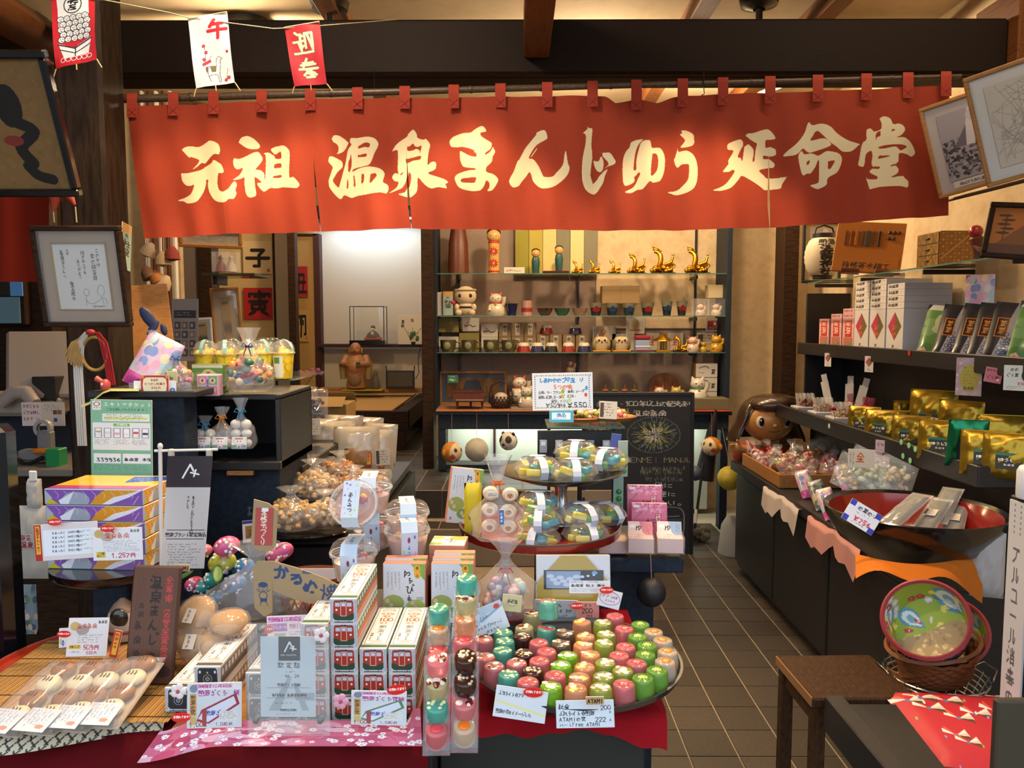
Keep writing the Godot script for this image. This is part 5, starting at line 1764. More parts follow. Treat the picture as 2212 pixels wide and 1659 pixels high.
func karume_corner():
	# big round sugar cakes in film on a black boat-shaped tray
	var p:=on(470,1400,.8)
	var t:=thing("black_leaf_tray","black leaf-shaped tray holding the round sugar cakes","tray",p+V3(.0,-.015,-.06))
	part(t,"bowl",lathem(V2([0,0,.1,0,.15,.04,.17,.1,.165,.102,.14,.04,.09,.01,0,.008]),28,.62),mat("17130f",.5))
	var n:=0
	for q in [[425,1330,.05,"large round sugar cake leaning upright behind the others"],[420,1385,.045,"round sugar cake with oval label left of the train boxes"],[495,1345,.045,"round sugar cake lying flat at the right of the tray"],[465,1395,.034,"small round sugar cake in front by the train boxes"]]:
		var c:=thing("sugar_cake",q[3],"sweets",at(q[0],q[1],1.86-n*.03),"round sugar cakes",.2*n-.3,.9 if n != 2 else .2)
		var b:=B.new()
		var r: float=q[2]
		b.lathe([Vector2(0,-.012),Vector2(r*.8,-.012),Vector2(r,0),Vector2(r*.92,.012),Vector2(r*.5,.022),Vector2(0,.025)],24)
		part(c,"cake",b.mesh(),grained("sugar crust",["8a6434","a67c46","c09a62","9a7040"],V3(14,14,14),.8,.05))
		part(c,"film",ballm(V3(r*1.18,.03,r*1.12),14,8),M.film)
		if n==1 or n==0: part(c,"label",pbox(V3(.028,.001,.036),{"t": "carmel label"},"b8b4ac",.0003,V3(.005,.0325,.01)),pmat)
		n += 1
	# cardboard sign for the sugar cakes, on a stick
	t=thing("cardboard_sign","cardboard sign with big blue brush letters and a boy drawing","sign",at(640,1275,1.74))
	var m:=mpp(1.74)
	var out:=V2([-95,50,-93,-40,-72,-60,-54,-50,-52,0,0,-22,95,-44,95,12,60,30,0,52,-50,66,-85,66])
	b_sign(t,out,m,"karume sign")
	part(t,"boy_drawing",pbox(V3(40*m,58*m,.001),{"f": "karume boy"},"a08a64",.0001,V3(-73*m,-6*m,.0026)),pmat)
	part(t,"stick",tubem([V3(-60*m,-50*m,-.004),V3(-60*m,-130*m,-.004)],.003,6),M.wood)
	t=thing("handmade_sign","tall cardboard tag with red panel and cream letters","sign",at(571,1135,1.78),"",.1,0,-.06)
	m=mpp(1.78)
	b_sign(t,V2([-27,-40,-14,-57,16,-57,27,-44,28,34,8,50,-24,58]),m,"")
	part(t,"red_panel",pbox(V3(38*m,84*m,.001),{"f": "handmade"},"b04a44",.0001,V3(0,-2*m,.0026)),pmat)
	# bag of egg-shaped candy balls in printed foil
	t=thing("candy_ball_bag","clear bag of flowery foil candy balls behind the plaque","sweets",on(545,1330,.9)+V3(0,-.06,-.02))
	var cols:=["c0507e","a8b444","2c6ea8","2c62a0","2a9a94","c86a90","b84a74","306aa8","38a0a0","c0507e","4a8ab0","b84a74"]
	var spots:=[[490,1180,26],[480,1215,28],[525,1225,24],[505,1262,26],[460,1250,20],[440,1190,18],[600,1195,24],[560,1245,20],[440,1265,20],[610,1190,22],[470,1290,18],[420,1262,20]]
	for k in spots.size():
		var s: Array=spots[k]
		var b:=B.new()
		b.paint=lin(cols[k])
		var ctr: Vector3=at(s[0],s[1],2.02+(k % 3)*.03)-t.position
		var r: float=s[2]*mpp(2.02)
		b.ball(ctr,V3(r*1.15,r*.85,r*.9),14,9,Basis(Vector3.BACK,.3))
		for f in 16:
			b.paint=lin(["e8d8dc","d8b0c0","dce0c0","b8d4e4"][(f+k) % 4])
			var dir:=V3(rng.randf_range(-1,1),rng.randf_range(-.8,1),rng.randf_range(.2,1)).normalized()
			b.ball(ctr+dir*r*.86,V3(r,r,r)*.17,6,4)
		part(t,"foil_ball",b.mesh(),vc(.3))
	for k in 3: part(t,"green_leaf",ballm(V3(.035,.004,.014),10,4),mat("3f6a2a",.5),xf(at([395,575,470][k],[1245,1275,1240][k],1.96)-t.position,k,.3,.5))
	part(t,"film",sack(.28,.26,.12,4,.85),M.film,T0(V3(0,-.02,-.02)))
	# rattan hoop basket with red sweets
	t=thing("rattan_basket","brown rattan basket with open lattice rim behind the sign","basket",on(680,1345,.84))
	var bk:=B.new()
	for k in 22:
		var a:=TAU*k/22.0
		bk.tube([V3(cos(a)*.05,0,sin(a)*.04),V3(cos(a+.4)*.085,.05,sin(a+.4)*.065),V3(cos(a+.8)*.095,.13,sin(a+.8)*.07)],.0025,5)
		bk.tube([V3(cos(a)*.05,0,sin(a)*.04),V3(cos(a-.4)*.085,.05,sin(a-.4)*.065),V3(cos(a-.8)*.095,.13,sin(a-.8)*.07)],.0025,5)
	part(t,"lattice",bk.mesh(),M.wicker)
	part(t,"rim",lathem(V2([.092,.124,.1,.13,.094,.138,.088,.131,.092,.124]),28,.74),M.wicker)
	var sweets:=thing("red_wrapped_sweets","heap of red wrapped sweets in the rattan basket","sweets",t.position+V3(0,.045,0))
	part(sweets,"wrapped_pieces",lumps(60,V3(.062,.025,.045),.012,["a8241c","c03828","c8a45c","d8c8b0","8a1a18"],8),vc(.35)).set_meta("kind","stuff")
	solo("paper_liner","white paper liner inside the back of the rattan basket","paper",boxm(V3(.12,.07,.002),.0005),mat("d8d0cc",.8),xf(t.position+V3(.01,.1,-.045),0,-.15))
func b_sign(t: Node3D,out: Array,m: float,key: String):
	var pts:=[]
	for p in out: pts.append(p*m)
	var b:=B.new()
	b.swatch=sw("a08a64")
	b.prism(pts,.004,T0(V3(0,0,.002)),prints[key] if key else null)
	part(t,"card",b.mesh(),pmat)
func box_stand():
	# pedestal with gift boxes, cards
	var p:=at(255,1210,2.12)
	var t:=thing("round_pedestal","black round pedestal table under the purple and yellow gift boxes","table",V3(p.x,0,p.z))
	part(t,"top",lathem(V2([0,p.y-.03,.155,p.y-.03,.17,p.y-.018,.17,p.y,0,p.y]),36),M.lacq)
	part(t,"post",boxm(V3(.1,p.y-.05,.1),.004,V3(0,(p.y-.03)*.5,0)),M.slate)
	part(t,"base",lathem(V2([0,0,.16,0,.16,.02,0,.03]),24),M.jet)
	var m:=pbox(V3(.275,.043,.19),{"f": "wave front","t": "wave top","r": "wave side","l": "wave side"},"a9b4c0",.002)
	for k in 5:
		solo("gift_box",["bottom of five purple wave gift boxes","second lowest purple wave gift box of the stack","middle purple wave gift box of the stack","second highest purple wave gift box of the stack","topmost purple and yellow wave gift box with yellow lid"][k],"box",m,gloss_mat,xf(V3(p.x-.01+.002*(k % 2),p.y+.022+k*.0445,p.z-.01),-.06+.015*(k % 3)),"purple wave gift boxes")
	card("bun_text_card","pink speckled card with text about buns in front of gift boxes","sign",at(147,1208,1.93),.158,.094,"manju text",.08,-.05,.05)
	card("price_card","white price card reading 1,257 yen in front of gift boxes","sign",at(256,1210,1.92),.126,.084,"manju price",.02,-.05,.02)
	badge("red oval badge on the pink speckled bun card",at(118,1128,1.92),.036,0,.05)
	badge("red oval badge on the 1,257 yen price card",at(232,1142,1.91),.036,0,.03)
	# white pipe stand and banner
	t=thing("banner_stand","white pipe stand holding the brown and grey banner","stand",at(349,1215,1.98))
	var q:=t.position
	part(t,"pole",tubem([at(349,1240,1.98)-q,at(346,965,1.98)-q],.005,10),M.white)
	part(t,"crossbar",tubem([at(334,974,1.98)-q,at(470,971,1.98)-q],.0035,8),M.white)
	part(t,"cap",ballm(V3(.007,.009,.007),10,6,at(346,964,1.98)-q),M.white)
	for x in [370,452]: part(t,"clip",boxm(V3(.014,.03,.014),.003,at(x,982,1.98)-q),mat("d0ccb8",.3,0,.8))
	var b:=B.new()
	var rows:=[]
	for a in 9:
		var v:=a/8.0
		var row:=[]
		for c in 7:
			row.append(at(lerpf(lerpf(349,362,v),lerpf(441,460,v),c/6.0),lerpf(1228,985,v),1.97+.012*sin(v*3.0+c*.4)))
		rows.append(row)
	b.grid(rows,prints["brand banner"])
	solo("brand_banner","hanging banner with white A plus mark on dark brown and grey text","banner",b.mesh(),pmat)
	card("town_tag","small wooden tag lettered ATAMI below the banner","sign",at(393,1234,1.9),.04,.017,"atami tag",0,0)
	# post with ticket poster
	p=at(345,930,2.42)
	t=thing("display_post","blue black display post behind the green ticket poster","stand",V3(p.x,0,p.z))
	part(t,"shaft",boxm(V3(.2,1.42,.1),.003,V3(-.02,.71,-.05)),M.slate)
	part(t,"shelf_top",boxm(V3(.34,.02,.26),.003,V3(-.04,1.428,-.1)),M.black)
	card("ticket_poster","green ticket poster with phone pictures and number 339936","poster",at(264,1028,2.3),.184,.232,"ticket",.03,-.02,-.02)
	rows=[]
	b=B.new()
	b.swatch=sw("9aa46c")
	for a in 3:
		var row:=[]
		for c in 9:
			var f:=c/8.0
			row.append(at(lerpf(176,300,f),lerpf(880,845,smoothstep(.0,.5,f))-a*3,2.32+a*.05))
		rows.append(row)
	b.grid(rows)
	solo("patterned_cloth","pale green patterned cloth edge over the ticket poster","cloth",b.mesh(),pmat)
func train_box(red: bool,label: String,where: Vector3):
	var s:="red" if red else "dark"
	var key:="train mesh "+s
	if not mats.has(key): mats[key]=pbox(V3(.058,.0545,.24),{"f": "train "+s,"t": "train top "+s,"r": "train side "+s,"l": "train side "+s},"d8d4cc",.001,V3(0,.02725,-.12))
	solo("train_box",label,"box",mats[key],pmat,T0(where),"train-shaped sweet boxes")
func front_middle():
	var base:=.79
	var d:=1.6
	var t:=thing("wooden_tray","shallow wooden tray under the train-shaped boxes","tray",V3(at(620,1600,d).x,.774,-1.72))
	part(t,"board",boxm(V3(.52,.012,.3),.002,V3(.02,.008,.0)),M.wood)
	# columns from the left: x in the frame, rows, red or dark, start row
	var cols:=[[745,5,true,"first column"],[807,3,true,"second column"],[869,3,true,"third column"],[682,4,true,"column behind the certificate"],[620,2,false,"dark column behind the certificate"],[560,2,false,"dark column left of the certificate"],[437,2,false,"dark column by the bamboo mat"]]
	var names:=["bottom","second","third","fourth","top"]
	for c in cols:
		for r in int(c[1]):
			var lab: String=("red and green train box, %s layer of the %s" if c[2] else "black locomotive box, %s layer of the %s") % ["top" if r==int(c[1])-1 else names[r],c[3]]
			train_box(c[2],lab,V3(at(c[0],1500,d).x,base+r*.0548,-d-(.0 if c[0] != 437 else .03)))
	train_box(false,"black locomotive box lying on the mat at the left end",V3(at(380,1500,1.6).x,.806,-1.61))
	# flowered paper apron in front of the boxes
	var b:=B.new()
	var rows:=[]
	for a in 7:
		var v:=a/6.0
		var row:=[]
		for c in 41:
			var u:=c/40.0
			var px:=lerpf(lerpf(296,345,v),lerpf(912,908,v),u)
			var py:=lerpf(lerpf(1648,1612,smoothstep(.0,.3,u)),lerpf(1580,1556,smoothstep(.0,.15,u)),v)-(26.0*v if u>.96 else .0)
			row.append(at(px,py,1.535+.03*v+.006*sin(u*40.0)*(1.0-v)))
		rows.append(row)
	b.grid(rows,prints["cherry cloth"])
	solo("cherry_blossom_apron","pink cherry blossom paper apron along the front of the train boxes","paper",b.mesh(),pmat)
	# certificate in an acrylic stand
	var q:=at(625,1555,1.5)
	t=thing("certificate_stand","grey certificate with A plus mark in a clear acrylic stand","sign",q,"",.0,-.06)
	var m:=mpp(1.5)
	part(t,"sheet",pbox(V3(124*m,182*m,.001),{"f": "certificate"},"bcc8cc",.0001,V3(-2*m,98*m,0)),pmat)
	part(t,"front_pane",boxm(V3(184*m,252*m,.003),.0006,V3(0,92*m,.004)),M.clear)
	part(t,"back_pane",boxm(V3(184*m,252*m,.003),.0006,V3(0,92*m,-.004)),M.clear)
	for s in [[-72,2],[72,2],[-60,206],[80,206]]: part(t,"peg",lathem(V2([0,0,.006,0,.006,.016,0,.017]),12),mat("8a9290",.3,.6),Transform3D(Basis(Vector3.RIGHT,PI/2),V3(s[0]*m,s[1]*m,-.006)))
	# flyers, badges, clips with blossoms
	card("flyer","flyer with a green train box picture before the black locomotive boxes","sign",at(463,1572,1.55),.113,.094,"flyer 0",.06,-.12)
	card("flyer","flyer with a dark red train box picture before the red train boxes","sign",at(818,1566,1.53),.116,.07,"flyer 1",-.04,-.12)
	card("package_sign","pink lettered sign about the special package above the certificate","sign",at(628,1385,1.71),.105,.06,"special pack",0,-.05,.04)
	badge("red oval badge at the lower left of the green flyer",at(391,1550,1.5),.04,0,.05)
	badge("red oval badge on the dark red flyer",at(857,1490,1.5),.04,0,.1)
	badge("red oval badge under the special package sign",at(575,1360,1.67),.038,0,.05)
	for s in [[385,1493,"blossom clip on the black locomotive box at the left"],[694,1372,"blossom clip at the upper right corner of the certificate"],[736,1515,"pink blossom clip left of the dark red flyer"]]:
		var f:=thing("blossom_clip",s[2],"clip",at(s[0],s[1],1.495),"blossom clips")
		for k in 5:
			var a:=TAU*k/5.0
			part(f,"petal",ballm(V3(.008,.008,.003),10,6,V3(cos(a)*.009,sin(a)*.009,0)),mat("e6dcd8" if s[0] != 736 else "dc9cb0",.4))
		part(f,"centre",ballm(V3(.004,.004,.004),8,6,V3(0,0,.002)),mat("b84858",.5))
	warabi()
	anmitsu()
	jelly_tray()
func warabi():
	var m:=pbox(V3(.106,.15,.03),{"f": "warabi"},"c88a70",.0015,V3(0,.075,-.015))
	var base:=.905
	var t:=thing("box_riser","black riser under the upright green and white sweet boxes","stand",V3(at(925,1380,1.86).x,.776,-1.92))
	part(t,"block",boxm(V3(.25,.125,.13),.003,V3(0,.0635,-.005)),M.jet)
	for c in 2:
		for k in 2+c:
			solo("bracken_mochi_box",[["upright green and white sweet box in front, left of the pair","box hidden just behind the left green and white sweet box"],["upright green and white sweet box in front, right of the pair","second sweet box of the right row","rearmost sweet box of the right row"]][c][k],"box",m,pmat,xf(V3(at(873+c*104,1350,1.86).x,base+k*.004,-1.862-k*.032),0,-.05),"bracken mochi boxes")
	var lid:=pbox(V3(.095,.026,.09),{"t": "warabi lid"},"c88a70",.0015,V3(0,.013,0))
	for k in 3: solo("flat_mochi_box",["lowest flat pink-edged sweet box behind the upright pair","middle flat pink-edged sweet box behind the upright pair","top flat pink-edged sweet box with green and white lid"][k],"box",lid,pmat,xf(V3(at(970,1200,2.04).x,.985+k*.0265,-2.04),-.05),"bracken mochi boxes")
	t=thing("box_riser","tall black riser behind the green and white sweet boxes","stand",V3(at(945,1300,2.06).x,.776,-2.06))
	part(t,"block",boxm(V3(.16,.208,.13),.003,V3(.01,.104,0)),M.jet)
	# bag of round candies with cream label
	t=thing("candy_bag","clear gathered bag of pale candies with red bow and cream label","sweets",at(1092,1325,1.95)+V3(0,-.005,0))
	part(t,"candies",lumps(46,V3(.05,.05,.03),.014,["b8b0c8","c8a8a0","a8b8b0","8a7a90","d0c8b8","b88a98"],3),vc(.3),T0(V3(0,.055,0))).set_meta("kind","stuff")
	part(t,"film",sack(.16,.2,.1,6,.8),M.film)
	part(t,"label",cardm(.05,.042,"candy label"),pmat,xf(V3(.015,.03,.052),0,-.2,-.1))
	ribbon(.12,.12,"9a1c22",t)
func anmitsu():
	# plastic dessert cups with a pale blue paper band
	var t:=thing("cup_riser","dark riser under the clear dessert cups","stand",V3(at(800,1300,1.98).x,.776,-1.98))
	part(t,"block",boxm(V3(.24,.14,.2),.003,V3(.01,.07,0)),M.jet)
	var proto: Node3D
	var spots:=[[765,1250,1.9,.0,"dessert cup at the front under the tilted one"],[775,1140,1.95,.5,"dessert cup leaning forward showing its lettered blue band"],[800,1105,2.06,.0,"highest dessert cup behind the leaning one"],[805,1180,2.07,.0,"dessert cup below the highest one"],[880,1160,2.05,.0,"top dessert cup of the right hand stack"],[880,1200,1.99,.0,"lower dessert cup of the right hand stack"]]
	for k in spots.size():
		var s: Array=spots[k]
		var p:=at(s[0],s[1],s[2])
		if k==0:
			proto=thing("dessert_cup",s[4],"sweets",p,"clear dessert cups")
			part(proto,"cup",lathem(V2([0,0,.042,0,.046,.01,.056,.062,.061,.064,.061,.07,.055,.07]),28),M.film2)
			part(proto,"jelly",lathem(V2([0,.004,.04,.004,.05,.048,0,.05]),22),mat("c89a8a",.2,0,.6))
			part(proto,"fruit",lumps(9,V3(.03,.012,.03),.011,["d8901c","b84858","e0b040","7a2a3a","d8c8c0"],5),vc(.25),T0(V3(0,.05,0)))
			part(proto,"lid",lathem(V2([.062,.068,.06,.076,.052,.092,.044,.098,0,.1]),28),M.clear)
			var b:=B.new()
			var w:=.021
			var band:=V2([.05,.0,.0635,.066,.0635,.08,.05,.098,.0,.1025])
			b.swatch=sw("bcd0e2")
			var side: Rect2=prints["anmitsu side"]
			b.quad(V3(-w,.0,.05),V3(w,.0,.05),V3(w,.078,.064),V3(-w,.078,.064),side)
			b.quad(V3(-w,.078,.064),V3(w,.078,.064),V3(w,.1025,.047),V3(-w,.1025,.047))
			b.quad(V3(-w,.1025,.047),V3(w,.1025,.047),V3(w,.1025,-.047),V3(-w,.1025,-.047),prints["anmitsu"])
			part(proto,"paper_band",b.mesh(),pmat)
			part(proto,"pleats",lathem(V2([.0535,.058,.0555,.0585,.0535,.059]),24),M.film2)
		else:
			var c:=copy(proto,s[4],p,.05*k)
			if k==1: c.transform=xf(p+V3(0,.045,.0),.0,1.05)
# jelly in a pleated cup; kind picks the colours
const JELLY:={"p": ["f58c90","e04a50"],"t": ["62ccb8","e4e0a0"],"b": ["42201a","c8b890"],"o": ["f6b080","f0d030"],"k": ["8ccc50","4c8418"],"c": ["ecdcc0","e87a18"],"f": ["b8cc58","dca89c"],"m": ["f59498","5a1c1c"],"g": ["5a4a3a","8a7a6a"],"l": ["96dc30","f0e4a0"],"s": ["7cd4b8","c84050"],"y": ["dcd098","5a1a1c"]}
var jelly_kit:={}
func jelly_parts(t: Node3D,kind: String,r:=.0256,h:=.04,at_:=Transform3D()):
	if not jelly_kit.has(kind):
		var b:=B.new()
		b.lathe([Vector2(0,0),Vector2(r*.97,0),Vector2(r*.98,h*.06),Vector2(r*.88,h*.9),Vector2(r*.84,h*.96),Vector2(r*.76,h),Vector2(0,h)],40,Transform3D(),1.0,null,.022,20)
		var c:=B.new()
		var g:=RandomNumberGenerator.new()
		g.seed=kind.unicode_at(0)
		var top: String=JELLY[kind][1]
		c.paint=lin(top)
		if kind in ["p","c"]:
			c.ball(V3(0,h,.002),V3(r*.5,.003,r*.42),14,6)
			c.ball(V3(r*.1,h*.7,r*.5),V3(r*.3,h*.22,r*.3),10,6)
		elif kind=="k":
			c.ball(V3(0,h,0),V3(r*.66,.0022,r*.66),18,5)
			c.paint=lin("9cc83c")
			c.ball(V3(0,h+.0012,0),V3(r*.3,.002,r*.3),12,5)
			c.paint=lin("241a0c")
			for s in 10: c.ball(V3(cos(s*.63)*r*.45,h+.002,sin(s*.63)*r*.45),V3(.0012,.0008,.0012),6,4)
		else:
			for s in 11 if kind in ["t","b"] else 7:
				c.paint=lin([top,top,"ecdcc8","e8b89c" if kind in ["o","f"] else top][g.randi() % 4])
				var a:=g.randf()*TAU
				var q:=g.randf_range(.1,.68)*r
				var z:=.14 if kind in ["t","b"] else .27
				c.ball(V3(cos(a)*q,h,sin(a)*q),V3(r*z*g.randf_range(.8,1.3),.0012,r*z),9,5)
		jelly_kit[kind]=[b.mesh(),c.mesh()]
	var dark: bool=kind in ["b","g"]
	part(t,"jelly",jelly_kit[kind][0],mat(JELLY[kind][0],.12,0,.42 if not dark else .8,"gel coat"),at_)
	part(t,"topping",jelly_kit[kind][1],vc(.25),at_)
func jelly_tray():
	var ctr:=V3(at(1240,1465,1.72).x,.862,-1.73)
	var t:=thing("round_jelly_tray","large black round tray crowded with colourful jellies","tray",ctr)
	part(t,"plate",lathem(V2([0,0,.225,0,.243,.004,.248,.018,.242,.018,.236,.008,0,.006]),56),mat("1a1c20",.3,0,1,"coat"))
	part(t,"foot",lathem(V2([.09,-.086,.09,-.08,.03,-.06,.03,-.01,.12,.0]),28),mat("1a1c20",.4))
	var rows:=[["m","pink jelly with dark beans at the left edge of the tray",225,700,215,870,210,960,190,1045],["t","turquoise jelly with pastel dots",375,660,362,735,375,825,355,1000],["b","dark brown jelly with pale dots",528,680,503,870,520,960],["p","red pink jelly with cherry topping on the left half",695,760,680,840,695,925,715,1110,740,1190],["g","grey brown bean jelly in the middle",845,655,840,745],["l","lime green jelly with yellow and white stars",815,870,862,940,830,1130],["o","orange jelly with yellow and white stars",965,570,978,690,985,770,950,840,1030,920,1090,995,980,1070],["f","olive green jelly with pale pink fruit",1110,575,1120,665,1140,755,1160,920,1200,1010,1225,1110,1250,1190],["p","red pink jelly with cherry topping on the right half",1228,510,1300,615,1295,795,1285,870,1310,950,1345,1130],["k","green kiwi jelly on the right of the tray",1400,595,1430,670,1440,745,1450,850,1480,1015,1505,1095],["c","clear amber jelly with orange fruit at the right edge",1540,640,1580,730,1590,810,1640,975],["y","clear jelly with yellow and dark beans at the back",565,492,530,610],["s","tall turquoise jelly with strawberries at the back",707,620]]
	var pos:=[]
	for r in rows:
		for k in range(2,r.size(),2):
			var p:=on(980+r[k]/3.463,1180+r[k+1]/3.463,.906)
			pos.append([r[0],r[1]+(", %s from the back" % ["first","second","third","fourth","fifth","sixth","seventh"][k/2-1] if r.size()>4 else ""),Vector2(p.x,p.z),r[1]+"s"])
	for pass_ in 60:                       # nudge neighbours apart until none overlap
		for a in pos.size():
			for b in a:
				var dd: Vector2=pos[a][2]-pos[b][2]
				if dd.length()<.0516:
					var n:=dd.normalized()*(.0516-dd.length())*.5
					pos[a][2] += n; pos[b][2] -= n
			var off: Vector2=pos[a][2]-Vector2(ctr.x,ctr.z)
			if off.length()>.213: pos[a][2]=Vector2(ctr.x,ctr.z)+off.normalized()*.213
	for q in pos:
		var j:=thing("fruit_jelly",q[1],"jelly",V3(q[2].x,.869,q[2].y),q[3],rng.randf()*6.0)
		jelly_parts(j,q[0])
	var j:=thing("fruit_jelly","turquoise jelly with strawberries stacked on the other at the back","jelly",at(1184,1332,1.85),"")
	jelly_parts(j,"s")
	# clear boxes of five jellies
	var n:=0
	for s in [[945,1508,1.6,["k","p","c","t"],"clear box of jellies upper left, leaning back",.05],[1000,1490,1.56,["k","p","o","y","t"],"clear box of jellies upper right with green kiwi in front",-.02],[944,1628,1.5,["p","t","y","m"],"clear box of jellies lower left with pink jelly in front",.03],[1004,1622,1.5,["c","m","b","b"],"clear box of jellies lower right with amber jelly in front",.0]]:
		var bx:=thing("jelly_box",s[4],"box",at(s[0],s[1],s[2]),"clear boxes of jellies",s[5],-.62 if n<2 else -.35)
		for k in s[3].size(): jelly_parts(bx,s[3][k],.0256,.04,xf(V3(0,.026+k*.044,.004),0,.8))
		part(bx,"case",boxm(V3(.056,.19 if s[3].size()==4 else .222,.05),.001,V3(0,.095 if s[3].size()==4 else .111,0)),M.clear)
		n += 1
	# cards on the tray
	card("jelly_price_card","white handwritten jelly card with 200 and 222 at the tray front","sign",at(1265,1572,1.475),.116,.052,"jelly card",.0,-.3,.02)
	card("town_tag","small wooden tag lettered ATAMI on the white jelly card","sign",at(1285,1522,1.47),.036,.016,"atami tag",0,-.1,.02)
	card("jelly_name_card","white jelly card with yellow band at the left tray front","sign",at(1120,1555,1.49),.106,.06,"jelly card two",0,-.3,-.14)
	badge("red oval badge on the white jelly card with yellow band",at(1152,1496,1.5),.04,0,-.05)
	card("blue_leaflet","pale blue leaflet leaning at the left back of the jelly tray","sign",at(1062,1370,1.86),.1,.07,"blue leaflet",.1,-.3,.35)
	card("gift_leaflet","grey leaflet about gift jellies behind the jelly tray","sign",at(1200,1350,1.97),.115,.066,"jelly gift",0,-.1,-.03)
	card("pink_price_card","pink handwritten price card behind the jelly tray","sign",at(1270,1335,1.96),.058,.042,"pink price",0,-.1)
	card("bubble_card","white speech bubble card right of the pink price card","sign",at(1312,1312,1.95),.06,.046,"bubble card",0,-.1,-.25)
	badge("red oval badge on the grey gift leaflet",at(1246,1309,1.94),.036,0,.05)
	badge("red oval badge on the speech bubble card",at(1310,1275,1.94),.036,0,.0)
	# gold and silver box behind
	var g:=thing("gold_gift_box","gold and silver gift box with dark picture panel, leaning back","box",at(1238,1300,2.02),"",0,-.22)
	part(g,"carton",pbox(V3(.2,.125,.03),{"f": "yokan box"},"b8b0a0",.0015,V3(0,.0625,0)),gloss_mat)
	part(g,"prop",boxm(V3(.1,.012,.05),.001,V3(0,-.006,-.02)),M.jet)
func mochi_pack(label: String,where: Vector3,r: float,seed_: int,turn:=.0):
	# clear domed pack of coloured jelly cubes, closed by a speckled white band
	var t:=thing("mochi_pack",label,"sweets",where,"domed packs of jelly cubes",turn)
	var g:=RandomNumberGenerator.new()
	g.seed=seed_
	var cols:=["d0c428","2498ac","5cac48","d0c020","c8c078","34a4b4"]
	for k in 7:
		var a:=k*TAU/7.0+seed_
		var q:=V3(cos(a)*r*.55,r*.22+(k % 2)*r*.2,sin(a)*r*.5)
		var b:=B.new()
		b.box(q,V3(r*.62,r*.3,r*.3),Basis.from_euler(V3(g.randf_range(-.3,.3),a+.6,g.randf_range(-.3,.3))),r*.05)
		part(t,"jelly_cube",b.mesh(),mat(cols[(k+seed_) % 6],.25,0,.85,"gel"))
	part(t,"tray",lathem(V2([0,0,r*.85,0,r*1.0,r*.3,r*1.06,r*.31,r*1.06,r*.34]),10),M.film)
	part(t,"dome",lathem(V2([r*1.04,r*.34,r*.98,r*.5,r*.72,r*.78,r*.4,r*.84,0,r*.85]),10),M.clear)
	var b:=B.new()
	var w:=r*.17
	var prof:=[V3(0,0,r*.92),V3(0,r*.33,r*1.08),V3(0,r*.52,r*1.0),V3(0,r*.8,r*.72),V3(0,r*.87,r*.3),V3(0,r*.87,-r*.3),V3(0,r*.8,-r*.72),V3(0,r*.33,-r*1.08)]
	for k in prof.size()-1: b.quad(prof[k]+V3(-w,0,0),prof[k]+V3(w,0,0),prof[k+1]+V3(w,0,0),prof[k+1]+V3(-w,0,0))
	part(t,"paper_band",b.mesh(),grained("speckled band",["98a2bc","b8c0d0","c4cad8","8490b0"],V3(60,60,60),.7,.08))
	part(t,"label",ballm(V3(r*.42,.001,r*.22),18,4,V3(0,r*.885,0)),mat("d4dce8",.5))
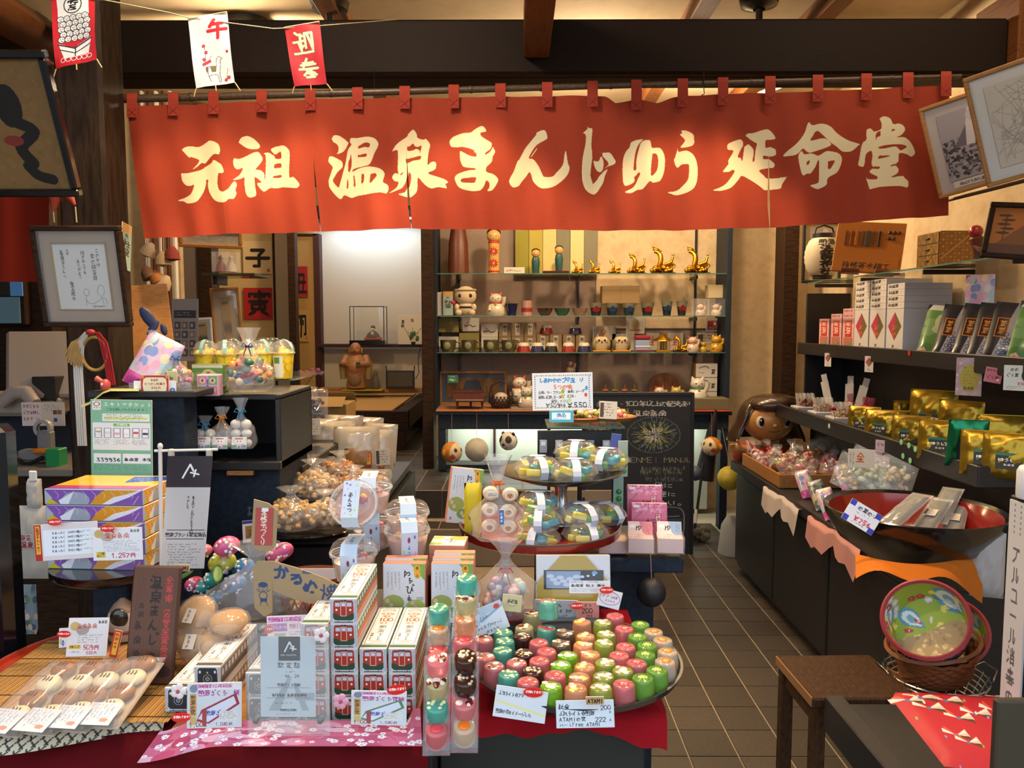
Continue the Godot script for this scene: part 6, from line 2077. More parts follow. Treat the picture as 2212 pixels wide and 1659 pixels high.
func centre_tower():
	# dark blue side table and its stock
	var p:=at(1330,1205,2.35)
	var t:=thing("slate_side_table","blue black side table with overhanging top beside the jelly tray","table",V3(p.x,0,p.z))
	part(t,"top",boxm(V3(.42,.045,.4),.004,V3(-.0,p.y-.0225,-.19)),M.slate)
	part(t,"body",boxm(V3(.28,p.y-.05,.3),.004,V3(-.01,(p.y-.05)*.5,-.2)),M.slate)
	# two-tier stand: red lacquer plate and silver plate
	var c:=at(1167,1152,2.3)
	t=thing("two_tier_stand","two-tier stand with red lacquer plate below and silver plate above","stand",c)
	part(t,"red_plate",lathem(V2([0,0,.225,0,.242,.008,.246,.03,.24,.032,.234,.014,0,.01]),48),M.lacquer_red)
	part(t,"red_rim",lathem(V2([.2405,.031,.2465,.0305,.2465,.034,.2405,.034]),48),mat("4a4644",.4))
	part(t,"post",lathem(V2([.1,-.3,.1,-.29,.02,-.27,.016,.0]),20),M.jet)
	var up:=at(1212,1035,2.4)-c
	part(t,"stem",lathem(V2([.07,.012,.065,.02,.022,.06,.018,.11,.03,.15]),24,1.0),M.chrome,T0(V3(up.x,0,up.z)))
	part(t,"silver_plate",lathem(V2([.03,-.012,.12,.0,.19,.024,.196,.03,.185,.03,.12,.008,0,.004]),48),mat("5a5652",.25,.9),T0(up))
	var lower:=[[1160,1170,2.18,"domed sweet pack at the bottom front of the red plate"],[1165,1130,2.2,"domed sweet pack second from below on the red plate"],[1163,1095,2.24,"domed sweet pack topping the middle stack on the red plate"],[1265,1160,2.2,"domed sweet pack at the bottom right of the red plate"],[1255,1120,2.22,"domed sweet pack on top of the right stack"],[1305,1118,2.34,"domed sweet pack behind the right stack on the red plate"]]
	for k in lower.size(): mochi_pack(lower[k][3],at(lower[k][0],lower[k][1],lower[k][2])+V3(0,-.012,0),.068,k,.2*k-.3)
	var upper:=[[1160,1028,2.34,"domed sweet pack at the front left of the silver plate"],[1240,1035,2.3,"domed sweet pack at the front of the silver plate"],[1245,993,2.44,"highest domed sweet pack at the back of the silver plate"],[1310,1010,2.42,"domed sweet pack at the right of the silver plate"]]
	for k in upper.size(): mochi_pack(upper[k][3],at(upper[k][0],upper[k][1],upper[k][2]),.072,k+3,.3-.25*k)
	# bag of dog-faced cakes
	t=thing("dog_cake_bag","clear bag of six round dog-faced cakes with orange cord","sweets",at(1075,1165,2.12))
	for k in 6:
		var q:=at([1060,1102,1058,1098,1058,1098][k],[1065,1068,1100,1104,1136,1138][k],2.1)-t.position
		var b:=B.new()
		b.ball(q,V3(.023,.02,.014),16,10,Basis(),null)
		var ck:=part(t,"round_cake",b.mesh(),mat("d8c4a8",.6))
		var fb:=B.new()
		fb.prism([]+oval(.03,.026),.001,T0(q+V3(0,0,.0142)),prints["dog cake"])
		part(ck,"face",fb.mesh(),pmat)
	part(t,"film",sack(.15,.24,.09,12,.66),M.film)
	part(t,"label",cardm(.014,.042,"yuki sweets"),pmat,xf(V3(.012,.055,.05)))
	part(t,"price_tag",cardm(.03,.016,"card white"),pmat,xf(V3(-.012,.13,.048)))
	ribbon(.12,.16,"c85a18",t)
	t=thing("yellow_cat_pack","narrow yellow bag with brown cats left of the dog-faced cakes","sweets",at(1022,1160,2.2))
	part(t,"pouch",pillow(.05,.16,.03,3,null,.1,8,"c8b81c"),pmat)
	t=thing("bracken_mochi_box","tall sweet box with green hills propped on the red plate","box",at(996,1130,2.32),"bracken mochi boxes",.25,-.08,-.14)
	part(t,"carton",pbox(V3(.1,.17,.03),{"f": "warabi"},"c88a70",.0015,V3(0,.085,0)),pmat)
	# price board and tray of bean sweets on the glass shelf above
	t=thing("glass_display_shelf","small glass shelf with bamboo plates behind the silver stand","shelf",at(1260,915,2.75))
	part(t,"pane",boxm(V3(.27,.006,.22),.001,V3(0,0,0)),M.glass)
	part(t,"edge",boxm(V3(.27,.006,.002),.0005,V3(0,0,.111)),M.glassedge)
	for s in [-1,1]: part(t,"leg",tubem([V3(s*.12,0,-.08),V3(s*.12,-1.28,-.08)],.006,8),M.jet)
	card("candy_price_board","white price board for five candy flavours reading 550 yen","sign",at(1216,886,2.62),.207,.128,"happy pig",.0,-.08,.02)
	card("goods_tag","small turquoise tag with white centre below the price board","sign",at(1213,912,2.6),.082,.04,"goods tag",0,-.15)
	card("kraft_note","small kraft paper note at the right of the price board","sign",at(1313,905,2.6),.06,.06,"snack label",0,-.15,-.05)
	for k in 2:
		t=thing("bamboo_plate",["round bamboo plate of bean sweets left of the kraft note","round bamboo plate of bean sweets right of the kraft note"][k],"plate",at([1255,1322][k],[908,906][k],2.7),"bamboo plates")
		part(t,"weave",lathem(V2([0,0,.07,0,.085,.012,.08,.014,.066,.004,0,.003]),26),M.bamboo_pale)
		part(t,"rim",lathem(V2([.083,.009,.088,.013,.082,.017]),26),mat("7a4a20",.5))
		var s:=thing("bean_sweets",["heap of colourful bean sweets on the left bamboo plate","heap of colourful bean sweets on the right bamboo plate"][k],"sweets",t.position+V3(0,.02,0))
		part(s,"beans",lumps(50,V3(.06,.016,.055),.01,["b8902c","c85a6a","e0d0b0","4a2a1c","8a9a3c","d8a878"],20+k),vc(.4)).set_meta("kind","stuff")
	# dark board with hanging charms
	p=at(1300,1000,2.62)
	t=thing("charm_rack","dark pegboard rack of small packed charms behind the tower","rack",p)
	part(t,"board",boxm(V3(.3,.14,.01),.002,V3(-.07,.035,-.06)),M.black)
	for k in 9:
		var q:=V3(-.2+(k % 5)*.055,.05-(k/5)*.06,-.045)
		var ch:=part(t,"charm_pack",boxm(V3(.026,.045,.004),.001,q),mat(["9aa0a8","b8b4ac","6a7a90"][k % 3],.4))
		part(ch,"price_sticker",boxm(V3(.016,.014,.001),.0,q+V3(0,.01,.003)),mat("d8dce0",.6))
	part(t,"pole",tubem([V3(-.07,-.05,-.07),V3(-.07,-1.17,-.07)],.008,8),M.jet)
	for k in 3:
		t=thing("phone_charm_card",["green charm card hanging behind the red plate","blue and pink charm card beside the tower","pale green charm card with round green beads"][k],"charm",at([1335,1322,1345][k],[1075,985,1000][k]+30,2.5),"",.1*k,0,-.12*(k % 2))
		part(t,"card",boxm(V3(.034,.12,.003),.001,V3(0,.06,0)),mat(["8aa898","4a5a9a","a8b8a8"][k],.5))
		for q in 3: part(t,"bead",ballm(V3(.009,.009,.006),10,6,V3(.002,.02+q*.024,.005)),mat(["2a8a3c","b83a70","3a9a4c"][k],.2))
	# pink bath packets and acrylic card boxes
	var pk:=pbox(V3(.115,.125,.012),{"f": "sakura bath"},"c06080",.002,V3(0,.0625,0))
	solo("sakura_bath_packet","pink cherry blossom bath packet in front, large brush letters","packet",pk,gloss_mat,xf(at(1402,1170,2.42),-.05,-.12),"pink bath packets")
	solo("sakura_bath_packet","pink cherry blossom bath packet standing higher behind the first","packet",pk,gloss_mat,xf(at(1396,1170,2.47)+V3(-.005,.06,-.01),-.05,-.12),"pink bath packets")
	for k in 2:
		t=thing("card_box",["acrylic box of pink bath cards at the table edge","acrylic box of blue and cream bath cards at the table edge"][k],"box",at([1383,1446][k],1190,2.36),"acrylic boxes of cards",-.1)
		part(t,"card_stack",boxm(V3(.078,.046,.07),.001,V3(0,.026,0)),grained("card edges",["d0a8a0","dcc8c0","c88a90"],V3(1,60,1),.7,.06))
		part(t,"top_card",pbox(V3(.076,.085,.002),{"f": "yu card %d" % k},"dccfc8",.0003,V3(0,.056,0)),pmat,xf(V3(0,0,.02),0,-.5))
		part(t,"case",boxm(V3(.086,.052,.08),.001,V3(0,.027,0)),M.clear)
	t=thing("card_box","acrylic box of cards half hidden by the red plate","box",at(1322,1190,2.4),"acrylic boxes of cards",.0)
	part(t,"card_stack",boxm(V3(.09,.04,.07),.001,V3(0,.022,0)),grained("card edges",["d0a8a0","dcc8c0","c88a90"],V3(1,60,1),.7,.06))
	part(t,"case",boxm(V3(.098,.046,.08),.001,V3(0,.024,0)),M.clear)
	# black crumpled paper balloon on a pink cord
	balloon("black crumpled paper balloon hanging from the slate table",at(1407,1279,2.3),.045,"","17171a",at(1405,1192,2.3))
func balloon(label: String,where: Vector3,r: float,key: String,colour: String,hook: Vector3,ears:=0,turn:=.0):
	var t:=thing("paper_balloon",label,"balloon",where,"hanging paper balloons",turn)
	var g:=FastNoiseLite.new()
	g.seed=int(where.x*1000)
	g.frequency=1.4
	var b:=B.new()
	b.swatch=sw(colour)
	var rows:=[]
	for a in 13:
		var row:=[]
		var ph:=-PI/2+PI*a/12
		for c in 25:
			var th:=TAU*c/24.0+PI if c<24 else PI
			var n:=V3(sin(th)*cos(ph),sin(ph),cos(th)*cos(ph))
			row.append(n*r*(1.0+.07*g.get_noise_3dv(n*2.6)))
		rows.append(row)
	b.grid(rows,prints[key] if key else null,false,true)
	part(t,"paper_skin",b.mesh(),pmat)
	for s in [-1,1]:
		if ears==1: part(t,"ear",ballm(V3(r*.3,r*.34,r*.12),10,8,V3(s*r*.98,r*.05,0)),mat("c07c20",.6))
		if ears==2: part(t,"ear",ballm(V3(r*.22,r*.22,r*.15),10,8,V3(s*r*.66,r*.8,0)),mat("2a2420",.6))
	var line:=tubem([V3(0,r,0),(Basis(Vector3.UP,-turn)*(hook-where))],.0012,5)
	part(t,"cord",line,mat("b88a8c",.7))
func front_right():
	# dark wooden stool
	var t:=thing("wooden_stool","dark brown wooden stool with worn edges on the tiled floor","stool",V3(on(1822,1470,.6).x,0,-2.2),"",.03)
	var dk:=grained("stool wood",["2a1a0e","3c2818","4a3422"],V3(8,3,3),.5,.02)
	part(t,"seat",boxm(V3(.3,.03,.28),.005,V3(.0,.6,0)),dk)
	part(t,"worn_edge",boxm(V3(.004,.028,.27),.001,V3(-.1495,.602,0)),mat("8a6238",.7))
	for sx in [-1,1]:
		for sz in [-1,1]: part(t,"leg",boxm(V3(.036,.59,.036),.003,V3(sx*.125,.295,sz*.115)),dk)
		part(t,"apron",boxm(V3(.02,.05,.2),.002,V3(sx*.125,.555,0)),dk)
		part(t,"stretcher",boxm(V3(.02,.03,.2),.002,V3(sx*.125,.16,0)),dk)
	for sz in [-1,1]: part(t,"apron",boxm(V3(.22,.05,.02),.002,V3(0,.555,sz*.115)),dk)
	# black bench with red ribbon-print cushion cloth
	var q:=on(2050,1560,.66)
	t=thing("black_bench","low black bench with sloping frame in the lower right corner","bench",V3(1.2,0,-1.85))
	part(t,"top_board",boxm(V3(.62,.03,.36),.004,V3(.0,.6,0)),M.black)
	var side:=at(1935,1570,1.75)
	part(t,"side_rail",boxm(V3(.05,.1,.62),.004,V3(side.x-1.2-.03,.59,.13)),M.black)
	for s in [-.2,.22]: part(t,"leg",boxm(V3(.05,.58,.05),.004,V3(s,.29,-.1)),M.black)
	var b:=B.new()
	var rows:=[]
	var cs:=[Vector2(2040,1648),Vector2(2240,1665),Vector2(2240,1490),Vector2(1902,1478)]
	for a in 9:
		var row:=[]
		for c in 13:
			var u:=c/12.0
			var v:=a/8.0
			var p2: Vector2=cs[0].lerp(cs[1],u).lerp(cs[3].lerp(cs[2],u),v)
			var p:=on(p2.x,p2.y,.63)
			var edge:=minf(minf(u,1.0-u),minf(v,1.0-v))
			row.append(p+V3(0,-.02+.02*smoothstep(.0,.1,edge),0))
		rows.append(row)
	b.grid(rows,prints["noshi cloth"])
	solo("ribbon_print_cloth","red cloth with white ribbon bundles spread over the black bench","cloth",b.mesh(),pmat)
	t=thing("dark_board","olive brown board edge standing at the lower right corner","board",at(2152,1600,1.45))
	part(t,"panel",boxm(V3(.12,.24,.02),.004,V3(.06,-.04,-.01)),mat("3a3424",.6))
	# hand sanitiser post
	var p:=at(2186,1480,1.95)
	t=thing("sanitizer_post","white and black sanitizer post lettered down its side","stand",V3(p.x,0,p.z))
	var h:=at(2178,1085,1.95).y
	part(t,"white_side",pbox(V3(.006,h,.08),{"l": "dispenser text"},"a8a8a6",.001,V3(-.002,h*.5,0)),pmat)
	part(t,"black_front",boxm(V3(.08,h+.02,.1),.004,V3(.042,h*.5,0)),mat("121214",.6))
	t=thing("sanitizer_bottle","white pump bottle of hand sanitizer on the black post","bottle",V3(p.x+.03,h+.01,p.z))
	part(t,"bottle",lathem(V2([0,0,.038,0,.04,.006,.04,.07,.034,.082,.016,.088,.016,.1]),24),mat("d8dadc",.35))
	part(t,"label",cardm(.056,.066,"bottle label"),pmat,xf(V3(.004,.002,.0405)))
	part(t,"collar",lathem(V2([.02,.09,.022,.1,.02,.112,.008,.114,.008,.14]),18),M.white)
	part(t,"spout",tubem([V3(-.004,.14,0),V3(.012,.142,.01),V3(.026,.138,.02),V3(.028,.126,.022)],.006,8),M.white)
	part(t,"pump_head",lathem(V2([.012,.136,.016,.146,.008,.15,0,.15]),16),M.white)
	# baskets in a wire crate
	p=at(2020,1470,2.25)
	t=thing("wire_basket","chrome wire basket under the fabric baskets","basket",p+V3(0,-.07,0))
	for k in 7:
		var y:=.015*k
		part(t,"wire_ring",lathem([Vector2(.1+k*.007,y),Vector2(.1025+k*.007,y+.0025),Vector2(.1+k*.007,y+.005),Vector2(.0975+k*.007,y+.0025),Vector2(.1+k*.007,y)],30),M.chrome)
	var wb:=B.new()
	for k in 26:
		var a:=TAU*k/26
		wb.tube([V3(cos(a)*.06,0,sin(a)*.06),V3(cos(a)*.1,.002,sin(a)*.1),V3(cos(a)*.145,.098,sin(a)*.145)],.0014,5)
	part(t,"wire_ribs",wb.mesh(),M.chrome)
	for s in [-1,1]: part(t,"handle",tubem([V3(s*.142,.09,-.05),V3(s*.165,.115,-.03),V3(s*.165,.115,.03),V3(s*.142,.09,.05)],.0025,6),M.chrome)
	t=thing("wicker_basket","dark brown woven wicker basket holding the fabric baskets","basket",p+V3(.005,.01,.0),"",0,.12,.22)
	var wk:=B.new()
	for k in 11:
		var y:=k*.0105
		var r:=.085+.045*sqrt(k/10.0)
		wk.lathe([Vector2(r-.004,y),Vector2(r+.004,y+.005),Vector2(r-.004,y+.011)],40,Transform3D(Basis(Vector3.UP,k*.17),Vector3.ZERO),.85,null,.035,18)
	part(t,"weave",wk.mesh(),M.wicker)
	part(t,"floor",lathem(V2([.0,.004,.09,.004]),30,.85),M.wicker)
	part(t,"rim",lathem(V2([.128,.112,.136,.118,.128,.126,.122,.118,.128,.112]),40,.85),mat("7a4a24",.5))
	for k in 2:
		var s:=1.0 if k==0 else .9
		t=thing("fabric_basket",["round basket covered in patchwork with lime flower lining, tipped forward","second patchwork basket tucked behind the first"][k],"basket",at([2005,2052][k],[1350,1375][k],[2.2,2.28][k]),"patchwork baskets",.1,.75,.62-.1*k)
		var o:=B.new()
		o.swatch=sw("3a1c24")
		o.lathe([Vector2(0,-.055),Vector2(.09,-.055),Vector2(.1,-.05),Vector2(.115,.05)].map(func(v): return v*s),36,Transform3D(),1.0,prints["patchwork"])
		part(t,"outside",o.mesh(),pmat)
		var i:=B.new()
		i.lathe([Vector2(.112,.05),Vector2(.097,-.045),Vector2(0,-.048)].map(func(v): return v*s),36,Transform3D(),1.0,prints["basket lining"])
		part(t,"lining",i.mesh(),pmat)
		part(t,"rim",lathem([Vector2(.112,.044),Vector2(.121,.052),Vector2(.113,.06),Vector2(.107,.052),Vector2(.112,.044)].map(func(v): return v*s),36),mat("8a3238",.5))
	t=thing("wooden_pail","small wooden pail behind the wire basket","pail",at(1955,1470,2.35)+V3(0,-.06,0))
	part(t,"staves",lathem(V2([0,0,.05,0,.055,.1,.05,.1,.046,.01,0,.008]),20),M.wood)
	var st:=thing("basket_stool","low dark stool carrying the wire basket, mostly hidden","stool",V3(p.x,0,p.z))
	part(st,"seat",boxm(V3(.34,.03,.3),.004,V3(0,p.y-.087,0)),dk)
	for s in [-1,1]: part(st,"leg",boxm(V3(.04,p.y-.1,.26),.004,V3(s*.13,(p.y-.1)*.5,0)),dk)
func right_side():
	# long black base cupboard along the right wall
	var t:=thing("base_cupboard","long black base cupboard with panelled doors along the right wall","cupboard",V3(1.46,0,-3.9))
	part(t,"carcass",boxm(V3(.8,.64,2.3),.004,V3(.42,.36,.0)),M.black)
	part(t,"plinth",boxm(V3(.74,.06,2.26),.002,V3(.44,.03,0)),M.jet)
	part(t,"worktop",boxm(V3(.86,.06,2.36),.004,V3(.4,.71,0)),M.black)
	for k in 3: part(t,"door",boxm(V3(.02,.58,.74),.006,V3(.008,.37,.76-k*.76)),M.black)
	# shelf boards above
	var sh:=thing("display_shelf","black wall shelf with tea bags of gold foil","shelf",V3(1.75,1.115,-4.05))
	part(sh,"front_lip",boxm(V3(.03,.085,2.36),.004,V3(0,-.042,0)),M.black)
	part(sh,"board",boxm(V3(.48,.025,2.36),.003,V3(.25,-.06,0)),M.black)
	part(sh,"end_cap",boxm(V3(.3,.085,.03),.004,V3(.14,-.042,1.17)),M.black)
	part(sh,"back_panel",boxm(V3(.02,.3,2.3),.002,V3(.26,-.22,-.0)),M.black)
	sh=thing("display_shelf","upper black wall shelf with tea boxes","shelf",V3(2.0,1.516,-4.1))
	part(sh,"front_lip",boxm(V3(.025,.08,2.7),.004,V3(0,-.04,0)),M.black)
	part(sh,"board",boxm(V3(.3,.02,2.7),.003,V3(.16,-.05,0)),M.black)
	part(sh,"back_board",boxm(V3(.02,.42,2.4),.003,V3(.28,-.27,-.1)),M.jet)
	part(sh,"side_board",boxm(V3(.3,.8,.02),.003,V3(.16,-.06,-1.26)),M.jet)
	sh=thing("glass_shelf","glass wall shelf with lantern and wooden goods","shelf",V3(2.0,1.925,-4.1))
	part(sh,"pane",boxm(V3(.3,.008,2.6),.001,V3(.16,0,0)),M.glass)
	part(sh,"edge",boxm(V3(.003,.008,2.6),.0005,V3(.009,0,0)),M.glassedge)
	for z in [-1.2,-.5,.2,.9]: part(sh,"bracket",boxm(V3(.26,.025,.012),.003,V3(.17,-.018,z)),M.jet)
	right_top()
	# tea boxes
	var face:=pbox(V3(.25,.25,.185),{"l": "gold tea front"},"b4bac2",.0012,V3(.125,.125,0))
	var flat:=pbox(V3(.25,.033,.185),{"l": "gold tea end"},"b4bac2",.001,V3(.125,.0165,0))
	var y0:=1.478
	var d0:=on_x(1890,2.03)
	for k in 3:
		solo("gold_tea_box",["upright gold leaf tea box with red diamond, left of three","upright gold leaf tea box with red diamond, middle of three","upright gold leaf tea box with red diamond, right of three"][k],"box",face,pmat,xf(V3(2.03,y0,-d0+k*.2-.2),0),"gold leaf tea boxes")
		for r in (5 if k<2 else 4):
			solo("gold_tea_box","%s flat gold leaf tea box of the %s stack" % [["lowest","second","third","fourth","top"][r],["left","middle","right"][k]],"box",flat,pmat,xf(V3(2.03,y0+.251+r*.0335,-d0+k*.2-.2),0),"gold leaf tea boxes")
	var plum:=pbox(V3(.2,.2,.16),{"l": "plum tea"},"c89a98",.0012,V3(.1,.1,0))
	var plum2:=pbox(V3(.2,.03,.16),{"l": "plum tea end"},"c89a98",.001,V3(.1,.015,0))
	for k in 3:
		var z:=-on_x(1776+k*26,2.03)
		solo("plum_tea_box",["pink plum tea box at the far end","pink plum tea box in the middle","pink plum tea box next to the gold leaf tea"][k],"box",plum,pmat,xf(V3(2.03,y0,z)),"pink plum tea boxes")
		for r in [1,2,3][k]:
			solo("plum_tea_box","%s flat pink plum tea box over the %s box" % [["lower","upper","top"][r-1],["far","middle","near"][k]],"box",plum2,pmat,xf(V3(2.03,y0+.171+r*.0305,z)),"pink plum tea boxes")
	# leaning flat packs
	var packs:=[["green pack",2010,"green leafy tea pack leaning beside the tea boxes"],["dark pack",2045,"dark tea pack with orange label, first of the row"],["dark pack",2090,"dark tea pack with orange label, second of the row"],["dark pack",2125,"dark tea pack with orange label, third of the row"],["dark pack",2160,"dark tea pack with orange label, fourth of the row"],["green pack",2215,"green tea pack cut by the right edge"]]
	for k in packs.size():
		var z:=-on_x(packs[k][1],2.06)
		t=thing("tea_pack",packs[k][2],"packet",V3(2.06,y0,z),"leaning tea packs",-PI/2+.75,-.28,-.12)
		part(t,"pouch",pillow(.16,.27,.02,k,prints[packs[k][0]],.1,8,"30343a"),gloss_mat)
	t=thing("pink_gift_pouch","pink patterned gift pouch pinned to the right wall","packet",at(2116,640,3.6),"",-.8)
	part(t,"pouch",pillow(.12,.19,.015,9,prints["candy pouch"],.1,8,"b88a90"),gloss_mat,xf(V3(0,-.09,0)))
	# notes hanging on the shelf lips
	for n in [[1787,772,2.0,.05,.085,"gold tea front","small white product card under the plum tea boxes"],[1876,778,2.0,.055,.09,"gold tea front","small white product card under the gold leaf tea boxes"]]:
		card("shelf_card",n[6],"sign",V3(n[2]-.016,1.516-.14,-on_x(n[0],1.985)),n[3],n[4],n[5],-PI/2+.5,0)
	card("yellow_egg_note","pink speckled note with yellow egg shape hanging from the upper shelf","sign",V3(1.975,1.335,-on_x(2092,1.975)),.1,.165,"gold egg note",-.75,0)
	card("pink_note","small pink handwritten note right of the yellow egg note","sign",V3(1.975,1.405,-on_x(2142,1.975)),.062,.062,"pink note",-.75,0,-.15)
	card("tea_note","white handwritten tea note at the right edge","sign",V3(1.975,1.385,-on_x(2196,1.975)),.09,.1,"izu note",-.75,0)
	card("tea_price_note","pale pink tea price note on the lower shelf lip","sign",V3(1.73,.975,-on_x(1912,1.73)),.068,.125,"guri price",-.85,0)
	for k in 6:
		var q: Array=[[1952,955],[1969,962],[1983,970],[1957,985],[1973,995],[1962,1012]][k]
		solo("green_sticker",["top left","top middle","top right","middle left","middle right","lowest"][k]+" pale green round sticker on the shelf front","sticker",lathem(V2([0,0,.013,0,.013,.0015,0,.002]),18),mat("8cc890",.5),Transform3D(Basis(Vector3.UP,-PI/2)*Basis(Vector3.RIGHT,PI/2),V3(1.73,at(q[0],q[1],on_x(q[0],1.73)).y,-on_x(q[0],1.73))),"green round stickers")
	for q in [[1968,763,"red round sticker on the upper shelf lip","b82420",2.0],[1800,920,"torn white sticker on the lower shelf front","c8c8c4",1.735]]:
		solo("round_sticker",q[2],"sticker",lathem(V2([0,0,.014,0,.014,.001,0,.0015]),16),mat(q[3],.5),Transform3D(Basis(Vector3.UP,-PI/2)*Basis(Vector3.RIGHT,PI/2),V3(q[4]-.015,at(q[0],q[1],on_x(q[0],q[4])).y,-on_x(q[0],q[4]))))
	tea_bags()
	right_low()
	girl()
func on_x(px: float, x: float) -> float:    # distance at which the frame column px crosses the upright plane x
	var r:=ray(px,829.5)
	return -r.z*(x/r.x)
func foil_bag(label: String,where: Vector3,w: float,h: float,d: float,colour: String,seed_: int,turn: float,lab:="hoji label",tilt:=-.1):
	var t:=thing("foil_tea_bag",label,"packet",where,"foil tea bags",turn,tilt)
	var foil:=mat(colour,.3,.75)
	part(t,"pouch",pillow(w,h,d,seed_,null,.3,12),foil)
	part(t,"top_seal",boxm(V3(w*.97,h*.13,.004),.001,V3(0,h*.95,-.002)),foil)
	part(t,"label",cardm(w*.46,h*.36,lab,.001,"1e2220"),pmat,xf(V3(-w*.02,h*.22,d*.5+.003),0,-.05))
func tea_bags():
	var y:=1.07
	var rows:=[[1868,1.8,.16,.15,"gold foil tea bag at the far left of the lower shelf",.3],[1905,1.8,.16,.15,"gold foil tea bag second from the far end",.2],[1930,1.86,.16,.15,"gold foil tea bag turned aside, third from the far end",.7],[1972,1.8,.17,.16,"gold foil tea bag in the middle front",.25],[2040,1.8,.19,.17,"wide gold foil tea bag in front of the tall ones",.3],[2140,1.8,.18,.17,"gold foil tea bag behind the green one",.5],[2190,1.84,.18,.17,"gold foil tea bag near the right edge",.4],[2015,2.05,.22,.25,"tall gold foil tea bag at the back with dark label",.2],[2075,2.06,.2,.22,"tall gold foil tea bag at the back under the egg note",.1],[1960,2.02,.12,.18,"narrow gold foil tea bag at the back",1.0],[2175,2.02,.2,.2,"tall gold foil tea bag at the back near the right edge",.6]]
	for k in rows.size():
		var r: Array=rows[k]
		foil_bag(r[4],V3(r[1],y,-on_x(r[0],r[1])),r[2],r[3],.055,"a08428",k,-PI/2+.55+r[5])
	foil_bag("shiny green foil tea bag lying forward over the gold ones",V3(1.79,y+.01,-on_x(2080,1.77)),.14,.2,.05,"1c7a52",40,-.35,"guri label",.3)
	# white boxes of stick sweets, bottles, white gift tags, carnation
	for k in 3:
		var x: float=[1722,1760,1800][k]
		var t:=thing("stick_sweet_box",["small white tray of dark stick sweets at the far end","white tray of pale stick sweets next to the small one","long white tray of pale stick sweets behind the carnation"][k],"box",V3(1.86,y,-on_x(x,1.8)),"white trays of stick sweets")
		part(t,"tray",boxm(V3(.15,.05,.13),.002,V3(0,.025,0)),mat("c4c0c0",.7))
		for s in 7: part(t,"sweet_bag",pillow(.05,.1,.012,s+k*9,null,.2,6),M.film2,xf(V3(-.05+s*.017,.035,.0),PI/2,-.1+.05*(s % 3)))
		part(t,"sticks",lumps(44,V3(.055,.028,.045),.009,["b89468","c8a878","a07c50"] if k else ["5a3020","8a5030","b88860","a83020"],k+60),vc(.6),T0(V3(0,.07,0))).set_meta("kind","stuff")
	for k in 3:
		var t:=thing("red_bottle",["small bottle with red ribbon, left of three","small bottle with red ribbon, middle of three","small bottle with red ribbon, right of three"][k],"bottle",V3(2.0,y,-on_x([1838,1872,1884][k],2.0)),"red ribbon bottles")
		part(t,"glass",lathem(V2([0,0,.03,0,.032,.08,.016,.105,.014,.13,.018,.135,.018,.16,0,.162]),16),mat("b84a5a",.1,0,.5))
		part(t,"ribbon",lathem(V2([.02,.1,.034,.107,.02,.114]),14),mat("a81c40",.4))
	for k in 3:
		var t:=thing("paper_tag",["white folded paper tag standing behind the stick sweets","large white curved paper tag behind the stick sweets","second white curved paper tag leaning right"][k],"paper",V3(2.1,y,-on_x([1795,1835,1850][k],2.1)),"white paper tags",-.9,-.1,.3-.25*k)
		part(t,"sheet",boxm(V3(.055,.2,.002),.0006,V3(0,.1,0)),mat("bcb8b4",.8))
		part(t,"fold",boxm(V3(.04,.05,.002),.0006,V3(0,.225,-.01)),mat("bcb8b4",.8))
	var f:=thing("carnation_vase","red carnation in a tiny glass vase at the shelf edge","flower",V3(1.775,y,-on_x(1805,1.775)))
	part(f,"vase",lathem(V2([0,0,.012,0,.014,.02,.008,.035,.01,.04]),12),M.film2)
	part(f,"stem",tubem([V3(0,.01,0),V3(.002,.06,0),V3(-.008,.1,0)],.0018,5),mat("4a6a3c",.6))
	part(f,"bloom",lumps(26,V3(.014,.007,.014),.006,["b0141c","c8202a","8a0c14"],4,.5),vc(.6),T0(V3(-.008,.106,0)))
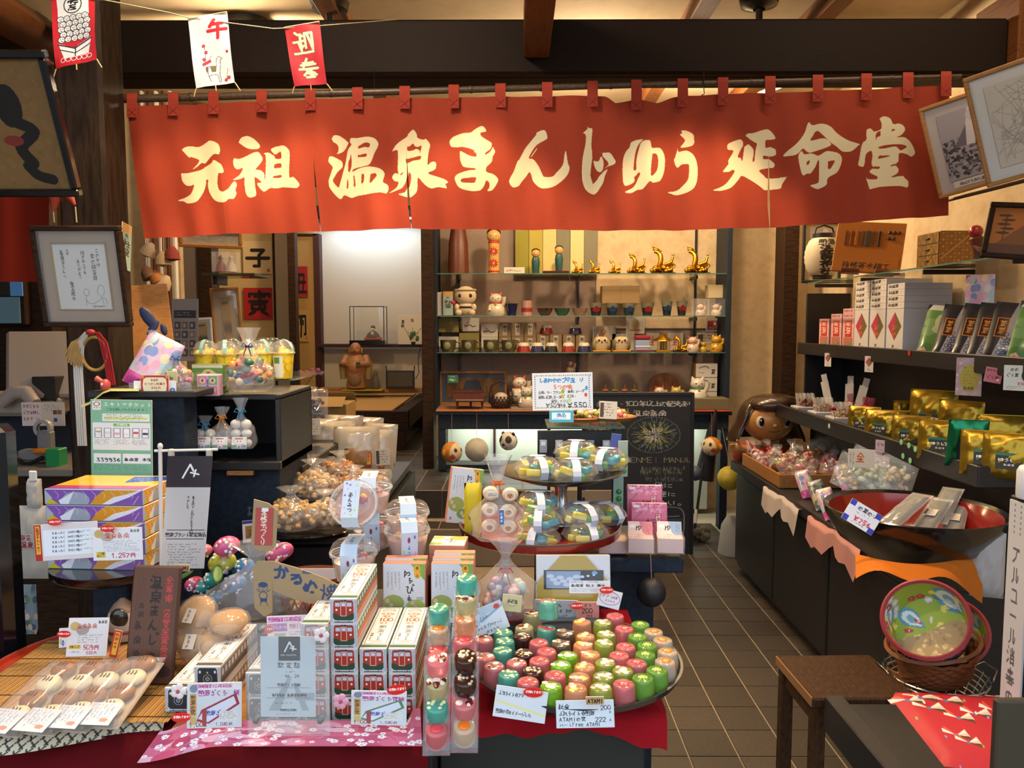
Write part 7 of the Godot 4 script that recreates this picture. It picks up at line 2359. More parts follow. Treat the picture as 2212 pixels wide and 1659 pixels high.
func right_low():
	var y:=.742
	# wooden crate of packed sweets, bowls, lining papers
	var p:=on(1640,990,.8)
	var t:=thing("wooden_crate","shallow wooden crate of wrapped sweets beside the wooden girl","crate",V3(1.71,y,-4.55))
	part(t,"floor",boxm(V3(.5,.01,.7),.002,V3(0,.005,0)),M.wood)
	for s in [-1,1]:
		part(t,"side",boxm(V3(.012,.075,.7),.002,V3(s*.25,.038,0)),M.wood)
		part(t,"end",boxm(V3(.5,.075,.012),.002,V3(0,.038,s*.35)),M.wood)
	var cols:=[["b84a44","d89a8c","c8b898"],["a82838","d8a8a8","e0d0c8"],["5a8a40","b8a878","c86a70"],["c8b060","a85a3c","d8c8a8"]]
	var names:=["red tied","pink wrapped","green flecked","amber"]
	for k in 16:
		var q:=V3(1.56+(k % 4)*.11,y+.03+.02*(k/8),-4.84+(k/4)*.17)
		var s:=thing("wrapped_sweet_bag","%s sweet bag in the %s row of the wooden crate" % [names[(k+k/4) % 4],["back","second","third","front"][k/4]],"sweets",q,"sweet bags in the wooden crate",rng.randf_range(-.6,.6),-.9,rng.randf_range(-.4,.4))
		part(s,"filling",lumps(18,V3(.04,.05,.012),.014,cols[(k+k/4) % 4],k+90),vc(.35),T0(V3(0,.07,0))).set_meta("kind","stuff")
		part(s,"film",sack(.12,.19,.05,k+2,.72),M.film)
		part(s,"tie",lathem(V2([.01,.134,.013,.138,.01,.142]),10),mat("a01820" if k % 3 else "c84a5a",.4))
	# packs standing on the worktop edge
	var packs:=[[1745,1060,"pink packed beans with white dots behind the white liner"],[1775,1085,"striped green packet on the worktop"],[1795,1105,"white and pink packet on the worktop"],[1815,1120,"long brown bean packet near the bowl"],[1830,1045,"packet with fish print behind the green one"]]
	for k in packs.size():
		var q:=on(packs[k][0],packs[k][1],y+.04)
		var s:=thing("flat_sweet_packet",packs[k][2],"packet",q,"packets on the worktop",-.5,-.75,.4)
		part(s,"pouch",pillow(.075,.17,.03,k,prints["postcard" if k % 2 else "candy pouch"],.15,8,"a89a88"),gloss_mat,xf(V3(0,-.04,0)))
	t=thing("wicker_tray","small brown wicker tray with a price sticker on the crate edge","basket",on(1690,1010,y+.06))
	part(t,"weave",boxm(V3(.11,.04,.09),.012),M.wicker)
	part(t,"sticker",boxm(V3(.02,.012,.002),0,V3(-.01,.02,.046)),M.white)
	for l in [["white_liner","crumpled white paper hanging over the worktop edge","c8bcb4",1660,1740,1035,1140],["pink_liner","pink paper hanging over the worktop edge under the bowl","c08a84",1760,1880,1130,1215]]:
		var b:=B.new()
		var rows:=[]
		for a in 6:
			var v:=a/5.0
			var row:=[]
			for c in 13:
				var u:=c/12.0
				var px:=lerpf(l[3],l[4],u)
				var z:=-on_x(px,1.43)
				var edge:=.742
				var drop:=(.13+.03*sin(u*9.0)+.02*sin(u*23.0))*(1.0-v)
				row.append(V3(1.418-.012*(1.0-v)+.008*sin(u*17.0)*(1.0-v),edge+.003-drop,z) if v<1.0 else V3(1.62,.75,z))
			rows.append(row)
		b.grid(rows)
		solo(l[0],l[1],"paper",b.mesh(),mat(l[2],.85,0,1,"back"))
	# bowls
	bowl("large black and red lacquer bowl of seaweed packs on orange cloth",V3(at(1972,1100,2.72).x,.79,-2.72),.30,.2,true)
	bowl("black bowl of clear packets behind the large lacquer bowl",V3(1.66,.745,-3.35),.26,.12,false)
	var n:=0
	for q in [[1950,1118,.9,"seaweed pack across the front of the lacquer bowl"],[2010,1130,.75,"seaweed pack at the middle right of the lacquer bowl"],[2060,1140,.6,"seaweed pack at the right of the lacquer bowl"],[2040,1105,.7,"seaweed pack with leaf print at the back of the lacquer bowl"]]:
		var s:=thing("seaweed_pack",q[3],"packet",at(q[0],q[1]-12,2.66+.05*n),"seaweed packs",-q[2],-1.3,.0)
		part(s,"filling",pillow(.06,.26,.02,n+3,null,.2,8),mat("23281f",.5),xf(V3(0,-.12,0)))
		part(s,"film",pillow(.075,.3,.03,n+13,null,.3,10),M.film2,xf(V3(0,-.14,0)))
		if n in [1,2]: part(s,"label",cardm(.04,.05,"snack label"),pmat,xf(V3(0,-.02,.02)))
		n += 1
	for q in [[1840,1030,"flat clear packet of dried slices with cream label"],[1900,1040,"clear packet of green sweets with green tie"],[1935,1035,"second clear packet of green sweets"],[1870,1015,"flat clear packet at the back of the black bowl"]]:
		var s:=thing("clear_packet",q[2],"packet",at(q[0],q[1],3.25),"clear packets in the black bowl",.1,-.7,-.6)
		part(s,"filling",lumps(26,V3(.05,.06,.01),.014,["8aa894","b8c0a8","a8b4a0"] if n % 2 else ["a89a84","c0b49c","8a7c68"],n+44),vc(.4)).set_meta("kind","stuff")
		part(s,"film",pillow(.15,.19,.04,n,null,.3,10),M.film,xf(V3(0,-.08,0)))
		n += 1
	card("nori_price_card","white price card with blue corners clipped on the lacquer bowl","sign",at(1849,1137,2.5),.11,.075,"nori price",-.1,-.2,-.55)
	card("shelf_back_card","small grey and blue product card under the lower shelf","sign",at(1860,1010,3.1),.1,.075,"gold ads",-.3,.0)
	# orange cloth and liners under the bowl
	var b:=B.new()
	var rows:=[]
	for a in 8:
		var v:=a/7.0
		var row:=[]
		for c in 21:
			var u:=c/20.0
			var px:=lerpf(1848,2122,u)
			var low:=1250.0-8*sin(u*PI)+46.0*smoothstep(.55,1.0,u)-14.0*sin(u*10.0)
			row.append(at(px,lerpf(low,1196+22*sin(u*PI),v),2.44-.09*sin(u*PI)+.1*v))
		rows.append(row)
	b.grid(rows)
	solo("orange_cloth","orange cloth hanging below the large lacquer bowl","cloth",b.mesh(),grained("orange cloth",["b8621c","c06c22","c87628"],V3(12,12,12),.9,.06))
	solo("white_cloth","crumpled white cloth at the right below the lacquer bowl","cloth",pillow(.1,.22,.05,8,null,.5),mat("b0aca8",.9),xf(at(2130,1290,2.5),-.3))
func bowl(label: String,where: Vector3,r: float,h: float,red: bool):
	var t:=thing("lacquer_bowl",label,"bowl",where,"")
	part(t,"outside",lathem([Vector2(0,0),Vector2(r*.45,0),Vector2(r*.5,h*.12),Vector2(r*.82,h*.45),Vector2(r*.98,h*.85),Vector2(r,h)],48),M.lacq)
	part(t,"rim",lathem([Vector2(r,h),Vector2(r*.985,h*1.02),Vector2(r*.93,h*.97)],48),M.lacq)
	part(t,"inside",lathem([Vector2(r*.93,h*.97),Vector2(r*.78,h*.5),Vector2(r*.45,h*.16),Vector2(0,h*.12)],48),M.lacquer_red if red else M.lacq)
func right_top():
	var y:=1.929
	# paper lantern
	var t:=thing("paper_lantern","white paper lantern with black brush writing on the glass shelf","lantern",at(1776,603,5.0))
	var m:=mpp(5.0)
	var prof:=[]
	for k in 15: prof.append(Vector2((22+15*sin(PI*k/14.0) ** .6)*m*(1.0+.03*(k % 2)),(8+k*5.6)*m))
	var b:=B.new()
	b.lathe(prof,28,Transform3D(Basis(Vector3.UP,PI),Vector3.ZERO),1.0,prints["lantern"])
	part(t,"paper",b.mesh(),pmat)
	part(t,"top_ring",lathem([Vector2(0,96)*m,Vector2(22,96)*m,Vector2(22,84)*m],24),M.jet)
	part(t,"bottom_ring",lathem([Vector2(20,10)*m,Vector2(20,0)*m,Vector2(0,0)],24),M.jet)
	part(t,"handle",tubem([V3(-20,92,0)*m,V3(-16,108,0)*m,V3(0,114,0)*m,V3(18,108,0)*m,V3(24,92,0)*m],.006,8),M.jet)
	framed("dark_picture","grey picture with cream mount behind the paper lantern",at(1775,545,5.35),.26,.42,.02,.02,M.jet,"old photo",.03,"a89a78",false,-.1)
	# inlay board
	t=thing("marquetry_board","orange wooden board with sample sticks and carved lettering","sign",at(1868,590,4.45),"",-.42,-.22,-.1)
	part(t,"board",pbox(V3(.36,.3,.02),{},"b06c1e",.003,V3(0,.15,0)),pmat)
	part(t,"lettering",pbox(V3(.33,.09,.002),{"f": "yosegi board"},"b06c1e",.0,V3(0,.048,.0108)),pmat)
	for k in 7: part(t,"sample_stick",boxm(V3([.004,.004,.014,.004,.026,.005,.012][k],.09,.008),.001,V3(-.13+k*.03,.2,.014)),mat(["6a3a14","8a5020","a8651c","5a3010","4a4438","3a2410","2a1a0c"][k],.5))
	for k in 5: part(t,"sample_block",boxm(V3(.016,.016,.014),.002,V3(.1+(k % 3)*.024,.24-(k/3)*.035,.016)),mat("3a200e",.5),xf(Vector3.ZERO,0,0,0))
	part(t,"foot",boxm(V3(.1,.025,.05),.004,V3(-.08,.0,.02)),M.redwood)
	part(t,"foot",boxm(V3(.1,.025,.05),.004,V3(.1,.0,.02)),M.redwood)
	# marquetry chest with drawers
	t=thing("marquetry_chest","small marquetry chest with three drawers on the glass shelf","chest",V3(2.16,y,-on_x(2010,2.1)))
	part(t,"body",pbox(V3(.2,.17,.22),{"f": "inlay","l": "drawer face"},"8a5a1c",.003,V3(0,.085,0)),gloss_mat)
	for k in 3:
		var d:=part(t,"drawer",pbox(V3(.006,.05,.2),{"l": "drawer face"},"6e4a1a",.001,V3(-.102,.03+k*.055,0)),gloss_mat)
		part(d,"pull",boxm(V3(.008,.008,.035),.002,V3(-.108,.03+k*.055,0)),mat("2a1a0c",.4))
	# wooden toys and spoon plates
	t=thing("wooden_doll_toy","wooden toy with round red top on the glass shelf","toy",V3(2.07,y,-on_x(2102,2.07)),"",0,0,.15)
	part(t,"handle",lathem(V2([0,0,.028,0,.022,.05,.03,.1,.02,.11]),18),mat("5a3018",.4))
	part(t,"ball",ballm(V3(.03,.03,.03),18,12,V3(0,.13,0)),mat("9a1c20",.25,0,1,"coat"))
	for k in 3:
		t=thing("wooden_plate",["oval wooden plate lying below the red topped toy","second oval wooden plate leaning on the shelf","round pinkish wooden plate at the right edge"][k],"plate",V3(2.08+.02*k,y+.03,-on_x([2120,2160,2205][k],2.08)),"oval wooden plates",.3,.35,-.25)
		part(t,"dish",lathem(V2([0,-.012,.05,-.01,.085,.006,.08,.01,.045,.0,0,-.002]),26,.6),mat(["8a4a24","b08a5c","a85a4a"][k],.35,0,1,"coat"))
	t=thing("white_whistle","short white wooden stick toy leaning against the plates","toy",V3(2.02,y+.03,-on_x(2150,2.02)),"",0,0,.35)
	part(t,"stick",tubem([V3(0,0,0),V3(0,.09,0)],.009,10),mat("c8bcaa",.4))
	part(t,"hole",ballm(V3(.003,.003,.002),8,5,V3(-.004,.02,.008)),M.jet)
	framed("inlay_picture","inlaid wood picture of a mountain and pine in dark frame",at(2205,500,3.05),.24,.22,.02,.025,M.dark,"fuji inlay",.0,"",false,-.62,-.1,-.13)
	framed("old_photograph","framed old photograph of a steaming hillside tilted on the right wall",at(2098,305,2.98),.29,.355,.014,.02,M.wood,"old photo",.036,"a89e98",false,-.5,.12,.24)
	framed("map_picture","large framed pale print at the upper right corner",at(2215,255,2.5),.28,.36,.014,.02,M.wood,"map print",.035,"c2bcb0",false,-.5,.12,.24)
	card("photo_caption","caption strip below the framed old photograph","sign",at(2118,391,2.955),.17,.022,"photo caption",-.5,.12,.24)
	var pole:=thing("bamboo_rail","thin bamboo rail under the tilted pictures on the right wall","rail",at(2130,415,3.0))
	part(pole,"cane",tubem([at(2050,432,3.15)-pole.position,at(2130,412,2.85)-pole.position,at(2230,386,2.55)-pole.position],.007,8),mat("4a3c2c",.5))
	# wooden bracket and ceiling fan bits
	for k in 2:
		t=thing("ceiling_mount",["dark round ceiling mount near the left top","dark round ceiling mount near the right top"][k],"mount",on([712,1640][k],[22,12][k],3.24),"ceiling mounts")
		part(t,"canopy",lathem(V2([.03,-.02,.09,.0,.1,.04,.06,.08]),22),mat("1c1814",.4))
		part(t,"neck",lathem(V2([.018,-.12,.018,-.01]),12),mat("2a2622",.4,.5))
		part(t,"motor",lathem(V2([0,-.2,.08,-.19,.1,-.16,.09,-.12,0,-.11]),22),mat("1c1814",.4))
func girl():
	# large carved wooden girl in a flowered robe
	var p:=at(1658,905,5.28)
	var t:=thing("wooden_girl_statue","carved wooden girl with bobbed hair, flowered red robe, one hand out","statue",V3(p.x,.0,p.z))
	var skin:=grained("carved skin",["a87438","b88446","9c682e"],V3(4,4,4),.35,.015)
	var hairm:=mat("33200f",.35,0,1,"coat")
	var y:=p.y
	var b:=B.new()
	var rows:=[]
	for a in 17:
		var ph:=-PI/2+PI*a/16
		var row:=[]
		for c in 29:
			var th:=TAU*c/28.0 if c<28 else .0
			var e:=V3(sin(th)*cos(ph),sin(ph),cos(th)*cos(ph))
			var jaw:=1.0-.18*smoothstep(.0,-1.0,e.y)
			row.append(V3(e.x*.185*jaw,y-.005+e.y*.155,e.z*.16))
		rows.append(row)
	b.grid(rows,null,false,true)
	# neck and outstretched forearm belong to the same body
	b.tube([V3(.0,y-.26,0),V3(.0,y-.12,0)],[.05,.04],14)
	var wrist:=at(1600,968,5.0)-t.position
	b.tube([V3(-.1,y-.28,.05),wrist+V3(.03,-.01,0),wrist],[.04,.03,.026],12)
	b.ball(wrist+V3(-.02,.005,.01),V3(.034,.03,.018),12,8)
	for k in 4: b.tube([wrist+V3(-.04,.022-k*.012,.012),wrist+V3(-.062,.026-k*.014,.018),wrist+V3(-.08+.004*k,.02-k*.014,.024)],[.0085,.008,.0065],8)
	b.tube([wrist+V3(-.012,.024,.016),wrist+V3(-.024,.046,.022),wrist+V3(-.034,.058,.026)],[.009,.0085,.007],8)
	b.ball(V3(.0,y-.028,.163),V3(.017,.012,.012),10,7)
	part(t,"body",b.mesh(),skin)
	# hair: cap with fringe and side locks
	b=B.new()
	rows=[]
	for a in 14:
		var v:=a/13.0
		var row:=[]
		for c in 33:
			var th:=PI*.2+(TAU-PI*.4)*c/32.0
			var front:=absf(th-PI)>PI*.72
			var k:=lerpf(1.0,.0,v)
			var low:=.5 if front else -1.02
			var ph:=lerpf(asin(clampf(low if low>-1 else -.95,-.95,1)),PI/2,v)
			var e:=V3(sin(th)*cos(ph),sin(ph),cos(th)*cos(ph))
			var flare:=1.0+.28*smoothstep(.2,-.9,e.y)
			var lift:=.0
			if e.y<-.1: e=V3(sin(th)*lerpf(.98,1.05,-e.y),e.y,cos(th)*lerpf(.98,.9,-e.y))
			row.append(V3(e.x*.205*flare,y+.008+e.y*.165,e.z*.178-.012))
		rows.append(row)
	b.grid(rows)
	part(t,"hair",b.mesh(),hairm)
	b=B.new()
	b.ball(V3(.02,y+.11,.05),V3(.165,.07,.13),20,10,Basis(Vector3.BACK,.08))
	part(t,"fringe",b.mesh(),hairm)
	for s in [-1,1]:
		var ew:=part(t,"eye",ballm(V3(.031,.041,.013),16,10,V3(s*.085-.005,y-.005,.135)),mat("d8ccb4",.3))
		part(ew,"pupil",ballm(V3(.021,.03,.009),14,8,V3(s*.085-.001,y-.004,.142)),mat("140e0a",.2))
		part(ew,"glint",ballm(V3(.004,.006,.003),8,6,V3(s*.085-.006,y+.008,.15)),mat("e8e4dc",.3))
	part(t,"mouth",tubem([V3(-.04,y-.062,.146),V3(-.02,y-.07,.151),V3(.01,y-.07,.152),V3(.035,y-.06,.147)],.0022,6),mat("4a2410",.5))
	# robe: shoulders, trunk and sleeve
	b=B.new()
	b.swatch=sw("b83418")
	var rr: Rect2=prints["kimono"]
	b.lathe([Vector2(.13,.02),Vector2(.13,.4),Vector2(.17,y-.42),Vector2(.2,y-.27),Vector2(.13,y-.2),Vector2(.06,y-.185)],28,Transform3D(),.62,rr)
	b.tube([V3(-.16,y-.25,.0),wrist.lerp(V3(-.16,y-.28,.0),.4),wrist+V3(.045,0,0)],[.075,.06,.05],14)
	part(t,"robe",b.mesh(),pmat)
	part(t,"collar",tubem([V3(-.07,y-.19,.02),V3(.0,y-.26,.115),V3(.07,y-.19,.02)],.014,8),mat("c8a890",.6))
	part(t,"sleeve_trim",tubem([wrist+V3(.044,0,0),wrist+V3(.036,0,0)],.051,14),mat("c89a90",.6))
# a printed or plain box given by its rectangle in the frame, its distance and its foot height (0 = as in the frame)
func pxb(called: String,label: String,cat: String,x0: float,y0: float,x1: float,y1: float,d: float,thick: float,key: String,ground:="c8c2b4",group:="",foot:=.0,turn:=.0,tilt:=.0) -> MeshInstance3D:
	var m:=mpp(d)
	var p:=at((x0+x1)*.5,y1,d)
	if foot>.0: p.y=foot
	var s:=V3((x1-x0)*m,(y1-y0)*m,thick)
	return solo(called,label,cat,pbox(s,{"f": key} if key else {},ground,minf(.003,thick*.2),V3(0,s.y*.5,0)),pmat,xf(p,turn,tilt),group)
func alcove():
	# raised platform with straw-coloured top
	var x0:=at(560,880,7.1).x
	var x1:=at(880,887,7.1).x
	var t:=thing("tatami_platform","dark wooden platform with straw-coloured top in the alcove room","platform",V3(x1,.466,-7.1))
	part(t,"mat",boxm(V3(x1-x0-.1,.02,1.75),.002,V3((x0-x1)*.5-.1,.365,-.92)),grained("straw mat",["a8824a","b89256","ae8a50"],V3(20,20,3),.85,.05))
	part(t,"front_beam",boxm(V3(x1-x0,.18,.12),.004,V3((x0-x1)*.5,.28,-.06)),M.dark)
	part(t,"side_beam",boxm(V3(.12,.18,1.8),.004,V3(-.06,.28,-.95)),M.dark)
	for z in [-.08,-1.7]: part(t,"leg",boxm(V3(.14,.2,.14),.004,V3(-.1,.1,z)),M.dark)
	part(t,"under_board",boxm(V3(.7,.08,.02),.002,V3(-.9,.15,-.4)),mat("6a6458",.8))
	slab("wall_alcove",at(640,700,9.0).x,-.72,.466,2.9,9.0,9.05,mat("c6bfb0",.9))
	slab("ceiling_alcove",at(640,700,9.0).x,-.72,2.86,2.9,8.3,9.0,M.dark)
	for q in [[684,690,505,862],[640,684,505,509],[640,690,856,862],[690,915,743,750]]:
		var a:=at(q[0],q[3],8.88)
		var b:=at(q[1],q[2],8.88)
		slab("trim_alcove",a.x,b.x,a.y,b.y,8.8 if q[0]==690 and q[1]==915 else 8.86,8.99,mat("3a1416",.5),.002)
	slab("wall_paper_panel",at(620,700,8.92).x,at(686,700,8.92).x,.8,2.8,8.9,8.94,mat("b89860",.9))
	slab("wall_paper_panel_left",at(462,700,7.8).x,at(606,700,7.8).x,.466,3.0,7.8,7.84,mat("bea878",.9))
	slab("trim_panel_left",at(592,700,7.7).x,at(597,700,7.7).x,.466,3.0,7.7,7.78,M.dark)
	slab("wall_strip",at(597,700,7.6).x,at(625,700,7.6).x,.466,3.0,7.6,7.65,mat("978c7c",.9))
	for q in [["子",526,522,588,592,7.78,"large black brush character on cream paper at the left panel"],["寅",527,622,590,690,7.78,"black brush character on red paper below the cream one"],["丑",636,576,666,642,8.88,"red paper with brush character half hidden by the post"],["卯",636,670,667,738,8.88,"orange paper with brush character half hidden by the post"]]:
		pxb("calligraphy_sheet",q[6],"paper",q[1],q[2],q[3],q[4],q[5],.003,"wall "+q[0],"c8b890")
	# doll in a glass case
	t=thing("glass_doll_case","glass case with a seated doll on the alcove shelf","case",at(797,745,8.55))
	var m:=mpp(8.55)
	part(t,"base",boxm(V3(76*m,10*m,.22),.004,V3(0,5*m,0)),M.lacq)
	part(t,"panes",boxm(V3(72*m,70*m,.2),.0,V3(0,46*m,0)),M.glass)
	for sx in [-1,1]:
		for sz in [-1,1]: part(t,"frame_post",boxm(V3(.008,72*m,.008),.001,V3(sx*36*m,46*m,sz*.1)),M.jet)
	for sz in [-1,1]: part(t,"frame_top",boxm(V3(74*m,.008,.008),.001,V3(0,82*m,sz*.1)),M.jet)
	var dl:=thing("seated_doll","small doll in black robe sitting on a red cushion in the case","doll",at(806,735,8.55))
	part(dl,"cushion",boxm(V3(.19,.035,.1),.012,V3(0,.018,0)),mat("a81c18",.7))
	part(dl,"robe",lathem(V2([0,.03,.085,.035,.06,.07,.03,.1,.012,.108]),18,.7),mat("1c1614",.6))
	part(dl,"face",ballm(V3(.018,.021,.018),12,8,V3(0,.125,.004)),mat("d8cab4",.5))
	part(dl,"hair",ballm(V3(.026,.024,.022),12,8,V3(0,.142,-.004)),M.jet)
	part(dl,"sash",boxm(V3(.03,.045,.01),.003,V3(0,.075,.04)),mat("c8b890",.6))
	pxb("shikishi_board","white square board with ink sketch and brush writing","picture",860,682,914,744,8.75,.006,"shikishi","cdc8ba","",.0,0,-.05)
	t=thing("small_potted_plant","tiny green plant in a dark pot before the white board","plant",at(893,744,8.6))
	part(t,"pot",lathem(V2([0,0,.02,0,.028,.02,.024,.03,0,.03]),14),M.lacq)
	part(t,"stem",tubem([V3(0,.03,0),V3(.004,.1,0)],.002,5),mat("4a5a30",.6))
	for k in 3: part(t,"leaf",ballm(V3(.02,.026,.004),8,6,V3([-.02,.045,.01][k],[.09,.06,.12][k],.01)),mat("2f5a2a",.5))
	# laughing statue, small statue, photo frame, plank, runner
	t=thing("wooden_plank","low wooden plank under the statues","board",at(800,848,8.5))
	part(t,"board",boxm(V3(1.15,.05,.16),.004,V3(0,.025,-.06)),M.wood)
	solo("yellow_runner","yellow and green patterned cloth under the laughing statue","cloth",boxm(V3(.44,.01,.2),.004),grained("yellow print",["4a5a20","a89a30","b8a83c","5a6a28"],V3(14,14,14),.8,.03),xf(at(784,842,8.4)))
	t=thing("laughing_statue","painted statue of a laughing fat-bellied man with fan","statue",at(770,838,8.42))
	var b:=B.new()
	b.lathe(V2([0,0,.1,0,.11,.02,.1,.1,.12,.17,.135,.25,.11,.33,.05,.375,.045,.39]),24,Transform3D(),.8)
	b.ball(V3(0,.235,.04),V3(.1,.09,.085),18,12)
	b.ball(V3(0,.43,.02),V3(.062,.07,.06),18,12)
	b.ball(V3(0,.41,.035),V3(.058,.035,.05),14,8)
	for s in [-1,1]:
		b.ball(V3(s*.066,.41,.01),V3(.014,.034,.014),8,8)
		b.tube([V3(s*.1,.34,.0),V3(s*.13,.26,.06),V3(s*.06,.27,.12)],[.045,.042,.026],12)
		b.ball(V3(s*.022,.445,.074),V3(.012,.004,.008),8,5)
	b.ball(V3(0,.425,.082),V3(.014,.012,.012),8,6)
	part(t,"body",b.mesh(),grained("painted clay",["8c6444","a87850","b88a5e"],V3(9,9,9),.45,.02))
	for s in [-1,1]: part(t,"sleeve",tubem([V3(s*.1,.35,-.02),V3(s*.14,.25,.02),V3(s*.135,.1,.03)],[.04,.045,.03],12),mat("8c7a4c",.6))
	part(t,"fan",boxm(V3(.05,.065,.012),.01,V3(.05,.26,.13)),mat("4a4420",.6))
	part(t,"mouth",ballm(V3(.022,.007,.006),10,6,V3(0,.4,.083)),mat("4a1c14",.6))
	part(t,"robe_front",ballm(V3(.07,.07,.03),14,8,V3(0,.09,.08)),mat("7a6248",.6))
	t=thing("monk_figure","small grey stone monk figure beside the laughing statue","statue",at(812,838,8.45))
	b=B.new()
	b.lathe(V2([0,0,.04,0,.042,.03,.036,.1,.018,.125,.018,.135,.024,.155,.018,.185,0,.195]),16,Transform3D(),.8)
	part(t,"body",b.mesh(),mat("5c5850",.7))
	t=thing("digital_photo_frame","black tablet-like photo frame with two short antennas","frame",at(865,840,8.4))
	m=mpp(8.4)
	part(t,"bezel",boxm(V3(62*m,40*m,.02),.004,V3(0,20*m,0)),M.jet)
	part(t,"screen",boxm(V3(54*m,31*m,.002),.0,V3(0,21*m,.011)),mat("4c4a3e",.2))
	for s in [-1,1]: part(t,"antenna",tubem([V3(s*30*m,40*m,-.01),V3(s*31*m,50*m,-.01)],.006,6),M.jet)
	solo("frame_cable","black cable rising from the photo frame to the shelf","cable",tubem([at(898,818,8.45),at(905,805,8.6),at(903,775,8.7),at(908,750,8.76)],.005,6),M.jet)
	# orchids
	for k in 2:
		t=thing("orchid_pot",["pink orchid in a white pot behind the post","small pale orchid lower left of the post"][k],"plant",V3(at([655,605][k],850,[7.35,7.25][k]).x,.843,-[7.35,7.25][k]))
		part(t,"pot",lathem(V2([0,0,.045,0,.055,.08,.05,.085,0,.08]),16),M.white)
		for q in 2-k: part(t,"leaf",ballm(V3(.06,.07,.012),10,6,V3(.03-q*.05,.12,.02)),mat("2a3420",.5))
		var tip:=V3([.12,.1][k],[.33,.14][k],.0)
		part(t,"stem",tubem([V3(0,.08,0),V3(.03,.22,0) if k==0 else V3(.03,.12,0),tip],.004,6),mat("4a5230",.6))
		for q in 7-k*3:
			var fl:=part(t,"flower",ballm(V3(.024,.022,.008),8,6,tip+V3(-.03+.03*(q % 4)-.11*(q/4),.03-.03*(q % 2)-.02*(q/4),.01)),mat("a85a8c" if k==0 else "9a7890",.6))
	t=thing("carton","open cardboard box behind the snack trays","box",at(718,935,5.2))
	part(t,"walls",boxm(V3(.32,.2,.3),.003,V3(-.05,.1,-.1)),M.carton)
	for k in 2: part(t,"flap",boxm(V3(.3,.004,.12),.001),M.carton,xf(V3(-.05,.22,.07-k*.36),0,.5-k*1.2))
	part(t,"stool",boxm(V3(.3,.45,.26),.004,V3(-.05,-.226,-.1)),M.dark)
const ROW:=[2.054,1.709,1.409]
func S(x: float,row: int,d:=6.42) -> Vector3:
	return V3(at(x,700,d).x,ROW[row]+.004,-d)
func shelves():
	var xl:=at(940,700,6.4).x
	var xr:=at(1568,700,6.4).x
	slab("wall_shelf_back",xl,xr,.94,3.2,6.72,6.78,M.paper_wall)
	slab("wall_bright_panel",at(1288,600,6.7).x,at(1560,600,6.7).x,ROW[0]-.45,3.2,6.70,6.72,M.plaster)
	var t:=thing("shelf_unit","wall unit of three glass shelves with slotted uprights","shelf",V3((xl+xr)*.5,.95,-6.5))
	var hw:=(xr-xl)*.5
	for r in 3:
		part(t,"glass_board",boxm(V3(hw*2-.04,.008,.34),.001,V3(0,ROW[r]-.95,.0)),M.glass)
		part(t,"glass_edge",boxm(V3(hw*2-.04,.008,.003),.0005,V3(0,ROW[r]-.95,.172)),M.glassedge)
		for x in [992,1248,1500]: part(t,"bracket",boxm(V3(.014,.03,.26),.004,V3(at(x,700,6.5).x-t.position.x,ROW[r]-.972,-.06)),M.jet)
	for x in [992,1248,1500]: part(t,"upright",boxm(V3(.02,2.1,.012),.001,V3(at(x,700,6.7).x-t.position.x,1.05,-.19)),M.jet)
	for s in [-1,1]: part(t,"side_post",boxm(V3(.04,2.3,.36),.003,V3(s*hw,1.15,0)),M.slate)
	var cols:=["8a8430","a89a40","c8b878","77735c","d0c088","77735c"]
	t=thing("folding_screen","folding screen of yellow and grey strips behind the wooden dolls","screen",S(1205,0,6.66))
	for k in 6: part(t,"strip_panel",boxm(V3(.115,.9,.012),.001,V3(-.31+k*.118,.45,-.006*(k % 2))),mat(cols[k],.8))
	# top row
	solo("wooden_vase","tall turned wooden vase at the left of the top shelf","vase",lathem(V2([0,0,.088,0,.08,.25,.062,.36,.075,.42,.05,.44,0,.43]),26),M.redwood,T0(S(991,0)))
	for q in [[1067,.058,.36,"c89a4c","large slim wooden doll with red flower discs on its body",1],[1157,.036,.19,"1c4a48","small green robed wooden doll on the left",0],[1207,.036,.19,"1c4a48","small green robed wooden doll on a red stand",0]]:
		t=thing("wooden_doll",q[4],"doll",S(q[0],0)+V3(0,.025 if q[0]==1207 else .0,0),"wooden dolls")
		var r: float=q[1]
		var h: float=q[2]
		part(t,"body",lathem([Vector2(0,0),Vector2(r*.8,0),Vector2(r*(.76 if q[5] else 1.0),h*.5),Vector2(r*.8,h*.7),Vector2(r*.45,h*.73)],20),mat(q[3],.3,0,1,"coat"))
		part(t,"head",ballm(V3(r,r*.95,r*.95),18,12,V3(0,h*.73+r*.8,0)),mat("c8985a",.35))
		part(t,"hair",ballm(V3(r*1.02,r*.7,r*.8),16,8,V3(0,h*.73+r*1.3,-r*.25)),M.jet)
		for s in [-1,1]: part(t,"eye",ballm(V3(r*.12,r*.04,r*.05),6,4,V3(s*r*.35,h*.73+r*.8,r*.9)),M.jet)
		if q[5]:
			for k in 2:
				for a in 10: part(t,"flower_ray",ballm(V3(.006,.016,.003),6,4,V3(0,.024,0)),mat("b02018",.5),Transform3D(Basis(Vector3.BACK,a*TAU/10),V3(0,h*(.24+k*.27),r*.78)))
			for y in [.01,h*.69]: part(t,"red_band",lathem([Vector2(r*.8,y),Vector2(r*.82,y+.008),Vector2(r*.8,y+.016)],20),mat("b02018",.5))
	solo("red_stand","dark red lacquer stand under the wooden doll","stand",boxm(V3(.22,.022,.12),.008,V3(0,.011,0)),mat("4a0e12",.25),T0(S(1200,0)))
	pxb("top_note","small cream note with pine drawing on the top shelf","sign",1089,583,1133,596,6.36,.003,"card white","c8b890","",ROW[0]+.005)
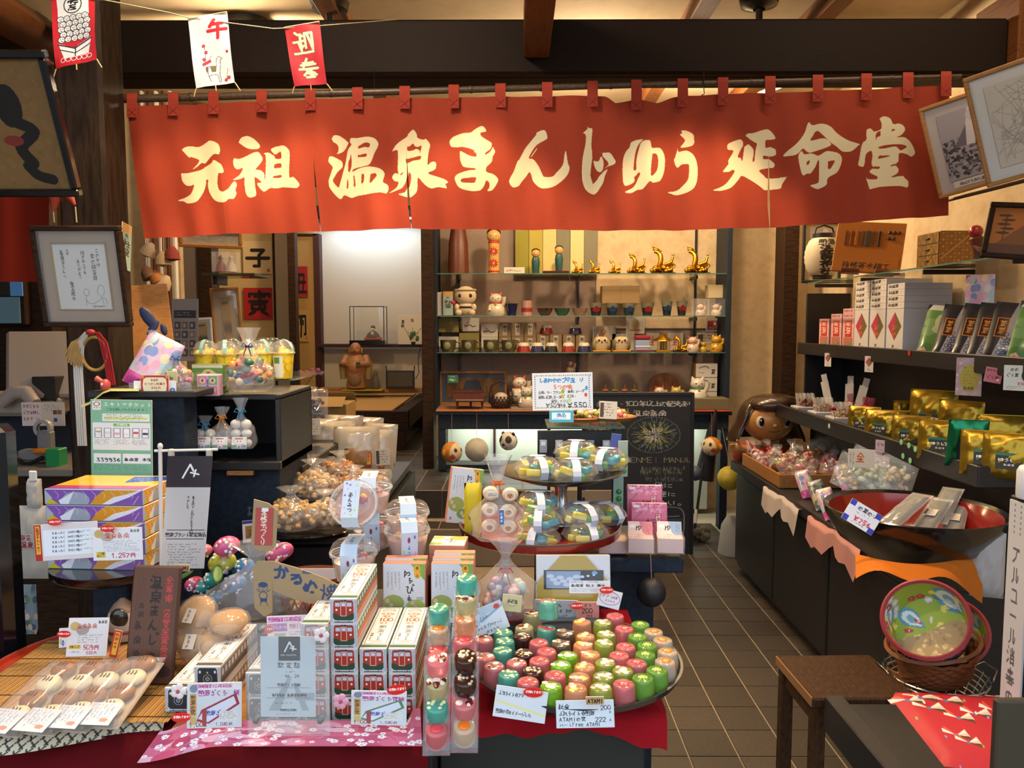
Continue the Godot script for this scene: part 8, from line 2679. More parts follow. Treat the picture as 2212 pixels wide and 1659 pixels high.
	for q in [[1247,30,"smallest golden dragon at the left"],[1283,31,"small golden dragon second from the left"],[1327,31,"small golden dragon third from the left"],[1374,46,"middle-sized golden dragon, fourth from the left"],[1430,60,"large golden dragon holding a glass ball, left of the last"],[1504,60,"large golden dragon at the right end"]]: dragon(q[2],S(q[0],0),q[1]*mpp(6.42))
	# second row
	pxb("white_carton","white carton at the left end of the second shelf","box",942,633,957,683,6.45,.08,"","b8b0ac","",ROW[1]+.005)
	pxb("wooden_tag_box","dark wooden box with brush writing beside the plush doll","box",957,631,980,683,6.42,.06,"vertical sticker","5a3418","",ROW[1]+.005)
	t=thing("plush_doll","white plush doll in a robe with headband and pink flower","plush",S(1006,1))
	var pl:=mat("c8b494",.9,0,1,"cloth")
	part(t,"head",ballm(V3(.09,.08,.07),20,12,V3(0,.165,0)),pl)
	part(t,"torso",ballm(V3(.06,.06,.05),16,10,V3(0,.065,0)),pl)
	for s in [-1,1]:
		part(t,"arm",ballm(V3(.022,.03,.022),10,8,V3(s*.07,.07,.02)),pl)
		part(t,"foot",ballm(V3(.03,.026,.03),10,8,V3(s*.055,.026,.05)),pl)
		part(t,"eye",ballm(V3(.014,.016,.006),10,6,V3(s*.045,.165,.062)),M.jet)
	part(t,"headband",lathem(V2([.088,.205,.094,.212,.086,.22]),22,.8),mat("b8a888",.8))
	part(t,"sash",lathem(V2([.058,.06,.063,.068,.058,.078]),18,.85),mat("16182a",.7))
	part(t,"flower",ballm(V3(.018,.018,.008),8,6,V3(-.1,.11,.03)),mat("b01c4c",.6))
	lucky_cat("praying white cat figurine with red ears on the second shelf",S(1071,1),.19,"c8bca4","red","cat figurines")
	cup("dark blue tapered cup with cream band",S(1105,1),.048,.1,"14183c","b8a878")
	cup("tall floral cup without handle",S(1138,1),.045,.125,"a8806c","8a2a30",false)
	for q in [[1177,"3a2014","brown striped bowl on the second shelf"],[1214,"1c4a34","dark green bowl on the second shelf"],[1252,"8a6c5c","pale pink bowl on the second shelf"]]:
		solo("ceramic_bowl",q[2],"bowl",lathem(shaded_bowl(.068,.062),26),mat(q[1],.25,0,1,"coat"),T0(S(q[0],1)),"ceramic bowls")
	for q in [[1287,"7a1c18",.055,.105,"first from the left, red mountain"],[1322,"1e3460",.055,.105,"second from the left, blue mountain"],[1358,"1e3460",.055,.105,"third from the left, blue mountain"],[1398,"7a1c18",.055,.105,"fourth from the left, red mountain"],[1440,"1e3460",.046,.12,"tall, blue mountain"],[1472,"7a1c18",.046,.12,"tall, red mountain at the right"]]:
		t=thing("mountain_cup","grey cup with mountain picture, "+q[4],"cup",S(q[0],1),"mountain cups")
		part(t,"cup",lathem([Vector2(0,0),Vector2(q[2]*.68,0),Vector2(q[2]*.85,q[3]*.6),Vector2(q[2],q[3]),Vector2(q[2]-.004,q[3]),Vector2(q[2]*.7,.01)],22),mat("1c2024",.3,0,1,"coat"))
		part(t,"glaze",lathem([Vector2(q[2]*.875,q[3]*.62),Vector2(q[2]*1.012,q[3]*1.003),Vector2(q[2]*.93,q[3]*1.004)],22),mat("6a6c5c",.3))
		var mb:=B.new()
		mb.prism([Vector2(-.034,-.012),Vector2(-.02,-.026),Vector2(.02,-.026),Vector2(.034,-.012),Vector2(.008,.022),Vector2(-.006,.022)],.012)
		part(t,"mountain",mb.mesh(),mat(q[1],.3),xf(V3(0,q[3]*.55,q[2]*.86),0,.2))
	for x in [1318,1358]: pxb("cardboard_cube","brown carton behind the mountain cups, %s" % ("left" if x==1318 else "right"),"box",x-20,645,x+20,683,6.56,.15,"","8a7048","cartons on the second shelf",ROW[1]+.005).position.y += .1
	pxb("cream_cube","cream dotted carton above the packed cats","box",1526,640,1560,668,6.5,.12,"","b8a884","",ROW[1]+.15)
	for x in [1512,1546]:
		lucky_cat("white lucky cat packed in a clear box, %s" % ("left" if x==1512 else "right"),S(x,1),.1,"d8c8b8","red","packed lucky cats")
		solo("clear_cat_box","clear plastic box around the %s packed lucky cat" % ("left" if x==1512 else "right"),"box",boxm(V3(.125,.14,.12),.001,V3(0,.07,0)),M.film,T0(S(x,1)),"clear cat boxes")
	# third row: boxes behind, mugs and banks in front
	for q in [[948,730,992,762,"card white",0,"white carton, lower left"],[948,690,992,721,"",1,"mustard carton, upper left"],[993,722,1036,762,"",1,"mustard carton, second column"],[1000,690,1036,719,"card white",0,"white lettered carton, second column top"],[1040,731,1076,762,"card white",0,"white carton, third column"],[1040,703,1076,731,"card white",0,"white lettered carton, third column top"]]:
		pxb("goods_carton","%s of the third shelf" % q[6],"box",q[0],q[1],q[2],q[3],6.56,.12,q[4],"8a7c3c" if q[5] else "b8b2ac","cartons on the third shelf",.0).position.y += .012
	for k in 10:
		var x:=1091+(k % 3)*27 if k<6 else 1172+(k-6)*28
		var yb:=762 if k<3 or k>5 else 731
		pxb("mountain_carton","%s brown carton with white label behind the mountain mugs" % ["first","second","third","upper first","upper second","upper third","fourth","fifth","sixth","last"][k],"box",x-13,yb-(31 if k<6 else 37),x+13,yb,6.58,.1,"fuji box","8a7450","brown label cartons",.0).position.y += .012
	for q in [[968,"first"],[1013,"second"],[1061,"third"],[1100,"fourth"]]:
		t=thing("olive_mug","olive glazed mug with cat face, %s from the left" % q[1],"mug",S(q[0],2,6.4),"olive mugs")
		part(t,"cup",lathem(V2([0,0,.045,0,.062,.03,.066,.08,.066,.1,.061,.1,.055,.03,0,.012]),22),mat("4a4428",.3,0,1,"coat"))
		part(t,"handle",tubem([V3(.06,.085,0),V3(.098,.075,0),V3(.098,.04,0),V3(.058,.025,0)],.007,8),mat("4a4428",.3))
		part(t,"cat_face",ballm(V3(.03,.036,.012),12,8,V3(-.005,.055,.058)),mat("7a7a58",.4))
	for q in [[1131,"8a2018","red mountain mug turned over, first from the left",2,.0],[1161,"161c4a","blue mountain mug turned over",2,.0],[1191,"16161c","black mountain mug turned over",2,.0],[1228,"8a2018","red mountain mug at the right of the row",2,.0],[1262,"161c4a","blue mountain mug at the right end of the row",2,.0],[1180,"8a2018","red mountain mug on the cartons",2,.148],[1243,"161c4a","blue mountain mug on the cartons",2,.148]]:
		t=thing("mountain_mug",q[2],"mug",S(q[0],2,6.4 if q[4]==.0 else 6.57)+V3(0,q[4],0),"upturned mountain mugs")
		part(t,"body",lathem(V2([.058,0,.052,.03,.042,.06,0,.062]),20),mat(q[1],.3,0,1,"coat"))
		part(t,"snow_cap",lathem([Vector2(.0465,.05),Vector2(.041,.072),Vector2(.03,.078),Vector2(0,.078)],20),mat("c8c0ae",.4))
	for q in [[1299,"8a7a4c","cream owl bank with brown spots on yellow cushion"],[1342,"6a6248","speckled owl bank on yellow cushion"]]:
		t=thing("owl_bank",q[2],"figurine",S(q[0],2,6.4),"owl banks")
		part(t,"cushion",boxm(V3(.15,.016,.12),.006,V3(0,.008,0)),mat("a8761c",.7))
		part(t,"body",lathem(V2([0,.014,.055,.016,.068,.06,.06,.105,.045,.125,0,.13]),20,.85),mat("b8a47c",.45))
		for s in [-1,1]:
			part(t,"eye_disc",ballm(V3(.025,.025,.01),14,8,V3(s*.026,.098,.046)),mat("c8b898",.5))
			part(t,"pupil",ballm(V3(.009,.009,.006),8,6,V3(s*.024,.098,.056)),M.jet)
			part(t,"wing",ballm(V3(.018,.045,.035),10,8,V3(s*.06,.06,.01)),mat(q[1],.5))
			part(t,"tuft",lathem(V2([.016,.12,.0,.15]),8),mat(q[1],.5),xf(V3(s*.03,0,0)))
		part(t,"beak",ballm(V3(.007,.012,.008),8,6,V3(0,.086,.058)),mat("8a5a1c",.5))
	t=thing("toy_shop_bank","toy shop money bank with red roof","toy",S(1387,2,6.4))
	part(t,"house",boxm(V3(.12,.1,.1),.006,V3(0,.05,0)),mat("8a98b8",.4))
	part(t,"roof",boxm(V3(.13,.04,.11),.014,V3(0,.118,0)),mat("8a1c28",.35))
	for k in 2: part(t,"counter_band",boxm(V3(.122,.014,.004),.001,V3(0,.012+k*.034,.052)),mat(["7a1c24","c8ccd0"][k],.4))
	t=thing("golden_shrine_bank","golden shrine-shaped money bank","toy",S(1432,2,6.4))
	part(t,"base",boxm(V3(.125,.018,.1),.004,V3(0,.009,0)),M.gold)
	for k in 6: part(t,"pillar",tubem([V3(-.048+k*.019,.018,.04),V3(-.048+k*.019,.095,.04)],.004,6),M.gold)
	part(t,"roof",lathem(V2([.085,.092,.08,.1,.035,.125,.02,.145,0,.15]),12,.8),M.gold)
	dragon("golden dragon on the third shelf beside the shrine bank",S(1472,2,6.4),.14)
	lucky_cat("red and white lucky cat on red base, third shelf",S(1497,2,6.4),.13,"c8b8a0","red","cat figurines")
	lucky_cat("small yellow lucky cat, third shelf",S(1520,2,6.42),.085,"b08a24","green","cat figurines")
	lucky_cat("large yellow lucky cat with round emblem, third shelf right end",S(1548,2,6.4),.14,"c08c1c","green","cat figurines")
	for q in [[1280,708,1330,738,"gold ads","framed gold luck card"],[1352,686,1392,724,"owl card","white card with owl drawing"],[1322,724,1370,760,"gold ads","cream talisman behind the second owl"],[1396,722,1424,760,"gold ads","pink talisman behind the toy shop"],[1442,722,1475,760,"gold ads","grey talisman behind the golden dragon"],[1505,722,1558,760,"snack label","yellow talisman behind the yellow cats"],[1524,690,1558,720,"bank label","white box with dark red label at the right"]]:
		pxb("talisman_card",q[5]+", third shelf","sign",q[0],q[1],q[2],q[3],6.6,.004,q[4],"b8b0a0","cards on the third shelf",.0).position.y += .012
func cup(label: String,where: Vector3,r: float,h: float,colour: String,band: String,flare:=true):
	var t:=thing("ceramic_cup",label,"cup",where,"ceramic cups")
	part(t,"cup",lathem([Vector2(0,0),Vector2(r*(.8 if flare else 1.0),0),Vector2(r*(.86 if flare else 1.0),h*.6),Vector2(r*(1.15 if flare else 1.0),h),Vector2(r*(1.1 if flare else .93),h),Vector2(r*.8,.012)],22),mat(colour,.25,0,1,"coat"))
	part(t,"band",lathem([Vector2(r*(.825 if flare else 1.01),h*.25),Vector2(r*(.87 if flare else 1.01),h*.52)],22),mat(band,.4))
func dragon(label: String,where: Vector3,h: float):
	var t:=thing("golden_dragon",label,"figurine",where,"golden dragons")
	part(t,"plinth",boxm(V3(.85,.04,.45)*h,.004,V3(0,.02*h,0)),mat("2a160c",.4))
	part(t,"rocks",lumps(34,V3(.4,.1,.18)*h,.085*h,["ffffff"],5),M.gold,T0(V3(0,.14,0)*h))
	var pts:=[]
	var rad:=[]
	for k in 17:
		var f:=k/16.0
		pts.append(V3(.34-.7*f+.16*sin(f*9.0),.2+.12*sin(f*7.0)+.52*smoothstep(.55,.95,f),.1*cos(f*8.0))*h)
		rad.append(h*lerpf(.03,.1,sin(f*PI*.8)))
	part(t,"body",tubem(pts,rad,10),M.gold)
	var hb:=B.new()
	var q: Vector3=pts[16]+V3(.05,.05,0)*h
	hb.ball(q,V3(.13,.075,.075)*h,12,8,Basis(Vector3.BACK,-.25))
	hb.ball(q+V3(.13,-.045,0)*h,V3(.07,.035,.05)*h,10,6)
	for s in [-1,1]: hb.tube([q+V3(-.06,.05,s*.03)*h,q+V3(-.16,.13,s*.05)*h],[.02*h,.006*h],6)
	hb.tube([q+V3(.06,-.06,0)*h,q+V3(.1,-.14,0)*h],[.025*h,.008*h],6)
	part(t,"head",hb.mesh(),M.gold)
	var sp:=B.new()
	for k in range(3,15): sp.lathe([Vector2(.03,0)*h,Vector2(0,.075)*h],5,T0(pts[k]+V3(-.02*h,rad[k]*.8,0)))
	part(t,"spines",sp.mesh(),M.gold)
	part(t,"foreleg",tubem([V3(.05,.32,.05)*h,V3(.28,.4,.08)*h,V3(.34,.6,.06)*h],[.06*h,.055*h,.045*h],8),M.gold)
	part(t,"pearl",ballm(V3(.06,.06,.06)*h,12,8,V3(.35,.68,.06)*h),mat("b8a458",.1,0,.7))
func back_counter():
	var xl:=at(940,900,6.05).x
	var xr:=at(1582,890,6.05).x
	var h:=.955
	var t:=thing("souvenir_counter","black counter with lit recess under the souvenir shelves","counter",V3((xl+xr)*.5,0,-6.05))
	var w:=xr-xl
	part(t,"top",boxm(V3(w,.03,.66),.003,V3(0,h-.015,-.33)),M.black)
	part(t,"apron",boxm(V3(w-.04,.115,.03),.003,V3(0,h-.088,-.04)),M.slate)
	for s in [-1,1]: part(t,"leg",boxm(V3(.06,h-.15 if s==1 else .34,.1),.003,V3(s*(w*.5-.05),(h-.15)*.5 if s==1 else h-.31,-.08)),M.slate)
	part(t,"recess_back",boxm(V3(w-.1,.8,.02),.001,V3(0,.44,-.55)),mat("c4c4b4",.9))
	part(t,"bottom_rail",boxm(V3(1.75,.04,.08),.003,V3(-w*.5+.92,.5,-.08)),M.slate)
	for x in [-.72,.6]: part(t,"divider",boxm(V3(.02,.4,.02),.001,V3(x,.7,-.52)),mat("3a1416",.5))
	solo("patterned_runner","patterned beige cloth along the left counter top","cloth",boxm(V3(1.05,.006,.5),.002),grained("runner print",["7a5a3c","b8986a","8a3a30","c8b088"],V3(20,20,20),.9,.06),xf(V3(xl+.53,h+.004,-6.28)))
	solo("orange_runner","orange cloth at the right end of the counter top","cloth",boxm(V3(.34,.006,.5),.002),mat("a83c1c",.9),xf(V3(xr-.19,h+.004,-6.28)))
	var y:=h+.008
	framed("screen_picture","framed miniature folding screen at the back of the counter",at(1022,838,6.6),.58,.29,.02,.02,M.wood,"screen print",.04,"4a5468",false)
	card("green_tag","green tag on the counter beside the toy piano","sign",V3(at(978,800,6.3).x,y,-6.3),.085,.06,"green tag",0,0).position.y += .2
	t=thing("toy_piano","dark wooden toy piano on the counter","toy",V3(at(1016,880,6.22).x,y,-6.22))
	var ol:=V2([-.13,-.1,.12,-.1,.12,.02,.06,.08,-.04,.11,-.13,.09])
	var b:=B.new()
	b.prism(ol,.07,Transform3D(Basis(Vector3.RIGHT,-PI/2),V3(0,.13,0)))
	part(t,"case",b.mesh(),M.redwood)
	b=B.new()
	b.prism(ol,.008,Transform3D(Basis(Vector3.RIGHT,-PI/2)*Basis(Vector3.UP,.0),V3(-.01,.142,0)))
	part(t,"lid",b.mesh(),M.redwood)
	part(t,"keyboard",boxm(V3(.22,.012,.04),.002,V3(0,.075,.1)),mat("8a6a4c",.4))
	for q in [[-.1,.07],[.1,.07],[.0,-.07]]: part(t,"leg",tubem([V3(q[0],.06,q[1]),V3(q[0],0,q[1])],[.012,.007],8),M.redwood)
	t=thing("lattice_basket","dark lattice basket with handle and wrapped gift","basket",V3(at(1082,880,6.22).x,y,-6.22))
	b=B.new()
	for k in 20:
		var a:=TAU*k/20
		for s in [-1,1]: b.tube([V3(cos(a)*.06,0,sin(a)*.05),V3(cos(a+s*.35)*.1,.05,sin(a+s*.35)*.08),V3(cos(a+s*.7)*.095,.1,sin(a+s*.7)*.075)],.004,5)
	part(t,"lattice",b.mesh(),mat("2a1610",.5))
	part(t,"handle",tubem([V3(-.095,.1,0),V3(-.08,.18,0),V3(0,.225,0),V3(.08,.18,0),V3(.095,.1,0)],.006,8),mat("2a1610",.5))
	part(t,"gift",ballm(V3(.06,.05,.05),14,8,V3(0,.08,0)),mat("b8a898",.4))
	lucky_cat("white cat figurine standing behind beside the lattice basket",V3(at(1122,880,6.35).x,y+.05,-6.35),.2,"c8beac","red","cat figurines",.3)
	lucky_cat("lying white cat figurine left of the white price board",V3(at(1138,880,6.2).x,y+.01,-6.2),.17,"c8beac","green","cat figurines",-.2)
	lucky_cat("tiny cat figurine behind the white price board",V3(at(1233,790,6.5).x,y+.27,-6.5),.1,"9a8a78","red","cat figurines")
	solo("cat_box","low grey box under the lying cat figurine","box",boxm(V3(.2,.012,.14),.002,V3(0,-.0,0)),mat("8a8474",.7),xf(V3(at(1130,880,6.2).x,y+.004,-6.2)))
	# tray of spinning tops
	t=thing("top_tray","dark step tray of small spinning tops on the counter","tray",V3(at(1338,860,6.4).x,y,-6.4))
	part(t,"step",boxm(V3(.36,.1,.1),.003,V3(0,.05,0)),M.redwood)
	part(t,"plate",boxm(V3(.36,.01,.16),.002,V3(0,.105,.02)),M.redwood)
	for k in 4:
		var s:=thing("spinning_top",["red striped spinning top, first on the tray","green striped spinning top","red and yellow spinning top","brown spinning top at the right"][k],"toy",t.position+V3(-.12+k*.08,.111,.02),"spinning tops")
		part(s,"disc",lathem(V2([0,0,.008,.004,.026,.018,.026,.03,.01,.036,0,.036]),18),mat(["8a1c1c","2a5a30","a83a20","4a2a18"][k],.3,0,1,"coat"))
		part(s,"stripe",lathem(V2([.0262,.021,.0275,.024,.0262,.027]),18),mat("c8b060",.4))
		part(s,"pin",tubem([V3(0,.034,0),V3(.004,.07,0)],.003,6),M.wood)
	t=thing("round_plaque","round wooden plaque with brush writing on the counter","plaque",V3(at(1435,860,6.6).x,y+.13,-6.6),"",0,-.08)
	b=B.new()
	b.swatch=sw("5a3414")
	b.prism(oval(.27,.27,28),.016,Transform3D(),prints["round plaque"])
	part(t,"disc",b.mesh(),pmat)
	lucky_cat("white lucky cat on red cushion before the round plaque",V3(at(1424,860,6.3).x,y+.03,-6.3),.14,"c8bca8","red","cat figurines")
	lucky_cat("yellow lucky cat on red cushion before the round plaque",V3(at(1460,860,6.3).x,y+.03,-6.3),.14,"b8a050","green","cat figurines")
	for x in [1424,1460]: solo("red_cushion","red cushion under the %s lucky cat" % ("white" if x==1424 else "yellow"),"cushion",boxm(V3(.13,.024,.12),.01),mat("8a1414",.8),xf(V3(at(x,860,6.3).x,y+.014,-6.3)),"red cushions")
	lucky_cat("large round white lucky cat in clear film at the counter's right",V3(at(1506,860,6.25).x,y+.05,-6.25),.2,"d0c8b8","green","cat figurines")
	pxb("dotted_box","flat dotted gift box under the round white cat","box",1486,860,1568,884,6.2,.2,"","6a6444","",y)
	for k in 3: pxb("label_carton",["bottom","middle","top"][k]+" carton with white label at the counter's right end","box",1513,0,1560,30,6.5,.16,"carton label","8a7048","label cartons",y+k*.118)
	# hanging paper balloons
	for q in [["orange monkey paper balloon at the left of the counter",976,977,23,"monkey ball",1,.9],["large white paper balloon under the counter",1030,972,26,"",0,.0],["black and white panda paper balloon",1098,953,20,"panda ball",2,-.6],["orange monkey paper balloon near the wooden girl",1537,964,21,"monkey ball",1,-.8]]:
		balloon(q[0],at(q[1],q[2],5.92),q[3]*mpp(5.92),q[4],"b8b4a4" if q[4]=="" else "c07c20",at(q[1],893,5.95),q[5],q[6])
	balloon("grey blue paper balloon hanging beside the blackboard",at(1500,1022,5.9),.06,"","4a5268",at(1496,920,5.95))
	balloon("yellow paper balloon at the corner of the base cupboard",at(1576,1033,5.35),.085,"","b0a02c",at(1560,925,5.5))
	# blackboard with chalk drawings
	t=thing("blackboard","standing blackboard with chalk fireworks and lettering","sign",V3(at(1382,1196,5.3).x,.0,-5.42),"",.0,-.04)
	var bw:=238*mpp(5.4)
	part(t,"board",pbox(V3(bw,1.14,.02),{"f": "chalkboard"},"1e2224",.002,V3(0,.57,0)),pmat)
	for s in [-1,1]: part(t,"side_frame",boxm(V3(.025,1.16,.03),.003,V3(s*bw*.5,.58,0)),M.jet)
	part(t,"top_frame",boxm(V3(bw,.025,.03),.003,V3(0,1.15,0)),M.jet)
	# broom, umbrella, tub
	t=thing("mop","mop with black and white handle and grey head leaning by the counter","mop",at(1500,1150,5.75))
	part(t,"handle",tubem([V3(0,.02,0),at(1519,1000,5.85)-t.position],.011,8),M.jet)
	part(t,"white_sleeve",tubem([at(1502,1130,5.76)-t.position,at(1504,1100,5.78)-t.position],.013,8),M.white)
	part(t,"head",lumps(40,V3(.07,.05,.05),.03,["5a5448","6a6456","4a453c"],6),vc(.95),T0(V3(.02,-.02,0))).set_meta("kind","stuff")
	b=B.new()
	b.lathe(V2([.075,0,.06,.2,.035,.42,.008,.56]),16,Transform3D(),.6,null,.06,8)
	solo("folded_umbrella","dark folded cloth umbrella hanging under the counter","umbrella",b.mesh(),mat("14161c",.6),xf(at(1520,1037,5.95),0,0,-.15))
	solo("white_tub","pale plastic tub half hidden by the base cupboard","tub",lathem(V2([0,0,.12,0,.1,.2,.06,.27,0,.27]),20),mat("8a8c8a",.6),xf(V3(1.58,0,-5.45)))
func kite(label: String,key: String,a: Vector3,b: Vector3,c: Vector3,d: Vector3):
	# banner given by its corners: lower left, lower right, upper right, upper left
	var t:=thing("kite_banner",label,"banner",a,"kite banners on the string")
	var g:=B.new()
	var rows:=[]
	for r in 6:
		var row:=[]
		for k in 5:
			row.append(a.lerp(b,k/4.0).lerp(d.lerp(c,k/4.0),r/5.0)-a+V3(0,0,.004*sin(k*1.5+r)))
		rows.append(row)
	g.grid(rows,prints[key])
	part(t,"paper",g.mesh(),pmat)
	for q in [[d,c],[a.lerp(d,-.12)+V3(-.01,0,0),a],[b.lerp(c,-.12)+V3(.014,0,0),b],[a.lerp(b,.5).lerp(d.lerp(c,.5),-.08),a.lerp(b,.5)]]: part(t,"stick",tubem([q[0]-a,q[1]-a],.002,5),mat("c0a46c",.6))
func left_side():
	# string of paper kites
	var d:=2.35
	solo("kite_string","thin cord stretched across the top with three kite banners","cord",tubem([at(90,-4,d),at(225,0,d),at(368,28,d),at(405,38,d),at(590,62,d),at(640,60,d),at(862,42,2.9)],.0016,5),mat("a89878",.8))
	kite("red kite banner with treasure boat drawing, cut by the top edge","kite boat",at(121,149,d),at(209,128,d),at(203,-22,d),at(108,-8,d))
	kite("white kite banner with red brush letter and little horse","kite horse",at(424,191,d),at(507,178,d),at(490,26,d),at(405,41,d))
	kite("dark red kite banner with golden brush letters","kite spring",at(636,187,d),at(706,181,d),at(690,47,d),at(614,60,d))
	framed("gold_painting","large black framed painting of a black brush figure on gold",at(38,272,2.35),.28,.42,.024,.03,M.lacq,"gold art",.0,"",false,.0,.38,.0)
	var b:=B.new()
	var rows:=[]
	for a in 5:
		var row:=[]
		for c in 9: row.append(at(lerpf(-60,106,c/8.0),lerpf(609,400,a/4.0),3.0+.02*sin(c*1.3)))
		rows.append(row)
	b.grid(rows)
	solo("red_side_curtain","plain red curtain at the left edge behind the post","curtain",b.mesh(),grained("side curtain",["6a1c0c","7a2210","842614"],V3(12,12,12),.9,.05))
	var t:=thing("chili_charm","orange cloth pod charm hanging under the gold painting","charm",at(130,402,2.5))
	part(t,"pod",tubem([V3(-.004,0,0),V3(-.02,-.04,0),V3(-.026,-.08,0)],[.012,.02,.005],10),mat("9a3c2c",.8))
	part(t,"pod",tubem([V3(0,0,0),V3(.025,-.03,0),V3(.045,-.06,0)],[.012,.018,.004],10),mat("9a3c2c",.8))
	for s in [-.026,.046]: part(t,"tail",tubem([V3(s,-.065,0),V3(s+.002,-.115,0)],.0025,5),mat("a89464",.7))
	framed("verse_picture","framed brush verse with line drawing of two people on the post",at(178,598,2.5),.285,.325,.016,.03,M.dark,"verse",.04,"9a8468",true,.0,.17,.0,"b89a3c")
	card("narrow_sticker","narrow weathered sticker with brush letters on the post","sign",V3(-1.43,at(280,583,2.84).y,-2.83),.07,.17,"vertical sticker",PI/2,0,-.15)
	# new year rope ring with tassels
	t=thing("rope_ring","straw rope ring with ears of rice and red and white cords","ornament",at(205,760,2.58))
	var m:=mpp(2.58)
	var ring_:=[]
	for k in 25: ring_.append(V3(cos(TAU*k/24)*28,sin(TAU*k/24)*36-4,0)*m)
	part(t,"rope",tubem(ring_,.006,8),grained("straw",["8a6a34","b08c4c","9a7a40"],V3(40,40,40),.8,.06))
	b=B.new()
	for k in 26:
		var f:=k/25.0
		b.tube([V3(-10,40,1)*m,V3(-34-14*f,20+6*(1-f),3)*m,V3(-42-22*f+20*(k % 3)*.5,-26+18*f-8*(k % 2),4)*m],[.002,.003,.0045],5)
	part(t,"rice_ears",b.mesh(),mat("a8834a",.8)).set_meta("kind","stuff")
	for q in [["white_cord","ccc8be",[-14,42,-30,20,-36,-40,-34,-205],9],["red_cord","a80e18",[8,42,22,20,30,-20,36,-72],8]]:
		b=B.new()
		var a: Array=q[2]
		for k in q[3]:
			var o:=V3((k-q[3]*.5)*2.3,0,2+(k % 2)*1.5)
			b.tube([(V3(a[0],a[1],0)+o*.5)*m,(V3(a[2],a[3],0)+o)*m,(V3(a[4],a[5],0)+o)*m,(V3(a[6],a[7],0)+o)*m],.0022,6)
		part(t,q[0],b.mesh(),mat(q[1],.7))
	part(t,"knot",ballm(V3(.016,.011,.01),10,6,V3(-6,42,3)*m),mat("b03038",.6))
	t=thing("rabbit_toy","small coral red rabbit toy at the foot of the red cord","toy",at(228,846,2.4))
	part(t,"body",ballm(V3(.016,.02,.014),12,8,V3(0,.02,0)),mat("b8483c",.4))
	part(t,"ear",tubem([V3(-.008,.03,0),V3(-.028,.042,0)],[.007,.01],8),mat("b8483c",.4))
	part(t,"eye",ballm(V3(.004,.005,.002),8,5,V3(-.004,.024,.013)),M.white)
	# hanging cloth charms and leaning boards
	for k in 6:
		var q: Array=[[322,540,"8a7a68"],[352,560,"a8906c"],[338,600,"a86a30"],[355,610,"b09a7c"],[372,548,"7a2a24"],[320,590,"6a4a34"]][k]
		t=thing("cloth_charm",["grey cloth charm, top left of the hanging group","beige sack charm in the middle of the group","orange shell charm low in the group","cream bird charm at the bottom of the group","dark red cone charm at the right of the group","brown cone charm at the left of the group"][k],"charm",at(q[0],q[1],4.9),"hanging cloth charms")
		part(t,"stuffed_body",lathem(V2([0,-.05,.05,-.035,.042,.01,.016,.045,0,.05]),12),mat(q[2],.85,0,1,"cloth"),Transform3D(Basis(Vector3.BACK,.5*(k % 3)-.5),Vector3.ZERO))
		part(t,"thread",tubem([V3(0,.04,0),V3(0,.9,0)],.002,5),mat("8a2a24",.7))
	t=thing("carved_board","pale wooden board with carved blue shapes leaning on the post","sign",at(332,775,3.0),"",.3,-.1,.09)
	part(t,"board",boxm(V3(.16,.3,.016),.003,V3(0,.14,0)),M.wood)
	for q in [[.0,.16,.022,.05,.5],[.012,.12,.014,.035,-.7],[.05,.11,.012,.024,.2]]: part(t,"blue_carving",ballm(V3(q[2],q[3],.004),10,6),mat("1c2c5a",.4),xf(V3(q[0],q[1],.008),0,0,q[4]))
	pxb("photo_sheet","acrylic stand with a sheet of small photographs","sign",372,645,428,780,3.3,.004,"photo sheet","8a8478","",.0,.1,-.1)
	framed("small_white_frame","small white framed picture beside the photo sheet",at(437,722,3.5),.09,.15,.01,.012,M.white,"ukiyo",.012,"b0a890",false,.2,-.1,.05)
	framed("print_picture","wooden framed old print at the left of the calligraphy",at(490,690,5.6),.2,.46,.02,.02,M.wood,"ukiyo",.05,"a8987c",true,.3,0,.06)
	framed("high_picture","wide wooden frame just below the noren at the left",at(455,512,5.0),.4,.14,.024,.03,M.wood,"map print",.0,"",false,.1,.25,-.03)
	t=thing("glass_side_shelf","short glass shelf with dolls on the left wall","shelf",at(510,596,5.4))
	part(t,"pane",boxm(V3(.36,.02,.3),.003),mat("2c3630",.1,0,.7))
	part(t,"bracket",boxm(V3(.03,.06,.2),.003,V3(-.13,-.03,-.05)),M.jet)
	for k in 2:
		t=thing("boxed_figure",["red figure in a clear box on the glass side shelf","white figure behind the red one on the glass side shelf"][k],"figurine",at([478,500][k],588,5.4))
		part(t,"figure",lathem(V2([0,0,.04,0,.03,.05,.012,.08,.02,.1,0,.12]),12),mat(["6a1418","a8a094"][k],.6))
		part(t,"case",boxm(V3(.1,.14,.08),.001,V3(0,.07,0)),M.film)
	# black display cabinet
	var q0:=at(492,852,2.62)
	t=thing("black_cabinet","black open-fronted display cabinet below the lemon cups","cabinet",V3(q0.x,0,q0.z))
	var top:=q0.y
	var w:=.36
	part(t,"top",boxm(V3(w,.02,.4),.003,V3(0,top-.01,-.2)),M.black)
	for s in [-1,1]: part(t,"side",boxm(V3(.02,.25,.4),.003,V3(s*(w*.5-.01),top-.135,-.2)),M.black)
	part(t,"back",boxm(V3(w,.25,.01),.001,V3(0,top-.135,-.395)),M.jet)
	part(t,"floor",boxm(V3(w,.03,.42),.003,V3(0,top-.245,-.19)),M.black)
	part(t,"base",boxm(V3(w*.9,top-.26,.36),.003,V3(0,(top-.26)*.5,-.21)),M.slate)
	part(t,"wooden_slip",boxm(V3(.09,.016,.02),.002,V3(.04,top-.27,.01)),M.wood)
